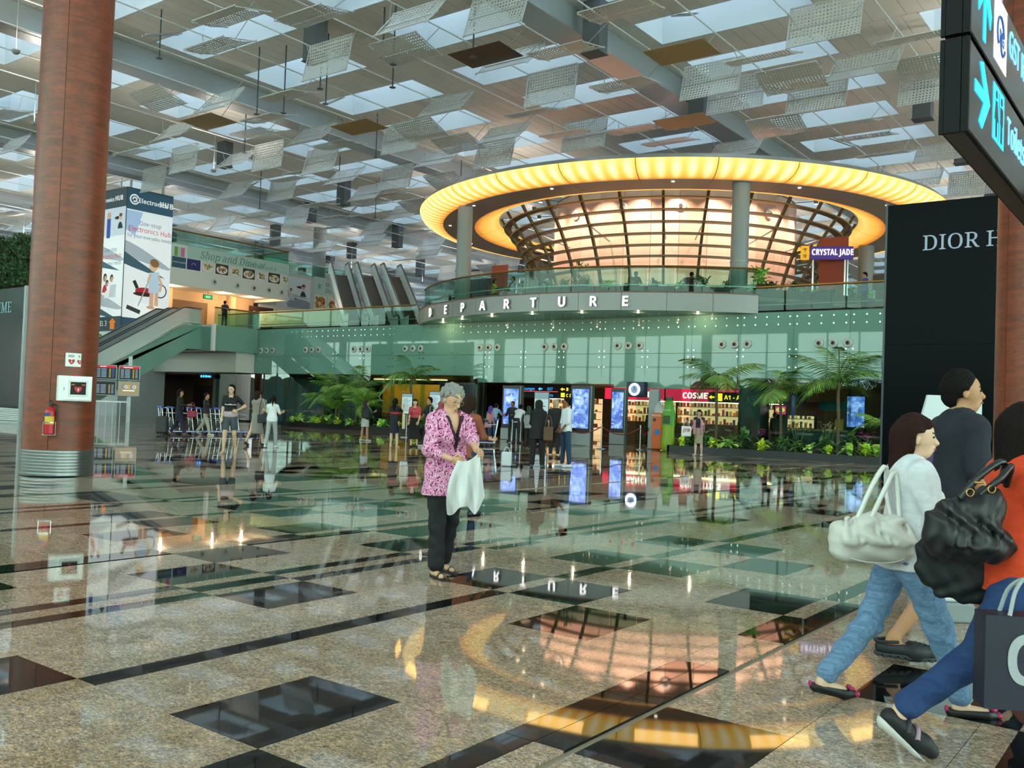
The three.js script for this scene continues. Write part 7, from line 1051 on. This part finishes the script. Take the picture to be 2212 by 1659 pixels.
// old woman shaking out a white cloth
{
  const pink = patM(31, [[60, 20, 44], [168, 44, 110], [206, 84, 150], [238, 214, 226], [196, 62, 134], [226, 150, 188], [240, 226, 232], [150, 36, 98]], 3.2), trim = patM(37, [[30, 14, 24], [38, 18, 30], [34, 16, 26], [120, 40, 84]], 6);
  const w = (y) => Math.max(0, (y - 1.22) * .31), vcut = (x, y, z) => (z > 0 ? Math.min(w(y) - Math.abs(x), y - 1.22) : -1);
  const px = -5.1, pz = -5.93, turn = faceCam(px, pz) + .55;
  const g = person('old woman with grey hair in pink floral blouse and black trousers shaking a white cloth', [px, 0, pz], turn, {
    h: 1.56, sex: 'f', skin: 'a', cell: .0105, wide: 1.12, lean: .06, head: [.12, .42], glasses: 0x9a8a7a, brow: 0x9a9590, lips: 0x9c6a60,
    legs: [[.1, .03, .06], [-.14, .03, .14]], foot: [0, -.12], handsW: [[-4.845, .985, -5.70], [-4.655, 1.065, -5.77]], elbow: [[-.75, -.55, -.1], [.8, -.75, .1]], handDir: [[.75, -.1, .6], [.15, -.35, .9]], thumb: [[.2, .9, .3], [-.3, .9, .3]], curl: .8,
    top: { mat: pink, sleeve: .72, hem: .72, flare: .2, loose: .026, sleeveR: .072, cut: vcut, name: 'blouse',
      trims: [['placket', (x, y, z) => Math.max(Math.abs(x) - .017, .74 - y, y - 1.235, -z), trim], ['neck_trim', (x, y, z) => (z < -.02 ? 1 : Math.max(Math.abs(Math.abs(x) - w(y) - .014) - .016, 1.215 - y, y - 1.44)), trim]] },
    bottom: { kind: 'trousers', color: 0x0e0d14, len: .965, r: 1.12, flareLeg: 1.18 }, shoe: 0x17130f, shoeKind: 'sandal', hair: { color: 0x8e8b86, kind: 'curly', fringe: .055 },
  });
  for (let q = 0; q < 7; q++) mesh('button', new THREE.SphereGeometry(.006, 8, 6).translate(...(() => { const p = g.userData.rig.R([0, 1.2 - q * .062, .128 + (q > 4 ? .004 : 0)]); return p; })()), M(0xb06a90, .4), g);
  // cloth
  const A = V(-4.765, .985, -5.672), B = V(-4.585, 1.058, -5.72), nu = 26, nv = 26, pos = [], idx = [], away = V(.6, 0, .8), rt = V(.8, 0, -.6);
  for (let j = 0; j <= nv; j++) for (let i = 0; i <= nu; i++) {
    const u = i / nu, v = j / nv, top = A.clone().lerp(B, u); top.y -= Math.sin(u * Math.PI) * .035;
    const p = top.clone().addScaledVector(rt, (u - .42) * .09 * v + (u < .4 ? -.05 * Math.sin(v * 2.6) * (1 - u) : 0)); p.y -= v * (.4 + .05 * Math.sin(u * 9 + 1) * v - .04 * Math.abs(u - .4)); p.addScaledVector(away, .045 * Math.sin(u * 15 + v * 2.6) * (.3 + v * .8) + .02 * Math.sin(u * 34 - v * 5) * v + .05 * Math.sin(u * 3.1) * v); pos.push(p.x, p.y, p.z);
  }
  for (let j = 0; j < nv; j++) for (let i = 0; i < nu; i++) { const o = j * (nu + 1) + i; idx.push(o, o + nu + 1, o + 1, o + 1, o + nu + 1, o + nu + 2); }
  const cg = new THREE.BufferGeometry(); cg.setAttribute('position', new THREE.Float32BufferAttribute(pos, 3)); cg.setIndex(idx); cg.computeVertexNormals();
  solo('white_cloth', cg, M(0xd4d2d2, .9, 0, { side: THREE.DoubleSide }), 'white cloth hanging in folds from the hands of the old woman', 'cloth');
}
const RIGHT = Math.atan2(.8, -.6);
const denim = (c1, c2, seed) => { const n = vnoise(seed, 32), m = vnoise(seed + 2, 128), t = noiseTex(256, 256, (x, y) => { const k = n(x / 256, y / 256) * .5 + m(x / 256, y / 256) * .5; return [0, 1, 2].map((i) => clamp(c1[i] + (c2[i] - c1[i]) * k)); }); t.repeat.set(2.2, 2.2); return new THREE.MeshStandardMaterial({ map: t, roughness: .85 }); };
// woman in white blouse
{
  const g = person('woman in white blouse and light blue jeans striding past', [-1.21, 0, -4.89], RIGHT, {
    h: 1.47, sex: 'f', skin: 'd', cell: .0105, lean: .06, head: [-.3, .05], legs: [[.42, .02, .1], [-.36, .02, .3]], foot: [0, -.25], arms: [[.2, .14, .75, .15], [.1, .1, .6, .2]], curl: .7, lips: 0xa86058,
    top: { mat: denim([196, 196, 202], [224, 223, 228], 51), sleeve: .68, hem: .84, loose: .03, sleeveR: .074, name: 'blouse' }, bottom: { kind: 'trousers', mat: denim([70, 98, 132], [128, 158, 190], 55), len: .96, r: 1.12 }, hair: { color: 0x2a1310, kind: 'long', len: .2, fringe: .03, face: -.012 },
  });
  const { L, A } = g.userData.rig;
  mesh('belt', sdfGeo([cap([-.05, .955 + g.userData.rig.dy, 0], [.05, .955 + g.userData.rig.dy, 0], .135, .135, 1.12, .02)], .01, (x, y) => Math.abs(y - .955 - g.userData.rig.dy) - .018), M(0x2a1a12, .5), g);
  for (const i of [0]) { const a = A[i], e = v3(a.E, a.W, .36), f = v3(a.E, a.W, .12); mesh('cuff', rod(f, e, .062, 16, .056), M(0xd0d2da, .8), g); }
  flats(g, (q) => {
    const hl = [q.A[0], q.A[1] - .056, q.A[2] - .05], T = q.T;
    const sh = mesh('flat_shoe', sdfGeo([cap(hl, [T[0], T[1] - .012, T[2]], .038, .036, 1, .02), cap([T[0], T[1] - .012, T[2]], [T[0], T[1] - .016, T[2] + .06], .036, .022, 1, .02)], .007, (x, y, z) => Math.max(y - (hl[1] + .012 + (T[1] - hl[1]) * Math.max(0, (z - hl[2]) / (T[2] - hl[2])) * 1 + (z > T[2] + .01 ? .03 : 0)), -1)), M(0x121014, .5), g);
    mesh('toe_cap', new THREE.SphereGeometry(.025, 12, 8).scale(1, .8, 1.1).translate(T[0], T[1] - .014, T[2] + .062), M(0xa81650, .4), sh);
    mesh('bow', [rbox(.034, .018, .03, .006, T[0] - .018, T[1] + .022, T[2] + .03, .3), rbox(.034, .018, .03, .006, T[0] + .018, T[1] + .022, T[2] + .03, -.3)], M(0xb01c58, .3), sh);
    mesh('heel_tab', new THREE.SphereGeometry(.018, 10, 6).scale(1, 1, .6).translate(hl[0], hl[1] + .012, hl[2] - .033), M(0xb01c58, .4), sh);
  });
  const b = thing('white_handbag', 'slouchy white leather handbag on the arm of the woman in white blouse', 'bag', [-1.3, .86, -4.66], 36.9 * D2R);
  const bag = [cap([-.12, -.05, 0], [.12, -.05, 0], .085, .08, 1.1, .05), cap([-.13, .0, 0], [.13, .0, 0], .07, .065, 1.2, .05), cap([-.05, .06, .01], [.09, .05, 0], .05, .05, 1.4, .05)];
  for (let k = 0; k < 9; k++) bag.push(cap([-.14 + k * .035, .07, .05], [-.15 + k * .04, -.02, .085], .012, .018, 1, .03));
  mesh('bag_body', sdfGeo(bag, .007, null, (x, y, z) => .007 * Math.sin(x * 48 + Math.sin(y * 40) * 1.6) * Math.min(1, Math.max(0, y * 12 + 1)) + .003 * Math.sin(y * 90 + x * 30)), M(0xcbc8c1, .5), b); mesh('seam', tube([[-.19, -.08, .02], [-.08, -.115, .075], [.08, -.115, .075], [.19, -.08, .02]], .004, 20, 5), M(0xb9b7b0, .5), b); mesh('strap', [tube([[-.08, .08, .02], [0, .25, 0], [.08, .33, -.06], [.1, .2, -.09], [.1, .07, -.02]], .012, 24, 6), tube([[-.02, .09, .04], [.05, .23, .02], [.12, .3, -.05], [.13, .08, 0]], .012, 24, 6)], M(0xd8d7d2, .45), b);
}
// man in navy t-shirt
{
  const g = person('man in dark navy t-shirt, shorts and black clogs walking past', [-1.22, 0, -6.15], RIGHT + .05, {
    h: 1.77, sex: 'm', skin: 'b', cell: .0115, legs: [[-.4, .03, .25], [.42, .03, .1]], foot: [-.1, .05], arms: [[-.05, .12, .55, .1], [.3, .1, .5, 0]], head: [-.25, -.02],
    top: { mat: denim([22, 25, 36], [34, 37, 48], 61), sleeve: .44, hem: .8, loose: .024, sleeveR: .07, name: 'tee_shirt' }, bottom: { kind: 'shorts', color: 0x23262c, len: .48 }, hair: { color: 0x0f0c0b, kind: 'short', fringe: .075, face: .02 },
  });
  flats(g, (q) => {
    const hl = [q.A[0], q.A[1] - .05, q.A[2] - .06], T = q.T;
    const c = mesh('clog', sdfGeo([cap(hl, [T[0], T[1] - .005, T[2]], .044, .052, 1, .02), cap([T[0], T[1], T[2] - .03], [T[0], T[1] - .005, T[2] + .06], .054, .044, 1, .02)], .008, (x, y, z) => (z < T[2] - .05 ? y - (hl[1] + .02) : -1)), M(0x1d2026, .6), g);
    mesh('sole', sdfGeo([cap([hl[0], hl[1] - .026, hl[2]], [T[0], T[1] - .034, T[2] + .06], .05, .05, 1, .02)], .008, (x, y, z) => { const t = (z - hl[2]) / (T[2] + .06 - hl[2]), m = hl[1] - .03 + (T[1] - hl[1]) * t; return Math.max(y - m - .004, m - .022 - y, Math.sin(z * 150) > .8 ? .5 * (m - .006 - y) : -1); }), M(0x33373d, .7), c);
    mesh('heel_strap', tube([[hl[0] - .045, hl[1] + .035, hl[2] + .07], [hl[0] - .03, hl[1] + .035, hl[2] - .035], [hl[0] + .03, hl[1] + .035, hl[2] - .035], [hl[0] + .045, hl[1] + .035, hl[2] + .07]], .009, 16, 5), M(0x1d2026, .6), c);
    for (let k = 0; k < 5; k++) mesh('vent_hole', new THREE.SphereGeometry(.006, 8, 5).translate(T[0] - .026 + (k % 3) * .026, T[1] + .047 - (k > 2 ? .006 : 0), T[2] + .0 + (k > 2 ? .03 : 0)), M(0x08090b, .8), c);
  });
}
// woman in dark leggings beyond the man
{
  const g = person('woman in dark leggings and silver sandals half hidden behind the man', [-.86, 0, -6.62], RIGHT, { h: 1.55, sex: 'f', skin: 'd', cell: .014, legs: [[-.42, .02, .25], [.4, .02, .1]], foot: [-.05, 0], top: { color: 0x2a2838, sleeve: .5, hem: .78, flare: .17 }, bottom: { kind: 'trousers', color: 0x17152a, len: .86, r: .9, name: 'leggings' }, shoe: 0xb9b6b0, shoeKind: 'sandal', hair: { color: 0x1a1210, kind: 'long' } });
}
// woman in orange jacket
{
  const g = person('woman in bright orange jacket and dark jeans hurrying past with large bags', [-.69, 0, -4.55], RIGHT, {
    h: 1.56, sex: 'f', skin: 'd', cell: .0105, lean: .08, legs: [[-.52, .02, .42], [.5, .02, .12]], foot: [-.75, .1], arms: [[.1, .14, .3, 0], [.3, .1, .6, .1]], head: [-.05, .1], curl: .9,
    top: { mat: denim([206, 58, 22], [226, 76, 34], 71), sleeve: .9, hem: .84, loose: .028, sleeveR: .072, name: 'jacket' }, bottom: { kind: 'trousers', mat: denim([24, 48, 92], [38, 68, 116], 75), len: .95, r: 1.14 }, hair: { color: 0x150d0b, kind: 'long', len: .3, fringe: .05 },
  });
  flats(g, (q) => {
    const hl = [q.A[0], q.A[1] - .05 * Math.cos(q.fp), q.A[2] - .05], T = q.T, e = [T[0], T[1] + Math.sin(q.fp) * .05, T[2] + Math.cos(q.fp) * .055];
    const s = mesh('shoe', sdfGeo([cap(hl, T, .042, .042, 1, .02), cap(T, e, .042, .034, 1, .02)], .008), M(0x15131a, .6), g);
    const off = [0, -.026 * Math.cos(q.fp), .026 * Math.sin(q.fp)], m = (p) => [p[0] + off[0], p[1] + off[1], p[2] + off[2]];
    mesh('pale_sole', sdfGeo([cap(m(hl), m(T), .04, .04, 1, .02), cap(m(T), m(e), .04, .034, 1, .02)], .008, (x, y, z) => { const nx = (y - (hl[1] + off[1])) * Math.cos(q.fp) - (z - (hl[2] + off[2])) * Math.sin(q.fp); return nx + .002; }), M(0xc9c7c2, .7), s);
    for (const t of [.45, .72]) { const c = v3(hl, T, t); mesh('strap', tube([[c[0] - .045, c[1] - .005, c[2]], [c[0] - .02, c[1] + .038, c[2] + .012], [c[0] + .02, c[1] + .038, c[2] + .012], [c[0] + .045, c[1] - .005, c[2]]], .012, 12, 6), M(t < .6 ? 0x2b2830 : 0xa0788e, .6), s); }
  });
  // big black shoulder bag
  const b = thing('black_handbag', 'huge slouchy black leather bag slung behind the woman in orange', 'bag', [-.8, 1.0, -4.24], 36.9 * D2R); b.scale.setScalar(.86);
  const bag = [cap([-.1, -.08, 0], [.12, -.1, 0], .1, .1, 1.3, .06), cap([-.13, .0, 0], [.1, .06, 0], .08, .08, 1.3, .06), cap([-.06, .08, 0], [.12, .13, 0], .05, .05, 1.3, .06)]; for (let k = 0; k < 8; k++) bag.push(cap([-.14 + k * .038, .1 - k * .004, .04], [-.12 + k * .03, -.1, .09], .01, .016, 1, .03));
  mesh('bag_body', sdfGeo(bag, .007, null, (x, y, z) => .009 * Math.sin(x * 38 + y * 22 + Math.sin(y * 26 + x * 9) * 2) + .004 * Math.sin(x * 83 - y * 40)), M(0x111115, .5), b); mesh('strap', [tube([[-.06, .12, .03], [.04, .24, .04], [.16, .3, .0], [.2, .2, -.08]], .017, 20, 6), tube([[.04, .14, .03], [.12, .22, .05], [.2, .28, .0], [.22, .18, -.08]], .017, 20, 6)], M(0x17171c, .35), b); mesh('gold_ring', [new THREE.TorusGeometry(.018, .004, 6, 14).translate(-.02, .15, .05), new THREE.TorusGeometry(.018, .004, 6, 14).translate(.08, .17, .055), rbox(.05, .012, .012, .004, .02, .2, .055)], MB.gold, b);
  const t = thing('dark_tote', 'dark teal-black tote bag hanging below the big black bag', 'bag', [-.9, .8, -4.42], 36.9 * D2R); t.scale.setScalar(.86); mesh('bag_body', sdfGeo([cap([-.12, .06, 0], [.16, .08, 0], .06, .06, 1.3, .05), cap([-.1, -.02, 0], [.17, -.04, 0], .085, .085, 1.6, .04), cap([-.02, -.1, 0], [.2, -.14, 0], .075, .07, 1.6, .05)], .007, null, (x, y, z) => .008 * Math.sin(x * 30 - y * 36 + Math.sin(y * 22) * 2) + .004 * Math.sin(x * 70 + y * 60)), M(0x0b1214, .7), t); mesh('handle', tube([[-.08, .1, 0], [-.04, .2, 0], [.06, .2, 0], [.1, .1, 0]], .012, 14, 5), M(0x101316, .5), t);
  const p = thing('paper_bag', 'dark navy paper carrier bag with large silver letters held low', 'bag', [-.575, .31, -4.18], 30 * D2R); mesh('bag_body', [box(.34, .36, .12, 0, .18, 0)], M(0x1f2030, .5), p); mesh('lettering', text('GUESS', .17, .004, 'sans_bold', false).scale(.9, 1.15, 1).translate(-.1, .1, .061), M(0xa9abb0, .35, .4), p); mesh('ribbon_handle', [tube([[-.08, .36, .05], [-.05, .46, .03], [.0, .5, 0], [.05, .46, .03], [.08, .36, .05]], .009, 16, 5), tube([[-.08, .36, -.05], [-.05, .46, -.03], [.0, .5, 0], [.05, .46, -.03], [.08, .36, -.05]], .009, 16, 5)], M(0x9aa0a4, .4), p);
}
// promotional stand
{
  const g = thing('promotional_stand', 'white promotional stand with purple and yellow stripes and a line-drawn rose', 'stand', [-1.5, 0, -7.45], 36.9 * D2R);
  mesh('plinth', rbox(.5, .14, .4, .02, .0, .07, 0), M(0x8a9094, .5), g); mesh('box', rbox(.48, .46, .34, .03, 0, .37, 0), M(0xe6eaec, .4), g); mesh('rose_outline', [0, 1, 2, 3, 4].map((k) => new THREE.TorusGeometry(.015 + k * .017, .003, 5, 7).rotateZ(k * .5).translate(-.05, .46, .172)), M(0x3a3d42, .5), g); mesh('black_knob', new THREE.CylinderGeometry(.03, .03, .02, 16).rotateX(1.57).translate(.15, .25, .175), MB.dark, g);
  const sl = (a, b, c, d, z, th) => extrude(poly([a, b, c, d]), th).translate(0, 0, z);
  mesh('board', sl([-.46, .6], [.2, .6], [.2, 1.62], [-.2, 1.62], -.06, .03), M(0xc9cdd2, .5), g); mesh('purple_band', sl([-.385, .86], [.19, 1.02], [.19, 1.28], [-.27, 1.18], -.029, .004), M(0x43205e, .5), g); mesh('yellow_band', sl([-.45, .62], [-.32, .62], [.19, .86], [.19, .94], -.029, .004), M(0xc08a1c, .5), g); mesh('prop', rod([.1, .14, -.05], [.1, .7, -.05], .02, 8), MB.steel, g);
}
renderer.render(scene, camera);
